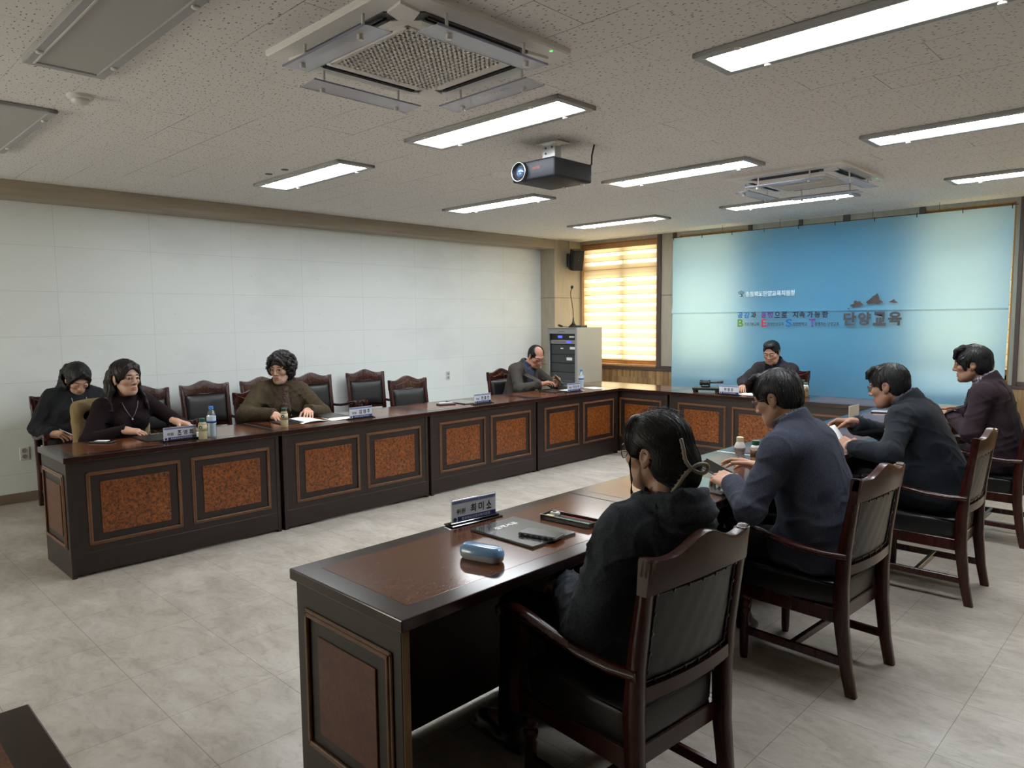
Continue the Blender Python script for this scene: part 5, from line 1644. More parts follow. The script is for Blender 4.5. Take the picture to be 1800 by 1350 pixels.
def shirt(mat, collar=True, t=0.004, cuffs=True, seed=5, name='shirt', high=0.0):
    def make(c):
        f = Field(); neck, up, X, Y = c['neck'], c['up'], c['X'], c['Y']
        c['torso'](f, t, bust=True)
        if collar:
            na = c['naxis']; cR = basis(unit(na+Y*0.22), (0, 1, 0))
            f.ring(neck+na*(0.044+high)+Y*0.004, cR, 0.066, 0.070, 0.0050, 0.024+high, k=0.006)
            # opening below the chin and two collar points
            p = neck+up*0.028+Y*0.08
            f.box(p, (0.010, 0.05, 0.035), 0.002, c['T'], mode='s', k=0.003)
            for s in (1, -1):
                f.cap(neck+up*0.026+Y*0.072+X*s*0.016, neck-up*0.020+Y*0.094+X*s*0.034, 0.010, 0.006, k=0.004)
        f.func(folds(0.0016, seed, 1.4), *BIG, mode='d')
        f.cap(neck+c['naxis']*0.0, neck+c['naxis']*0.20, 0.059, 0.066, k=0.003, mode='s')
        if cuffs:
            for s in (1, -1):
                a, e, wv = c['arms'][s]; d = unit(wv-e)
                f.cap(wv-d*0.07, wv+d*0.012, 0.036, 0.036, k=0.004); f.box(wv+d*(0.014+0.06), (0.06, 0.06, 0.06), 0.0, basis(d, (0.3, 0.2, 1)), k=0.002, mode='s')
        v, q = f.mesh(0.0075); c['shirt'] = np_mesh(name, v, q, mat, c['r'])
    return make

def sweater(mat, t=0.012, seed=2, turtle=False, sl=(0.060, 0.048, 0.036), h=0.0075, cuff=-0.005, crew=False, hem=True, name='sweater', amp=0.0022, loose=0.0):
    def make(c):
        f = Field(); pel, neck, up, X, Y = c['pel'], c['neck'], c['up'], c['X'], c['Y']
        c['torso'](f, t)
        sleeves(f, c, sl[0], sl[1], sl[2], cuff, amp=amp*1.5)
        if hem: f.ell(pel-up*0.02, (0.178*c['w']+t, 0.130*c['dd']+t, 0.085), c['B0'], k=0.04)
        if loose:
            f.ell(pel+up*0.12, (0.19*c['w']+loose, 0.14*c['dd']+loose, 0.12), c['B0'], k=0.06)
        f.func(folds(amp, seed, 1.1), *BIG, mode='d')
        if turtle:
            top = c['h2l'](np.array([(0, -0.012, -0.098)]))[0]
            f.cap(neck, top, 0.062, 0.057, k=0.02, wr=(0.002, 0.03, 0)); f.cap(top+unit(top-neck)*0.028, top+unit(top-neck)*0.11, 0.062, 0.08, k=0.004, mode='s')
        else:
            cR = basis(unit(up+Y*0.35), (0, 1, 0))
            f.ring(neck+up*0.012, cR, 0.074, 0.074, 0.008, 0.006, k=0.008)
            f.cap(neck+up*0.0, neck+up*0.2, 0.066, 0.08, k=0.005, mode='s')
        for s in (1, -1):
            a, e, wv = c['arms'][s]; d = unit(wv-e)
            f.box(wv+d*(0.010-cuff+0.06), (0.066, 0.066, 0.06), 0.0, basis(d, (0.3, 0.2, 1)), k=0.003, mode='s')
        v, q = f.mesh(h); v = relax(v, q, 1, 0.4)
        o = np_mesh(name, v, q, mat, c['r']); c['top'] = o
        def surf(u, z):
            p = pel+X*u+up*z; vv = v-p; uu = vv @ X; zz = vv @ up; yy = vv @ Y
            m = (np.abs(uu) < 0.012) & (np.abs(zz) < 0.012)
            return p+Y*(yy[m].max() if m.any() else 0.13)
        c['surf'] = surf
    return make

# ---- hair
def hair(mat, fn, h=0.0032, strand=0.0008, name='hair', freq=70, n=420, length=0.075, rad=0.0013, flow=None, lift=0.0012, wild=0.22, seed=1):
    """a volume of hair with separate strands laid over it, combed away from the crown"""
    def make(c):
        f = Field(); fn(f, c)
        def st(X, Y, Z):
            az = np.arctan2(X, -(Y+0.02)); ph = 2.5*np.sin(Z*31+3*az)+1.7*np.sin(Z*11)
            return (strand*np.sin(az*freq+ph)*0.7+strand*0.6*np.sin(az*freq*2.3+ph*1.7)).astype(np.float32)
        if strand: f.func(st, *BIG, mode='d')
        v, q = f.mesh(h)
        c['hair'] = np_mesh(name, c['h2l'](v), q, mat, c['r'])
        if not n: return
        from mathutils.kdtree import KDTree
        kd = KDTree(len(v))
        for i, p in enumerate(v): kd.insert(p, i)
        kd.balance()
        nr = np.cross(v[q[:, 2]]-v[q[:, 0]], v[q[:, 3]]-v[q[:, 1]]); N_ = np.zeros_like(v)
        for i in range(4): np.add.at(N_, q[:, i], nr)
        N_ /= np.maximum(np.linalg.norm(N_, axis=1), 1e-12)[:, None]
        g = np.random.default_rng(seed); b = MB()
        crown = np.array((0.006, -0.045, 0.128))
        for i in g.integers(0, len(v), n):
            p = v[i].copy(); nn = N_[i]
            if p[2] < -0.14 and abs(nn[2]) > 0.7: continue
            if abs(p[0]) > 0.062 and (p[1]+0.008)**2+(p[2]+0.014)**2 < 0.036**2: continue
            jit = g.normal(size=3)*wild; pts = []; L = length*g.uniform(0.6, 1.2); m = 7
            for k in range(m):
                pts.append(p+nn*(lift*(1+0.6*math.sin(k*0.9+i))))
                d = flow(p) if flow else unit(p-crown)+np.array((0, 0, -0.9))*np.clip((0.06-p[2])/0.06, 0, 1)
                d = d+jit*(0.5+0.5*k/m); d = d-nn*(d @ nn); d = unit(d)
                t = p+d*(L/m); _, ix, dist = kd.find(t)
                if dist > 0.012: pts.append(t+nn*lift); break
                nn = N_[ix]; sv = v[ix]; p = t-nn*((t-sv) @ nn)
            if len(pts) < 3: continue
            b.tube([tuple(x) for x in c['h2l'](np.array(pts))], [rad*(1.0-0.75*(k/(len(pts)-1))**2) for k in range(len(pts))], 4)
        b.build('hair_strands', mat, c['hair'], smooth=True)
    return make

def short_cap(f, c, grow=0.0, hairline=0.062, nape=-0.062, ear=0.040, fringe=None):
    w = c['sp'].get('hw', 1.0)
    f.ell((0, -0.014, 0.040), (0.084*w+grow, 0.104+grow, 0.086+grow), k=0)
    f.ell((0, -0.050, -0.010), (0.074*w+grow*0.7, 0.060+grow*0.7, 0.080), k=0.03)
    f.cap((-0.074*w, 0.012, 0.03), (-0.072*w, 0.018, -0.022), 0.012, 0.006, k=0.012); f.cap((0.074*w, 0.012, 0.03), (0.072*w, 0.018, -0.022), 0.012, 0.006, k=0.012)
    # face, ears and nape cleared
    f.ell((0, 0.110, hairline-0.105), (0.073*w, 0.080, 0.100), k=0.008, mode='s')
    for s in (-1, 1):
        f.ell((s*0.086*w, -0.010, -0.016), (0.022, 0.026, ear), k=0.008, mode='s')
        f.ell((s*0.078*w, 0.050, -0.060), (0.04, 0.045, 0.05), k=0.008, mode='s')
    f.box((0, 0.0, nape-0.10), (0.2, 0.2, 0.10), 0.0, np.array(Matrix.Rotation(R(12), 3, 'X')), k=0.01, mode='s')

def locks(f, pts_list, k=0.010):
    for (pts, r0, r1) in pts_list:
        n = len(pts)-1
        for i in range(n):
            a = r0+(r1-r0)*i/n; b = r0+(r1-r0)*(i+1)/n
            f.cap(pts[i], pts[i+1], a, b, k=k)

def glasses(mat, rx=0.024, ry=0.0195, half=False, zc=0.000):
    def make(c):
        P = lambda *q: c['h2l'](np.array([q]))[0]
        b = MB(); g = MB()
        for s in (-1, 1):
            ring = []
            for k in range(24):
                a = 2*PI*k/24; x = s*0.034+rx*math.cos(a); z = zc+ry*math.sin(a)*(1 if not half else 0.9)
                ring.append(P(x, 0.1035-0.35*max(0, abs(x)-0.034)-0.02*(abs(x)-0.03), z))
            b.tube(ring, 0.0016, 6, True)
            n0 = len(g.v); g.v += [tuple(p) for p in ring]; g.f.append(tuple(range(n0, n0+24)))
            b.tube([P(s*(0.034+rx), 0.097, zc+0.004), P(s*0.070, 0.078, zc+0.006), P(s*0.080, 0.02, zc+0.006), P(s*0.082, -0.012, zc+0.004), P(s*0.080, -0.03, zc-0.02)], 0.0018, 6)
        b.tube([P(-0.034+rx, 0.104, zc+0.003), P(0, 0.111, zc+0.006), P(0.034-rx, 0.104, zc+0.003)], 0.0015, 6)
        o = b.build('glasses', mat, c['r'], smooth=True); g.build('glasses_lens', M['lens'], o)
    return make

# ------------------------------------------------------------------ the nine people
DK = cloth('trouser_black', (0.006, 0.006, 0.007), (0.012, 0.012, 0.014))
JEAN = cloth('trouser_navy', (0.008, 0.010, 0.016), (0.016, 0.020, 0.030))
g_hood = cloth('hoodie_charcoal', (0.030, 0.037, 0.047), (0.060, 0.070, 0.086), 160)
g_bluegrey = cloth('jacket_blue_grey', (0.018, 0.022, 0.037), (0.070, 0.077, 0.106), 330, 0.95, 0.3, 0.2)
g_dark = cloth('jacket_black', (0.010, 0.013, 0.018), (0.020, 0.025, 0.032), 300, 0.85, 0.15, 0.2)
g_plum = cloth('jacket_plum', (0.017, 0.011, 0.015), (0.040, 0.027, 0.034), 260, 0.95, 0.25, 0.2)
g_grey = cloth('jacket_grey', (0.032, 0.028, 0.025), (0.078, 0.070, 0.062), 260, 0.95, 0.3, 0.1)
g_suit = cloth('jacket_dark_violet', (0.018, 0.016, 0.020), (0.032, 0.028, 0.034), 240, 0.9, 0.2, 0.1)
g_turtle = cloth('knit_dark_brown', (0.010, 0.006, 0.0075), (0.022, 0.014, 0.016), 220, 0.95, 0.3, 0.1, (1, 1, 0.3))
g_olive = cloth('knit_olive', (0.030, 0.021, 0.012), (0.080, 0.060, 0.036), 130, 1.0, 0.6, 0.3)
g_coat = cloth('coat_black', (0.011, 0.013, 0.016), (0.022, 0.025, 0.030), 120, 0.8, 0.3, 0.1)
g_shirtblue = burl('shirt_blue_print', (0.004, 0.006, 0.02), (0.03, 0.045, 0.10), (0.06, 0.075, 0.13), 60, 0.8, 0.0)
g_shirtgrey = cloth('shirt_grey', (0.06, 0.06, 0.075), (0.10, 0.10, 0.12), 300)
g_shirtblack = cloth('shirt_black', (0.004, 0.005, 0.012), (0.008, 0.010, 0.022), 300)
g_plaid = plaid('shirt_plaid', (0.42, 0.40, 0.44), (0.06, 0.035, 0.11))
g_scarf = burl('scarf_print', (0.006, 0.005, 0.008), (0.05, 0.02, 0.018), (0.12, 0.065, 0.04), 34, 0.85, 0.0)

# 1 --- woman by the wall looking down
def h1(f, c):
    short_cap(f, c, 0.010, 0.070, -0.30, 0.0)
    ls = []
    g = np.random.default_rng(3)
    for s in (-1, 1):
        for i in range(7):
            y = 0.030-0.022*i
            x = s*(0.076+0.006*g.uniform())
            ls.append(([(x*0.70, y-0.01, 0.045), (x*1.02, y-0.004, -0.005), (x*1.06, y-0.002, -0.07), (x*(1.12+0.12*g.uniform()), y+0.010, -0.14), (x*(1.30+0.35*g.uniform()), y+0.02, -0.19-0.04*g.uniform())], 0.020, 0.007))
    for x in (-0.05, -0.025, 0, 0.025, 0.05): ls.append(([(x, -0.08, 0.05), (x*1.2, -0.115, -0.06), (x*1.5, -0.11, -0.17)], 0.035, 0.022))
    locks(f, ls, 0.012)
    f.ell((0.004, 0.120, -0.028), (0.064, 0.084, 0.108), k=0.010, mode='s')
    locks(f, [([(0.0, 0.060, 0.105), (0.040, 0.074, 0.080), (0.068, 0.060, 0.030), (0.074, 0.040, -0.03)], 0.014, 0.009), ([(0.0, 0.060, 0.105), (-0.034, 0.078, 0.082), (-0.064, 0.064, 0.035), (-0.073, 0.042, -0.03)], 0.014, 0.009)], 0.012)
person(dict(label='person in a black coat with a lanyard, long black hair, looking down by the wall', at=(-1.985, 0.565), face=2, neck=(-1.93, 0.575, 0.985), head=(-1.835, 0.582, 1.095), hface=4, pitch=38, fem=True, skin='f', eyes='down', w=1.02,
    rh=dict(w=(-1.80, 0.37, 0.665), dir=(0.75, 0.55, -0.10), back=(0.0, -0.5, 0.9), curl=(0.6, 0.7, 0.5), pole=(-0.7, -0.35, -1)), lh=dict(w=(-1.72, 0.66, 0.63), dir=(0.5, -0.8, 0.0), back=(0.3, 0.4, 0.85), curl=(0.4, 0.5, 0.4), pole=(-0.7, 0.35, -1)),
    trousers=DK, wear=[sweater(g_coat, 0.024, 11, sl=(0.074, 0.062, 0.050), name='coat', loose=0.015, amp=0.004), hair(M['hair_black'], h1),
    lambda c: MB().tube([c['surf'](-0.055, c['Ls']*0.93)+c['Y']*0.003, c['surf'](-0.040, c['Ls']*0.72)+c['Y']*0.004, c['surf'](0.0, c['Ls']*0.50)+c['Y']*0.004, c['surf'](0.040, c['Ls']*0.72)+c['Y']*0.004, c['surf'](0.055, c['Ls']*0.93)+c['Y']*0.003], 0.003, 6).build('lanyard', plain('lanyard_grey', (0.30, 0.32, 0.36), 0.5), c['r'], smooth=True)]))
ph = tag(MB().box((-0.036, -0.075, -0.004), (0.036, 0.075, 0.004), 0.004, 2).build('phone', M['black_gloss'], None), 'phone in the hand of the woman looking down by the wall', 'phone')
ph.location = (-1.665, 0.455, 0.665); ph.rotation_euler = (R(-25), R(-30), R(-40))

# 2 --- woman in the turtleneck
def h2(f, c):
    short_cap(f, c, 0.012, 0.070, -0.30, 0.034)
    g = np.random.default_rng(5); ls = []
    for i in range(16):
        t = i/15; x = -0.082+0.164*t
        wv = lambda: g.uniform(-0.016, 0.016)
        y = -0.075-0.030*math.sin(PI*t)
        ls.append(([(x*0.8, y+0.01, 0.04), (x*1.1, y, -0.05), (x*1.3+wv(), y+0.005+wv(), -0.11), (x*1.5+wv(), y+0.02+wv(), -0.165), (x*1.65+wv(), y+0.03+wv(), -0.21), (x*1.8+wv(), y+0.045+wv(), -0.25-0.02*g.uniform())], 0.024, 0.007))
    for s in (-1, 1):
        for i in range(7):
            wv = lambda: g.uniform(-0.014, 0.014)
            y0 = -0.045-0.008*i if s > 0 else 0.018-0.014*i
            ls.append(([(s*0.060, y0-0.01, 0.035), (s*0.088, y0-0.004, -0.03), (s*(0.090)+wv(), y0+0.006+wv(), -0.09), (s*0.106+wv(), y0+0.022+wv(), -0.14), (s*0.112+wv(), y0+0.036+wv(), -0.19), (s*0.126+wv(), y0+0.05+wv(), -0.235)], 0.018, 0.006))
    locks(f, ls, 0.008)
    locks(f, [([(-0.012, 0.060, 0.108), (-0.048, 0.066, 0.085), (-0.075, 0.040, 0.030), (-0.084, 0.026, -0.05)], 0.015, 0.012), ([(-0.012, 0.060, 0.108), (0.036, 0.068, 0.090), (0.070, 0.038, 0.040)], 0.015, 0.011)], 0.012)
    f.ell((0, 0.116, -0.034), (0.062, 0.082, 0.110), k=0.010, mode='s')
    f.ell((0.088, -0.004, -0.018), (0.022, 0.026, 0.036), k=0.008, mode='s')
def w2(c):
    b = MB(); P = c['surf']; L = c['Ls']; Y = c['Y']
    pts = [P(-0.058, L*0.985)+Y*0.003, P(-0.045, L*0.90)+Y*0.003, P(-0.022, L*0.80)+Y*0.003, P(0.0, L*0.73)+Y*0.003, P(0.022, L*0.80)+Y*0.003, P(0.045, L*0.90)+Y*0.003, P(0.058, L*0.985)+Y*0.003]
    b.tube(pts, 0.0010, 5); o = b.build('necklace', M['metal'], c['r'], smooth=True)
    MB().lathe([(0.001, -0.008), (0.007, -0.002), (0.007, 0.003), (0.001, 0.008)], tuple(P(0, L*0.715)+Y*0.006), 10).build('pendant', M['metal'], o, smooth=True)
    MB().lathe([(0.001, -0.004), (0.004, 0), (0.001, 0.004)], tuple(c['h2l'](np.array([(0.082, -0.002, -0.047)]))[0]), 8).build('earring', M['metal'], c['r'], smooth=True)
person(dict(label='person with wavy dark hair in a dark brown turtleneck and necklace, looking to the right', at=(-0.965, 0.625), face=6, neck=(-0.872, 0.632, 1.000), head=(-0.812, 0.628, 1.150), hface=17, pitch=2, fem=True, skin='f', gaze=0.002, w=0.98,
    rh=dict(w=(-0.565, 0.525, 0.800), dir=(0.55, 0.80, -0.18), back=(0.15, -0.1, 1.0), curl=(0.35, 0.5, 0.4), pole=(-0.2, -1, -0.75)), lh=dict(w=(-0.545, 0.870, 0.828), dir=(0.55, 0.75, -0.30), back=(0.1, 0.2, 1.0), curl=(0.25, 0.45, 0.35), pole=(-0.3, 0.8, -0.6)),
    trousers=DK, wear=[sweater(g_turtle, 0.006, 21, turtle=True, h=0.0065), hair(M['hair_brown'], h2, 0.003), w2]))

# 3 --- curly haired woman
def h3(f, c):
    f.ell((0, -0.018, 0.048), (0.096, 0.114, 0.100), k=0)
    f.ell((0, -0.045, -0.02), (0.102, 0.086, 0.092), k=0.03)
    g = np.random.default_rng(9)
    for i in range(260):
        th = g.uniform(-PI, PI); ph = g.uniform(-0.75, 1.5)
        d = np.array((math.sin(th)*math.cos(ph), math.cos(th)*math.cos(ph), math.sin(ph)))
        p = np.array((0, -0.020, 0.030))+d*np.array((0.110, 0.122, 0.114))
        if p[1] > 0.045 and p[2] < 0.085: continue
        f.ell(p, (g.uniform(0.010, 0.020),)*3, k=0.006)
    f.ell((0, 0.112, -0.035), (0.062, 0.078, 0.086), k=0.010, mode='s')
    locks(f, [([(0.02, 0.064, 0.112), (-0.030, 0.084, 0.084), (-0.064, 0.070, 0.040)], 0.016, 0.010), ([(0.02, 0.064, 0.112), (0.046, 0.080, 0.084), (0.070, 0.062, 0.04), (0.08, 0.045, -0.03)], 0.016, 0.012)], 0.010)
def w3(c):
    f = Field(); n, up, X, Y = c['neck'], c['up'], c['X'], c['Y']
    cR = basis(unit(up+Y*0.45), (0, 1, 0))
    f.ring(n+up*0.018+Y*0.006, cR, 0.070, 0.074, 0.014, 0.018, k=0.01)
    P = c['surf']; L = c['Ls']
    a = n+Y*0.095-up*0.015
    f.cap(n+up*0.01+X*0.055+Y*0.05, a, 0.026, 0.022, k=0.012, wr=(0.005, 0.03, 1)); f.cap(n+up*0.01-X*0.055+Y*0.05, a, 0.026, 0.022, k=0.012, wr=(0.005, 0.03, 2))
    f.cap(a, P(0.018, L*0.66)+Y*0.004, 0.026, 0.034, k=0.01, wr=(0.006, 0.03, 1.0)); f.cap(a, P(-0.012, L*0.62)+Y*0.004, 0.022, 0.030, k=0.008, wr=(0.006, 0.03, 2.0))
    f.func(folds(0.0025, 5, 2.2), *BIG, mode='d')
    f.cap(n+up*0.02, n+up*0.2, 0.055, 0.065, k=0.005, mode='s')
    v, q = f.mesh(0.006); np_mesh('scarf', v, q, g_scarf, c['r'])
    for z in (0.66, 0.50, 0.34):
        p = P(-0.052, z*L)+Y*0.002
        MB().lathe([(0.001, -0.008), (0.007, -0.004), (0.008, 0), (0.007, 0.004), (0.001, 0.008)], tuple(p), 10).build('button', M['brass'], c['top'], smooth=True)
person(dict(label='person with curly hair, glasses, patterned scarf and olive cardigan, head turned aside', at=(-0.985, 1.880), face=-6, neck=(-0.895, 1.885, 0.995), head=(-0.838, 1.868, 1.145), hface=-56, pitch=4, fem=True, skin='f', w=1.08, d=1.05,
    rh=dict(w=(-0.565, 1.640, 0.795), dir=(0.9, -0.05, -0.12), back=(0, -0.3, 1.0), curl=(0.45, 0.5, 0.4), pole=(-0.3, -1, -0.5)), lh=dict(w=(-0.555, 1.950, 0.800), dir=(0.85, -0.45, -0.15), back=(0, 0.2, 1.0), curl=(0.3, 0.4, 0.3), spread=0.05, pole=(-0.3, 1, -0.5)),
    trousers=DK, wear=[sweater(g_olive, 0.022, 31, sl=(0.078, 0.070, 0.052), name='cardigan', loose=0.02, amp=0.0035), hair(M['hair_brown'], h3, strand=0.0012, freq=30, n=500, length=0.06, wild=0.8, lift=0.004), w3, glasses(M['brass'], 0.025, 0.022)]))

# 4 --- bald man with a phone
def h4(f, c):
    short_cap(f, c, 0.0, 0.075, -0.055, 0.040)
    f.ell((0.012, 0.060, 0.105), (0.056, 0.082, 0.070), k=0.012, mode='s')
    f.ell((0, 0.112, 0.00), (0.078, 0.085, 0.12), k=0.008, mode='s')
person(dict(label='person with a bald forehead, glasses and grey jacket, looking down at the phone in hand', at=(-0.965, 4.900), face=-2, neck=(-0.872, 4.960, 0.998), head=(-0.765, 5.025, 1.120), hface=-12, pitch=30, skin='mr', eyes='down', w=1.04,
    rh=dict(w=(-0.560, 4.870, 0.815), dir=(0.75, 0.60, 0.25), back=(-0.3, -0.3, 0.9), curl=(0.5, 0.6, 0.4), pole=(-0.3, -1, -0.5)), lh=dict(w=(-0.520, 5.130, 0.800), dir=(0.65, -0.55, 0.45), back=(0.7, 0.5, 0.0), curl=(0.7, 0.7, 0.5), pole=(-0.3, 1, -0.5)),
    trousers=DK, wear=[shirt(g_shirtblue), jacket(g_grey, 0.30, 0.080, seed=41, buttons=[(0.0, 0.22)]), hair(M['hair_dark'], h4, n=160), glasses(M['black'], 0.024, 0.018)]))
ph = thing('flip_case_phone', 'phone in a black flip case held up by the bald man', 'phone', (-0.430, 5.035, 0.865))
ph.rotation_euler = (R(-48), R(20), R(-30))
MB().box((-0.040, -0.080, -0.006), (0.040, 0.080, 0.004), 0.004, 2).build('phone_body', M['black'], ph)
MB().box((-0.037, -0.076, 0.0042), (0.037, 0.076, 0.0050)).build('phone_screen', M['black_gloss'], ph)
MB().box((-0.040, -0.080, -0.016), (0.040, 0.080, -0.010), 0.002).build('flip_cover', M['black'], ph)
MB().box((-0.020, 0.050, 0.0045), (0.020, 0.074, 0.0056)).build('clasp', M['white'], ph)

# 5 --- man at the head of the table
def h5(f, c):
    short_cap(f, c, 0.001, 0.072, -0.055, 0.040)
    f.ell((0, 0.030, 0.100), (0.066, 0.062, 0.034), k=0.02)
    f.ell((0, 0.118, -0.002), (0.068, 0.085, 0.088), k=0.008, mode='s')
person(dict(label='person in a dark suit and black shirt, facing us from the head table', at=(1.365, 6.740), face=-90, neck=(1.362, 6.665, 1.020), head=(1.350, 6.590, 1.160), hface=-84, pitch=24, skin='m', eyes='down', w=1.10,
    rh=dict(w=(1.215, 6.20, 0.790), dir=(0.4, -0.9, -0.08), back=(0, 0, 1), pole=(-1, 0.2, -0.4)), lh=dict(w=(1.520, 6.20, 0.790), dir=(-0.4, -0.9, -0.08), back=(0, 0, 1), pole=(1, 0.2, -0.4)),
    trousers=DK, wear=[shirt(g_shirtblack), jacket(g_suit, 0.38, 0.075, seed=51), hair(M['hair_black'], h5, n=200)]))

# 6 --- woman in the hoodie, nearest
def h6(f, c):
    short_cap(f, c, 0.008, 0.074, -0.20, 0.034)
    f.ell((0, -0.060, -0.03), (0.076, 0.070, 0.085), k=0.03)
    f.ell((0.0, -0.118, -0.050), (0.052, 0.036, 0.070), k=0.020)
    f.cap((0.0, -0.085, -0.060), (0.0, -0.078, -0.135), 0.046, 0.026, k=0.03)
    f.box((0, 0.02, -0.22), (0.2, 0.055, 0.10), 0.0, k=0.02, mode='s')
    f.ell((0, 0.112, -0.035), (0.064, 0.075, 0.095), k=0.010, mode='s')
    for s in (-1, 1):
        f.ell((s*0.090, -0.006, -0.020), (0.024, 0.030, 0.036), k=0.006, mode='s')
        f.ell((s*0.075, 0.030, -0.075), (0.040, 0.050, 0.055), k=0.010, mode='s')
        locks(f, [([(s*0.030, 0.052, 0.098), (s*0.055, 0.064, 0.066), (s*0.068, 0.060, 0.022)], 0.014, 0.006), ([(s*0.04, 0.046, 0.096), (s*0.068, 0.046, 0.055), (s*0.076, 0.040, 0.0)], 0.016, 0.008)], 0.026)
    locks(f, [([(x, 0.052, 0.100), (x*1.3, 0.076, 0.074), (x*1.5, 0.088, 0.036)], 0.011, 0.004) for x in (-0.036, -0.018, 0, 0.018, 0.036)], 0.012)
def w6(c):
    P = lambda *q: c['h2l'](np.array([q]))[0]
    # loose strands
    b = MB(); g = np.random.default_rng(2)
    for s in (-1, 1):
        for i in range(5):
            x = s*(0.074+0.002*i); b.tube([P(x, 0.045-0.004*i, 0.02), P(x*1.08, 0.047, -0.03), P(x*1.06, 0.050-0.003*i, -0.08), P(x*0.98, 0.052, -0.120), P(x*0.90, 0.040+0.004*i, -0.150-0.006*i)], [0.0022, 0.0020, 0.0016, 0.0012, 0.0006], 5)
    for i in range(46):
        th = g.uniform(-PI, PI); r_ = g.uniform(0.0, 0.7)
        d = np.array((math.sin(th)*r_, math.cos(th)*r_-0.1, 1.0)); d = d/np.linalg.norm(d)
        p0 = np.array((0, -0.014, 0.04))+d*np.array((0.093, 0.113, 0.095)); t = np.cross(d, (g.normal(), g.normal(), g.normal())); t = t/np.linalg.norm(t)
        b.tube([P(*p0), P(*(p0+t*0.03+d*0.006)), P(*(p0+t*0.07+d*0.004-np.array((0, 0, 0.01))))], [0.0007, 0.0006, 0.0003], 4)
    b.build('loose_hair', M['hair_black'], c['hair'], smooth=True)
    # claw clip: a long looped bar with teeth
    cm = plain('clip_taupe', (0.20, 0.175, 0.135), 0.45)
    pts = [(-0.046, -0.120, 0.050), (-0.052, -0.130, 0.022), (-0.056, -0.137, -0.010), (-0.050, -0.148, -0.034), (-0.034, -0.162, -0.052), (-0.012, -0.174, -0.058), (0.004, -0.180, -0.046), (-0.004, -0.178, -0.032), (-0.026, -0.164, -0.030), (-0.048, -0.150, -0.042), (-0.066, -0.136, -0.062), (-0.074, -0.116, -0.092), (-0.076, -0.098, -0.112)]
    fine = []
    for i in range(len(pts)-1):
        for k in range(4):
            t = k/4; p0, p1, p2, p3 = [np.array(pts[min(max(i+q, 0), len(pts)-1)]) for q in (-1, 0, 1, 2)]
            fine.append(0.5*((2*p1)+(-p0+p2)*t+(2*p0-5*p1+4*p2-p3)*t*t+(-p0+3*p1-3*p2+p3)*t**3))
    fine.append(np.array(pts[-1]))
    b = MB(); b.tube([P(*p) for p in fine], 0.0058, 10); o = b.build('hair_clip', cm, c['r'], smooth=True)
    b = MB()
    for i in list(range(2, 12, 2))+list(range(38, 48, 2)):
        p = fine[min(i, len(fine)-1)]; b.tube([P(*p), P(p[0]*0.82, p[1]+0.016, p[2])], [0.0040, 0.0022], 6)
    b.build('clip_teeth', cm, o, smooth=True)
    # hood: a thick rolled rim round the neck and the empty bag hanging behind
    f = Field(); n, up, X, Y = c['neck'], c['up'], c['X'], c['Y']
    cR = basis(unit(up+Y*0.42), (0, 1, 0))
    f.ring(n+up*0.040-Y*0.014, cR, 0.094, 0.102, 0.020, 0.016, k=0.010)
    f.ring(n+up*0.004-Y*0.020, cR, 0.112, 0.118, 0.020, 0.012, k=0.012)
    f.cap(n-X*0.085-Y*0.060+up*0.030, n+X*0.085-Y*0.060+up*0.030, 0.026, k=0.015)
    f.cap(n-X*0.095-Y*0.088-up*0.015, n+X*0.095-Y*0.088-up*0.015, 0.034, k=0.020)
    f.cap(n-X*0.070-Y*0.090-up*0.075, n+X*0.070-Y*0.090-up*0.075, 0.030, k=0.030)
    f.cap(n-X*0.030-Y*0.088-up*0.125, n+X*0.030-Y*0.088-up*0.125, 0.022, k=0.030)
    f.cap(n+X*0.120-Y*0.01+up*0.010, n+X*0.090-Y*0.085+up*0.040, 0.024, 0.022, k=0.012)
    f.func(folds(0.0045, 8, 1.1), *BIG, mode='d')
    f.cap(n-up*0.03, n+up*0.2, 0.068, 0.100, k=0.008, mode='s')
    f.ell(n-Y*0.050+up*0.070, (0.078, 0.06, 0.050), c['T'], k=0.012, mode='s')
    v, q = f.mesh(0.006); np_mesh('hood', relax(v, q, 1, 0.4), q, g_hood, c['top'])
person(dict(label='person in a charcoal hoodie and glasses, black hair held by a beige claw clip', at=(3.600, 0.735), face=177, neck=(3.672, 0.755, 0.942), head=(3.622, 0.782, 1.128), hface=181, pitch=4, fem=True, skin='f', w=1.0, d=1.05, hh=0.0026, hs=0.98,
    rh=dict(w=(3.390, 0.83, 0.640), dir=(-0.85, -0.3, -0.1), back=(0, 0, 1), curl=(0.4, 0.5, 0.4), pole=(0.3, 1, -0.6)), lh=dict(w=(3.380, 0.640, 0.655), dir=(-0.85, 0.35, -0.1), back=(0, 0, 1), curl=(0.4, 0.5, 0.4), pole=(0.4, -0.7, -0.8)),
    trousers=JEAN, wear=[sweater(g_hood, 0.026, 61, sl=(0.082, 0.072, 0.052), name='hoodie', loose=0.03, amp=0.0045, h=0.0065), hair(M['hair_black'], h6, 0.0026, 0.0005, freq=80, n=1300, length=0.10, rad=0.0007, lift=0.0005, wild=0.08, flow=lambda p: unit(np.array((0, -0.13, -0.055))-p) if p[1] < 0.035 else unit(np.array((p[0]*1.5, 0.06, -0.1))-p)), w6, glasses(plain('glasses_tortoise', (0.05, 0.015, 0.008), 0.2), 0.025, 0.023)]))

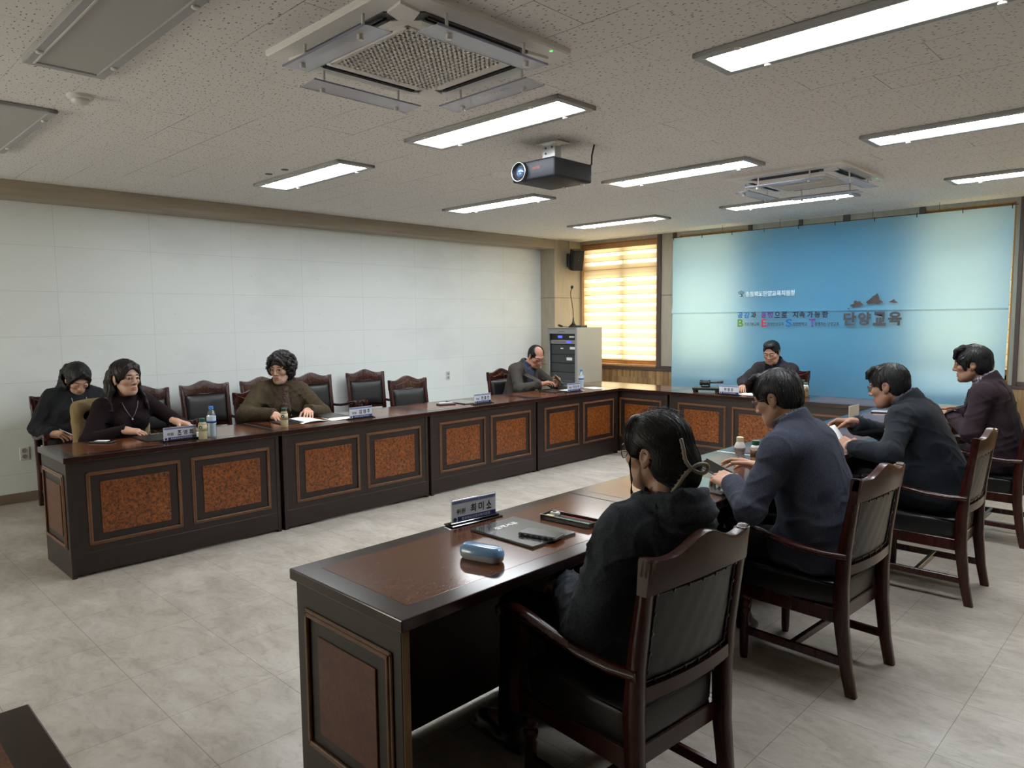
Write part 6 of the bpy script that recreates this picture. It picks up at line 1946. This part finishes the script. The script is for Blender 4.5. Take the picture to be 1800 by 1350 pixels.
# 7 --- man in the blue grey jacket
def h7(f, c):
    short_cap(f, c, 0.006, 0.060, -0.060, 0.038)
    locks(f, [([(x, 0.045, 0.112), (x*1.1-0.004, 0.076, 0.098), (x*1.15-0.006, 0.092, 0.066)], 0.018, 0.008) for x in (-0.05, -0.03, -0.01, 0.012, 0.034, 0.054)], 0.014)
person(dict(label='person with glasses in a blue grey tweed jacket, leaning over the table', at=(3.710, 2.035), face=180, neck=(3.552, 2.000, 1.050), head=(3.462, 2.018, 1.184), hface=180, pitch=22, skin='m', eyes='down', w=1.07, d=1.08, shz=0.065, hh=0.0028,
    rh=dict(w=(3.290, 2.225, 0.805), dir=(-0.9, 0.05, 0.10), back=(0.1, 0.5, 0.85), curl=(0.25, 0.35, 0.25), spread=0.08, thumb=(0.3, 0.1), pole=(0.3, 1, -0.4)), lh=dict(w=(3.325, 1.860, 0.800), dir=(-0.85, 0.42, 0.05), back=(-0.1, -0.5, 0.85), curl=(0.35, 0.45, 0.3), pole=(0.2, -0.8, -0.9)),
    trousers=DK, wear=[shirt(g_shirtgrey), jacket(g_bluegrey, 0.40, 0.070, t=0.020, seed=71, vent=True, h=0.0065, sl=(0.070, 0.058, 0.047)), hair(M['hair_dark'], h7, 0.0027, n=700, length=0.06, rad=0.0011), glasses(M['black'], 0.024, 0.017)]))

# 8 --- man with the papers
def h8(f, c):
    short_cap(f, c, 0.004, 0.058, -0.058, 0.038)
    locks(f, [([(x, 0.045, 0.110), (x*1.1, 0.074, 0.092), (x*1.15, 0.086, 0.064)], 0.015, 0.008) for x in (-0.05, -0.025, 0.0, 0.025, 0.05)], 0.014)
person(dict(label='person with glasses in a black suit with a lapel pin, lifting paper', at=(3.790, 3.430), face=180, neck=(3.628, 3.420, 1.032), head=(3.512, 3.412, 1.140), hface=178, pitch=14, skin='mt', w=1.06, d=1.1, belly=0.03, shz=0.065,
    rh=dict(w=(3.290, 3.500, 0.890), dir=(-0.85, -0.35, -0.05), back=(-0.2, 0.5, 0.8), curl=(0.55, 0.6, 0.4), thumb=(0.7, 0.5), pole=(0.2, 1, -0.6)), lh=dict(w=(3.420, 3.105, 0.802), dir=(-0.72, 0.45, 0.15), back=(0.2, -0.8, 0.5), curl=(0.55, 0.6, 0.4), thumb=(0.5, 0.3), pole=(0.4, -0.9, -0.5)),
    trousers=DK, wear=[shirt(g_shirtgrey), jacket(g_dark, 0.36, 0.075, t=0.018, seed=81, pin=1, h=0.007, sl=(0.070, 0.058, 0.046)), hair(M['hair_dark'], h8, 0.003, n=600, length=0.05, wild=0.35, lift=0.002), glasses(M['black'], 0.024, 0.018)]))

# 9 --- man in the plum jacket
def h9(f, c):
    short_cap(f, c, 0.012, 0.052, -0.085, 0.032)
    f.ell((0, -0.060, -0.020), (0.082, 0.066, 0.075), k=0.02)
    for s in (-1, 1): f.ell((s*0.092, -0.002, -0.026), (0.024, 0.024, 0.030), k=0.006, mode='s')
    locks(f, [([(x, 0.045, 0.118), (x*1.08+0.004, 0.084, 0.098), (x*1.12+0.008, 0.099, 0.050)], 0.018, 0.007) for x in (-0.06, -0.04, -0.02, 0.0, 0.02, 0.04, 0.06)], 0.012)
    locks(f, [([(s*0.078, 0.050, 0.04), (s*0.082, 0.044, 0.0), (s*0.080, 0.036, -0.034)], 0.014, 0.008) for s in (-1, 1)], 0.010)
person(dict(label='person in profile with thick black hair, plaid shirt and plum wool jacket, hands together', at=(3.835, 4.770), face=183, neck=(3.752, 4.762, 1.068), head=(3.652, 4.745, 1.205), hface=190, pitch=6, skin='mt', mouth_open=True, stubble=True, w=1.05, d=1.05, shz=0.06,
    rh=dict(w=(3.570, 4.860, 0.825), dir=(-0.85, -0.30, 0.10), back=(0.0, 0.9, 0.3), curl=(0.45, 0.5, 0.35), pole=(0.3, 1, -0.6)), lh=dict(w=(3.575, 4.680, 0.815), dir=(-0.85, 0.35, 0.12), back=(-0.1, -0.85, 0.4), curl=(0.35, 0.45, 0.3), pole=(0.4, -0.8, -0.7)),
    trousers=DK, wear=[shirt(g_plaid), jacket(g_plum, 0.34, 0.080, t=0.018, seed=91, cuff=-0.025, pin=2, h=0.007, sl=(0.070, 0.058, 0.046)), hair(M['hair_black'], h9, 0.003, n=600, length=0.07, wild=0.3, lift=0.002)]))

# ------------------------------------------------------------------ things on the tables
TT = TH+0.0008
# camel coat over the chair of the woman in the turtleneck
f = Field()
f.box((0, 0.0, 0.700), (0.265, 0.062, 0.262), 0.045, k=0)
f.ell((0, 0.0, 0.925), (0.24, 0.050, 0.050), k=0.03)
f.box((0, 0.075, 0.640), (0.25, 0.03, 0.20), 0.028, k=0.03)
f.func(folds(0.0035, 4, 0.7), *BIG, mode='d')
f.box((0, -0.002, 0.62), (0.238, 0.034, 0.32), 0.02, k=0.01, mode='s')
f.ell((-0.130, -0.060, 0.850), (0.075, 0.045, 0.045), k=0.012, mode='s')
v, q = f.mesh(0.008); v = relax(v, q, 1)
coat = np_mesh('draped_coat', v, q, cloth('camel_wool', (0.20, 0.145, 0.078), (0.28, 0.205, 0.115), 120, 1.0, 0.3, 0.2), None)
tag(coat, 'camel wool coat draped over the back of the chair of the woman in the turtleneck', 'coat')
coat.location = (-1.128, 0.610, 0.012); coat.rotation_euler = (0, 0, R(90))

def name_plate(x, y, rz, role, nm, label, back=False, w=0.215):
    """acrylic name plate; faces local -Y"""
    r = thing('name_plate', label, 'name plate', (x, y, TT), rz, 'acrylic name plates on the tables')
    h = 0.088
    MB().box((-w/2-0.018, -0.030, 0), (w/2+0.018, 0.030, 0.006), 0.002).box((-w/2-0.012, -0.012, 0.006), (w/2+0.012, 0.012, 0.012), 0.002).build('plate_base', M['black_gloss'], r)
    ac = MB().box((-w/2-0.004, -0.0052, 0.008), (w/2+0.004, 0.0052, 0.008+h+0.004), 0.001).build('acrylic_panel', M['acrylic'], r)
    cd = MB().box((-w/2, -0.0022, 0.010), (w/2, 0.0022, 0.008+h)).build('name_card', M['card'] if not back else plain('card_back', (0.62, 0.58, 0.44), 0.6), r)
    y0 = -0.0030
    F_ = lambda xx, zz: frame((xx, y0, zz), (1, 0, 0), (0, 0, 1))
    MB().box((-w/2+0.028, y0-0.0002, 0.012), (w/2, -0.002, 0.030)).build('card_band', M['navy'], cd)
    MB().box((-w/2, y0-0.0001, h-0.006), (w/2, -0.002, h+0.006)).build('card_band', plain('band_pale', (0.30, 0.35, 0.55), 0.5) if 'band' not in M else M['band'], cd)
    text('충청북도단양교육지원청', 'lettering', M['white'], cd, frame((-w/2+0.045, y0-0.0010, 0.0155), (1, 0, 0), (0, 0, 1)), w-0.075, 0.011, 0.01)
    text('충청북도단양교육지원청 교육공동체헌장', 'lettering', M['navy'], cd, frame((-w/2+0.010, y0-0.0010, h-0.003), (1, 0, 0), (0, 0, 1)), w-0.02, 0.0075, 0.01)
    MB().lathe([(0.0085, 0), (0.0085, 0.0004)], (-w/2+0.014, y0, 0.021), 14, 'y').build('emblem', M['navy'], cd)
    if role: text(role, 'lettering', M['ink'], cd, F_(-w/2+0.022, 0.040), 0.042, 0.022, 0.02)
    n = len(nm)
    x0, x1 = (-w/2+0.085, w/2-0.012) if role else (-w/2+0.05, w/2-0.05)
    step = (x1-x0)/n
    for i, ch in enumerate(nm): text(ch, 'lettering', M['ink'], cd, F_(x0+i*step+step*0.12, 0.038), step*0.66, 0.034, 0.03)
    return r
M['band'] = plain('band_pale', (0.30, 0.35, 0.55), 0.5)
name_plate(-0.108, 0.728, R(90), '위원', '조영희', 'name plate in front of the woman in the turtleneck, beside the bottles')
name_plate(-0.100, 2.165, R(90), '위원', '김영주', 'name plate in front of the papers of the curly haired woman')
name_plate(-0.085, 3.520, R(90), '위원', '전홍한', 'name plate in front of the closed folder on the empty left table')
name_plate(-0.118, 4.925, R(90), '위원', '이상우', 'name plate in front of the bald man with the phone')
name_plate(1.315, 5.690, R(0), '', '위원장', 'name plate beside the gavel block on the head table')
name_plate(2.800, 0.748, R(84), '위원', '최미소', 'name plate on the nearest table, beside the grey folder')
name_plate(2.862, 4.770, R(-90), '위원', '박지환', 'cream backed name plate seen from behind, far along the right row', True)

def lathe_thing(name, label, cat, x, y, group, parts):
    r = thing(name, label, cat, (x, y, TT), 0, group)
    for (pn, prof, mat) in parts: MB().lathe(prof, (0, 0, 0), 24).build(pn, mat, r, angle=35)
    return r
def coffee_bottle(x, y, label, body, cap, wrap=None):
    r = lathe_thing('coffee_bottle', label, 'bottle', x, y, 'small drink bottles', [
        ('bottle_body', [(0.026, 0.0), (0.0275, 0.004), (0.0275, 0.045), (0.0270, 0.055), (0.0270, 0.078), (0.0275, 0.088), (0.0275, 0.100), (0.022, 0.112), (0.0165, 0.118), (0.0165, 0.124)], body),
        ('cap', [(0.0195, 0.118), (0.0200, 0.120), (0.0200, 0.141), (0.018, 0.143), (0.001, 0.143)], cap)])
    lb = MB().lathe([(0.0282, 0.056), (0.0282, 0.099)], (0, 0, 0), 24).build('bottle_label', wrap or body, r, smooth=True)
    mm = Matrix.Rotation(R(42), 4, 'Z')
    MB().lathe([(0.0115, 0), (0.0115, 0.0012)], (0, -0.0272, 0.082), 20, 'y', mm).build('round_emblem', M['green_cap'], r)
    MB().lathe([(0.0045, 0), (0.0040, 0.0018)], (0, -0.0272, 0.081), 12, 'y', mm).build('round_emblem', M['white'], r)
    MB().lathe([(0.0278, 0.0995), (0.0225, 0.1125), (0.0172, 0.1178)], (0, 0, 0), 24).build('shoulder', M['white'] if wrap else body, r, smooth=True)
    return r
coffee_bottle(-0.063, 0.862, 'cream bottle with a green cap next to the blue capped bottle, left row', M['cream'], M['green_cap'])
coffee_bottle(-0.165, 1.522, 'cream coffee bottle with a green cap in front of the curly haired woman', M['cream'], M['green_cap'])
coffee_bottle(1.971, 6.020, 'tan coffee bottle with a pale green cap on the head table', M['coffee'], plain('cap_pale_green', (0.10, 0.22, 0.16), 0.4), plain('wrap_tan', (0.42, 0.27, 0.16), 0.4))
coffee_bottle(3.150, 2.470, 'tan bottle with a green cap by the man in the blue grey jacket', M['coffee'], M['green_cap'], plain('wrap_brown', (0.13, 0.075, 0.048), 0.4))
r = lathe_thing('juice_bottle', 'clear waisted bottle with a white cap and dark label, left of the tan coffee bottle', 'bottle', 3.070, 2.450, 'small drink bottles', [
    ('bottle_body', [(0.027, 0.0), (0.029, 0.004), (0.029, 0.040), (0.0245, 0.058), (0.0245, 0.070), (0.029, 0.085), (0.029, 0.105), (0.020, 0.125), (0.0155, 0.130), (0.0155, 0.138)], plain('milky', (0.55, 0.55, 0.52), 0.3)),
    ('bottle_label', [(0.0295, 0.006), (0.0295, 0.038), (0.0250, 0.058), (0.0250, 0.070), (0.0295, 0.085), (0.0295, 0.098)], plain('label_grey', (0.20, 0.19, 0.18), 0.4, nscale=45, namt=0.8)),
    ('cap', [(0.0185, 0.130), (0.0185, 0.153), (0.016, 0.155), (0.001, 0.155)], M['cream'])])
def water_bottle(x, y, label):
    r = lathe_thing('water_bottle', label, 'water bottle', x, y, 'clear water bottles with blue caps', [
        ('bottle_body', [(0.028, 0.0), (0.031, 0.006), (0.029, 0.02), (0.031, 0.032), (0.029, 0.046), (0.031, 0.060), (0.0295, 0.074), (0.0305, 0.088), (0.0305, 0.150), (0.024, 0.172), (0.0135, 0.190), (0.0135, 0.198)], M['bottle_clear']),
        ('water', [(0.026, 0.004), (0.027, 0.02), (0.027, 0.14), (0.001, 0.14)], plain('water_tint', (0.60, 0.66, 0.70), 0.05)),
        ('bottle_label', [(0.0312, 0.092), (0.0312, 0.146)], plain('water_label', (0.50, 0.62, 0.74), 0.4)),
        ('cap', [(0.0155, 0.194), (0.0158, 0.196), (0.0158, 0.212), (0.014, 0.214), (0.001, 0.214)], M['blue_cap'])])
    MB().lathe([(0.0315, 0.098), (0.0315, 0.114)], (0, 0, 0), 24).build('label_band', M['navy'], r, smooth=True)
    return r
water_bottle(-0.110, 0.945, 'clear water bottle with a blue cap beside the woman in the turtleneck')
water_bottle(-0.340, 5.330, 'clear water bottle with a blue cap beside the bald man, in front of the rack')

def sheet(x, y, rz, w, d, label, name='paper', cat='paper', mat=None, h=0.0012, z=TT, curl=0.0, group=None):
    b = MB(); nx = 12
    for i in range(nx+1):
        u = -w/2+w*i/nx; zz = curl*math.sin(PI*i/nx)
        for (yy) in (-d/2, d/2): b.v.append((u, yy, zz+h))
        for (yy) in (-d/2, d/2): b.v.append((u, yy, zz*0.98))
    for i in range(nx):
        a, c = i*4, (i+1)*4
        b.f += [(a, c, c+1, a+1), (a+2, a+3, c+3, c+2), (a, a+2, c+2, c), (a+1, c+1, c+3, a+3)]
    b.f += [(0, 1, 3, 2), (nx*4, nx*4+2, nx*4+3, nx*4+1)]
    return tag(b.build(name, mat or M['paper'], None, loc=(x, y, z), rz=rz), label, cat, group)
def folder(x, y, rz, label, title=None, tone='black', w=0.235, d=0.32):
    r = thing('document_folder', label, 'folder', (x, y, TT), rz, 'document folders')
    cm = M['black'] if tone == 'black' else M['folder_grey']
    MB().box((-w/2, -d/2, 0), (w/2, d/2, 0.0025), 0.0008).build('back_cover', M['black'], r)
    MB().box((-w/2+0.006, -d/2+0.006, 0.0026), (w/2-0.004, d/2-0.006, 0.0055)).build('pages', M['paper'], r)
    MB().box((-w/2, -d/2, 0.0056), (w/2, d/2, 0.0082), 0.0010).build('front_cover', cm, r)
    MB().box((-w/2-0.004, -d/2, 0.0), (-w/2+0.006, d/2, 0.0082), 0.002).build('spine', M['black'], r)
    if title: text(title, 'lettering', M['white'], r, frame((-0.060, 0.075, 0.0086), (1, 0, 0), (0, 1, 0)), 0.12, 0.030, 0.02)
    return r
M['folder_grey'] = plain('folder_grey', (0.085, 0.095, 0.098), 0.16, coat=0.9, nscale=14, namt=0.3)
# nearest table
folder(3.052, 0.765, R(90), 'grey glossy folder with a white title on the nearest table, under a phone', '결재서류', 'grey')
r = thing('phone_in_case', 'phone in a black ribbed case lying on the grey folder', 'phone', (3.150, 0.760, TT+0.0084), R(14))
MB().box((-0.078, -0.038, 0.0), (0.078, 0.038, 0.012), 0.005, 2).build('phone_case', plain('case_grey', (0.10, 0.10, 0.10), 0.4), r)
MB().box((-0.074, -0.034, 0.0122), (0.074, 0.034, 0.0130)).build('phone_screen', plain('phone_face', (0.03, 0.029, 0.027), 0.25), r)
b = MB()
for i in range(6): b.box((-0.066+i*0.024, -0.0395, 0.001), (-0.053+i*0.024, -0.036, 0.011), 0.001).box((-0.066+i*0.024, 0.036, 0.001), (-0.053+i*0.024, 0.0395, 0.011), 0.001)
b.build('case_ribs', M['black'], r)
r = thing('glasses_case', 'pale blue and clear glasses case on the nearest table', 'glasses case', (3.160, 0.452, TT), R(14))
def cap_ring(hx, hy, z): 
    return [(math.copysign(hx-hy, math.cos(2*PI*k/32))*(1 if abs(math.cos(2*PI*k/32)) > 1e-9 else 0)+hy*math.cos(2*PI*k/32), hy*math.sin(2*PI*k/32), z) for k in range(32)]
b = MB(); b.sweep([cap_ring(0.072, 0.024, 0.0), cap_ring(0.080, 0.031, 0.008), cap_ring(0.083, 0.034, 0.022)]); b.build('case_base', plain('case_frost', (0.50, 0.56, 0.62), 0.2, coat=0.5), r, angle=45)
b = MB(); b.sweep([cap_ring(0.083, 0.034, 0.0225), cap_ring(0.081, 0.032, 0.036), cap_ring(0.070, 0.021, 0.048), cap_ring(0.066, 0.017, 0.0495)]); b.build('case_lid', plain('case_blue', (0.18, 0.36, 0.62), 0.2, coat=0.6), r, angle=45)
r = thing('pencil_tin', 'open black pencil tin holding pens and an eraser on the nearest table', 'pencil case', (3.090, 0.995, TT), R(4))
b = MB(); W, D, H = 0.118, 0.040, 0.020
b.box((-W, -D, 0), (W, D, 0.003), 0.001).box((-W, -D, 0), (-W+0.003, D, H), 0.001).box((W-0.003, -D, 0), (W, D, H), 0.001).box((-W, -D, 0), (W, -D+0.003, H), 0.001).box((-W, D-0.003, 0), (W, D, H), 0.001)
b.build('tin_tray', M['black_gloss'], r)
b = MB(); b.tube([(-W, -D, H), (W, -D, H), (W, D, H), (-W, D, H)], 0.0016, 6, True); b.build('tin_rim', M['metal'], r)
def pen(a, bb, rad, mat, label, tip=None):
    d = Vector(bb)-Vector(a)
    r_ = thing('pen', label, 'pen', (3.090, 0.995, TT), R(4), 'pens in the pencil tin')
    MB().tube([a, bb], rad, 10).build('barrel', mat, r_, smooth=False)
    MB().tube([bb, tuple(Vector(bb)+d.normalized()*0.010)], [rad*0.9, 0.0008], 8).build('tip', tip or M['black'], r_)
pen((-0.060, 0.022, 0.0085), (0.095, 0.024, 0.0085), 0.0045, M['red_ink'], 'red and white pen along the far side of the pencil tin')
pen((-0.055, 0.008, 0.0085), (0.098, 0.010, 0.0085), 0.0045, M['dark_grey'], 'dark pen in the middle of the pencil tin')
pen((-0.062, -0.008, 0.0085), (0.096, -0.006, 0.0085), 0.0048, plain('pen_green', (0.06, 0.30, 0.24), 0.3), 'green and clear pen in the pencil tin')
pen((-0.050, -0.024, 0.0085), (0.098, -0.022, 0.0085), 0.0048, plain('pen_navy', (0.02, 0.05, 0.22), 0.3), 'navy pen along the near side of the pencil tin')
tag(MB().box((-0.110, -0.020, 0.0032), (-0.075, 0.002, 0.014), 0.002).build('eraser', plain('eraser_yellow', (0.62, 0.55, 0.30), 0.6), None, loc=(3.090, 0.995, TT), rz=R(4)), 'yellowish eraser in the left end of the pencil tin', 'eraser')
r = thing('correction_tape', 'white correction tape roller in the far corner of the pencil tin', 'correction tape', (3.090, 0.995, TT), R(4))
MB().box((-0.108, 0.008, 0.0032), (-0.070, 0.034, 0.022), 0.006, 2).build('tape_case', M['white'], r)
MB().lathe([(0.008, 0), (0.008, 0.002)], (-0.090, 0.020, 0.022), 14).build('tape_hub', M['dark_grey'], r)

# left row
r = thing('phone_in_case', 'phone lying face up at the near end of the left row beside the camel coat', 'phone', (-0.434, 0.345, TT), R(40))
MB().box((-0.078, -0.038, 0.0), (0.078, 0.038, 0.011), 0.005, 2).build('phone_case', M['black'], r)
MB().box((-0.073, -0.033, 0.0112), (0.073, 0.033, 0.0120)).build('phone_screen', M['black_gloss'], r)
MB().box((-0.045, -0.022, 0.0121), (0.040, 0.020, 0.0126)).build('screen_reflection_card', M['paper'], r)  # pale card painted in as a reflection on the screen
r.children[-1].name = 'painted_reflection'
folder(-0.345, 0.665, R(90), 'black document folder under the hands of the woman in the turtleneck', None, 'black', 0.22, 0.30)
r = thing('folded_glasses', 'folded glasses lying on the black folder by the hand of the woman in the turtleneck', 'glasses', (-0.400, 0.690, TT+0.0086), R(70))
b = MB()
for s in (-1, 1):
    b.tube([(s*0.033+0.023*math.cos(2*PI*k/20), 0.0, 0.021+0.0195*math.sin(2*PI*k/20)) for k in range(20)], 0.0015, 6, True)
    b.tube([(s*0.056, 0, 0.026), (s*0.056, 0.05, 0.022), (s*0.050, 0.13, 0.004)], 0.0016, 6)
b.tube([(-0.010, 0, 0.024), (0, -0.003, 0.027), (0.010, 0, 0.024)], 0.0015, 6)
b.build('glasses_frame', plain('frame_brown', (0.06, 0.022, 0.012), 0.25), r, smooth=True)
tag(MB().box((-0.16, -0.03, 0.0), (-0.08, 0.03, 0.03), 0.003).build('small_box', M['card'], None, loc=(-0.060, 0.905, TT), rz=R(0)), 'small white box partly hidden behind the name plate and bottle', 'box')
folder(-0.355, 1.655, R(86), 'dark red edged notebook under the hand of the curly haired woman', None, 'black', 0.19, 0.24)
sheet(-0.330, 1.800, R(88), 0.215, 0.30, 'open white document under the hands of the curly haired woman', curl=0.012, z=TT+0.0005)
sheet(-0.270, 2.060, R(80), 0.21, 0.27, 'white sheet of paper behind the name plate beside the curly haired woman', curl=0.004)
folder(-0.430, 2.080, R(88), 'black folder at the back of the table beside the papers of the curly haired woman', None, 'black', 0.20, 0.30)
r = thing('phone_in_case', 'dark red phone case with pens lying on the empty left table', 'phone', (-0.300, 3.250, TT), R(75))
MB().box((-0.085, -0.04, 0.0), (0.085, 0.04, 0.012), 0.004, 2).build('phone_case', plain('case_wine', (0.05, 0.010, 0.012), 0.35), r)
MB().box((-0.078, -0.034, 0.0122), (0.078, 0.034, 0.0130)).build('phone_screen', M['black_gloss'], r)
MB().tube([(-0.07, 0.010, 0.017), (0.07, 0.016, 0.017)], 0.0045, 8).build('pen', M['metal'], r)
folder(-0.310, 3.480, R(86), 'closed black folder on the empty left table behind its name plate', None, 'grey', 0.20, 0.30)
folder(-0.300, 4.800, R(86), 'black folder with a phone on it in front of the bald man', None, 'black', 0.21, 0.24)
sheet(-0.240, 5.010, R(88), 0.20, 0.26, 'white paper in front of the bald man beside his name plate', z=TT)
sheet(-0.220, 5.420, R(75), 0.16, 0.22, 'white paper to the right of the water bottle at the far left corner')
tag(MB().box((-0.05, -0.10, 0.0), (0.05, 0.10, 0.035), 0.004).build('pencil_case', M['black'], None, loc=(-0.43, 5.16, TT), rz=R(15)), 'black pouch on the table behind the name plate of the bald man', 'pouch')

# head table
r = thing('gavel_block', 'black gavel stand with a gavel on the head table', 'gavel stand', (0.965, 5.860, TT), R(22))
MB().box((-0.14, -0.10, 0.022), (0.14, 0.10, 0.048), 0.005, 2).build('stand_board', M['black'], r)
for (sx, sy) in ((-1, -1), (1, -1), (-1, 1), (1, 1)): MB().lathe([(0.016, 0.0), (0.020, 0.012), (0.016, 0.023)], (sx*0.115, sy*0.075, 0), 12).build('foot', M['black'], r, smooth=True)
MB().lathe([(0.048, 0.048), (0.050, 0.052), (0.050, 0.062), (0.046, 0.064), (0.001, 0.064)], (-0.01, 0, 0), 24).build('sounding_block', M['black_gloss'], r, angle=35)
r = thing('gavel', 'dark gavel lying on its black stand on the head table', 'gavel', (0.965, 5.860, TT), R(22))
MB().lathe([(0.026, -0.055), (0.030, -0.050), (0.030, -0.034), (0.024, -0.028), (0.026, 0.0), (0.024, 0.028), (0.030, 0.034), (0.030, 0.050), (0.026, 0.055)], (-0.015, 0.0, 0.0945), 20, 'x').build('gavel_head', M['black_gloss'], r, angle=35)
MB().tube([(-0.015, 0.0, 0.094), (0.08, 0.02, 0.098), (0.17, 0.04, 0.102)], [0.009, 0.010, 0.014], 12).build('gavel_handle', M['black_gloss'], r, smooth=True)
sheet(1.480, 5.880, R(0), 0.26, 0.19, 'white paper on the head table in front of the suited man')

# right row
folder(3.175, 1.905, R(86), 'large black folder under the hands of the man in the blue grey jacket', None, 'grey', 0.23, 0.32)
r = thing('tablet', 'slim grey tablet held by the man in the blue grey jacket', 'tablet', (3.170, 2.020, TT+0.055), 0)
r.rotation_euler = (R(8), R(24), R(12))
MB().box((-0.085, -0.060, -0.004), (0.085, 0.060, 0.004), 0.003, 2).build('tablet_body', M['dark_grey'], r)
MB().box((-0.078, -0.054, 0.0042), (0.078, 0.054, 0.0048)).build('tablet_screen', M['black_gloss'], r)
folder(3.240, 3.200, R(80), 'black folder under the lifted paper of the man in the black suit', None, 'grey', 0.23, 0.32)
b = MB(); n = 14
for i in range(n+1):
    t = i/n
    for s in (-1, 1):
        p = Vector((3.355-0.10*t+0.02*math.sin(t*3), 3.140+s*0.105*(1-0.55*t)+0.10*t, TT+0.010+0.135*t**1.25))
        b.v.append(p); b.v.append(p+Vector((0.0006, 0, 0.0006)))
for i in range(n):
    a, c = i*4, (i+1)*4
    b.f += [(a, a+2, c+2, c), (a+1, c+1, c+3, a+3), (a, c, c+1, a+1), (a+2, a+3, c+3, c+2)]
b.f += [(0, 1, 3, 2), (n*4, n*4+2, n*4+3, n*4+1)]
tag(b.build('lifted_paper', M['paper'], None, smooth=True), 'white sheet being lifted by the man in the black suit', 'paper')
sheet(3.255, 3.130, R(84), 0.20, 0.29, 'flat white paper on the folder of the man in the black suit', z=TT+0.0085)
r = thing('phone_in_case', 'small dark phone on the right row table near the cream name plate', 'phone', (2.930, 5.200, TT), R(20))
MB().box((-0.075, -0.036, 0.0), (0.075, 0.036, 0.010), 0.004, 2).build('phone_case', M['black'], r)
MB().box((-0.070, -0.031, 0.0102), (0.070, 0.031, 0.0110)).build('phone_screen', M['screen'], r)
MB().tube([(-0.06, 0.0, 0.0155), (0.07, 0.006, 0.0155)], 0.004, 8).build('pen', M['metal'], r)
pn = thing('pen', 'dark pen lying beyond the lifted paper on the right row table', 'pen', (3.02, 3.75, TT), R(60))
MB().tube([(-0.07, 0, 0.005), (0.06, 0, 0.005)], 0.005, 10).build('barrel', M['black'], pn)
MB().tube([(0.06, 0, 0.005), (0.075, 0, 0.004)], [0.004, 0.001], 8).build('tip', M['metal'], pn)
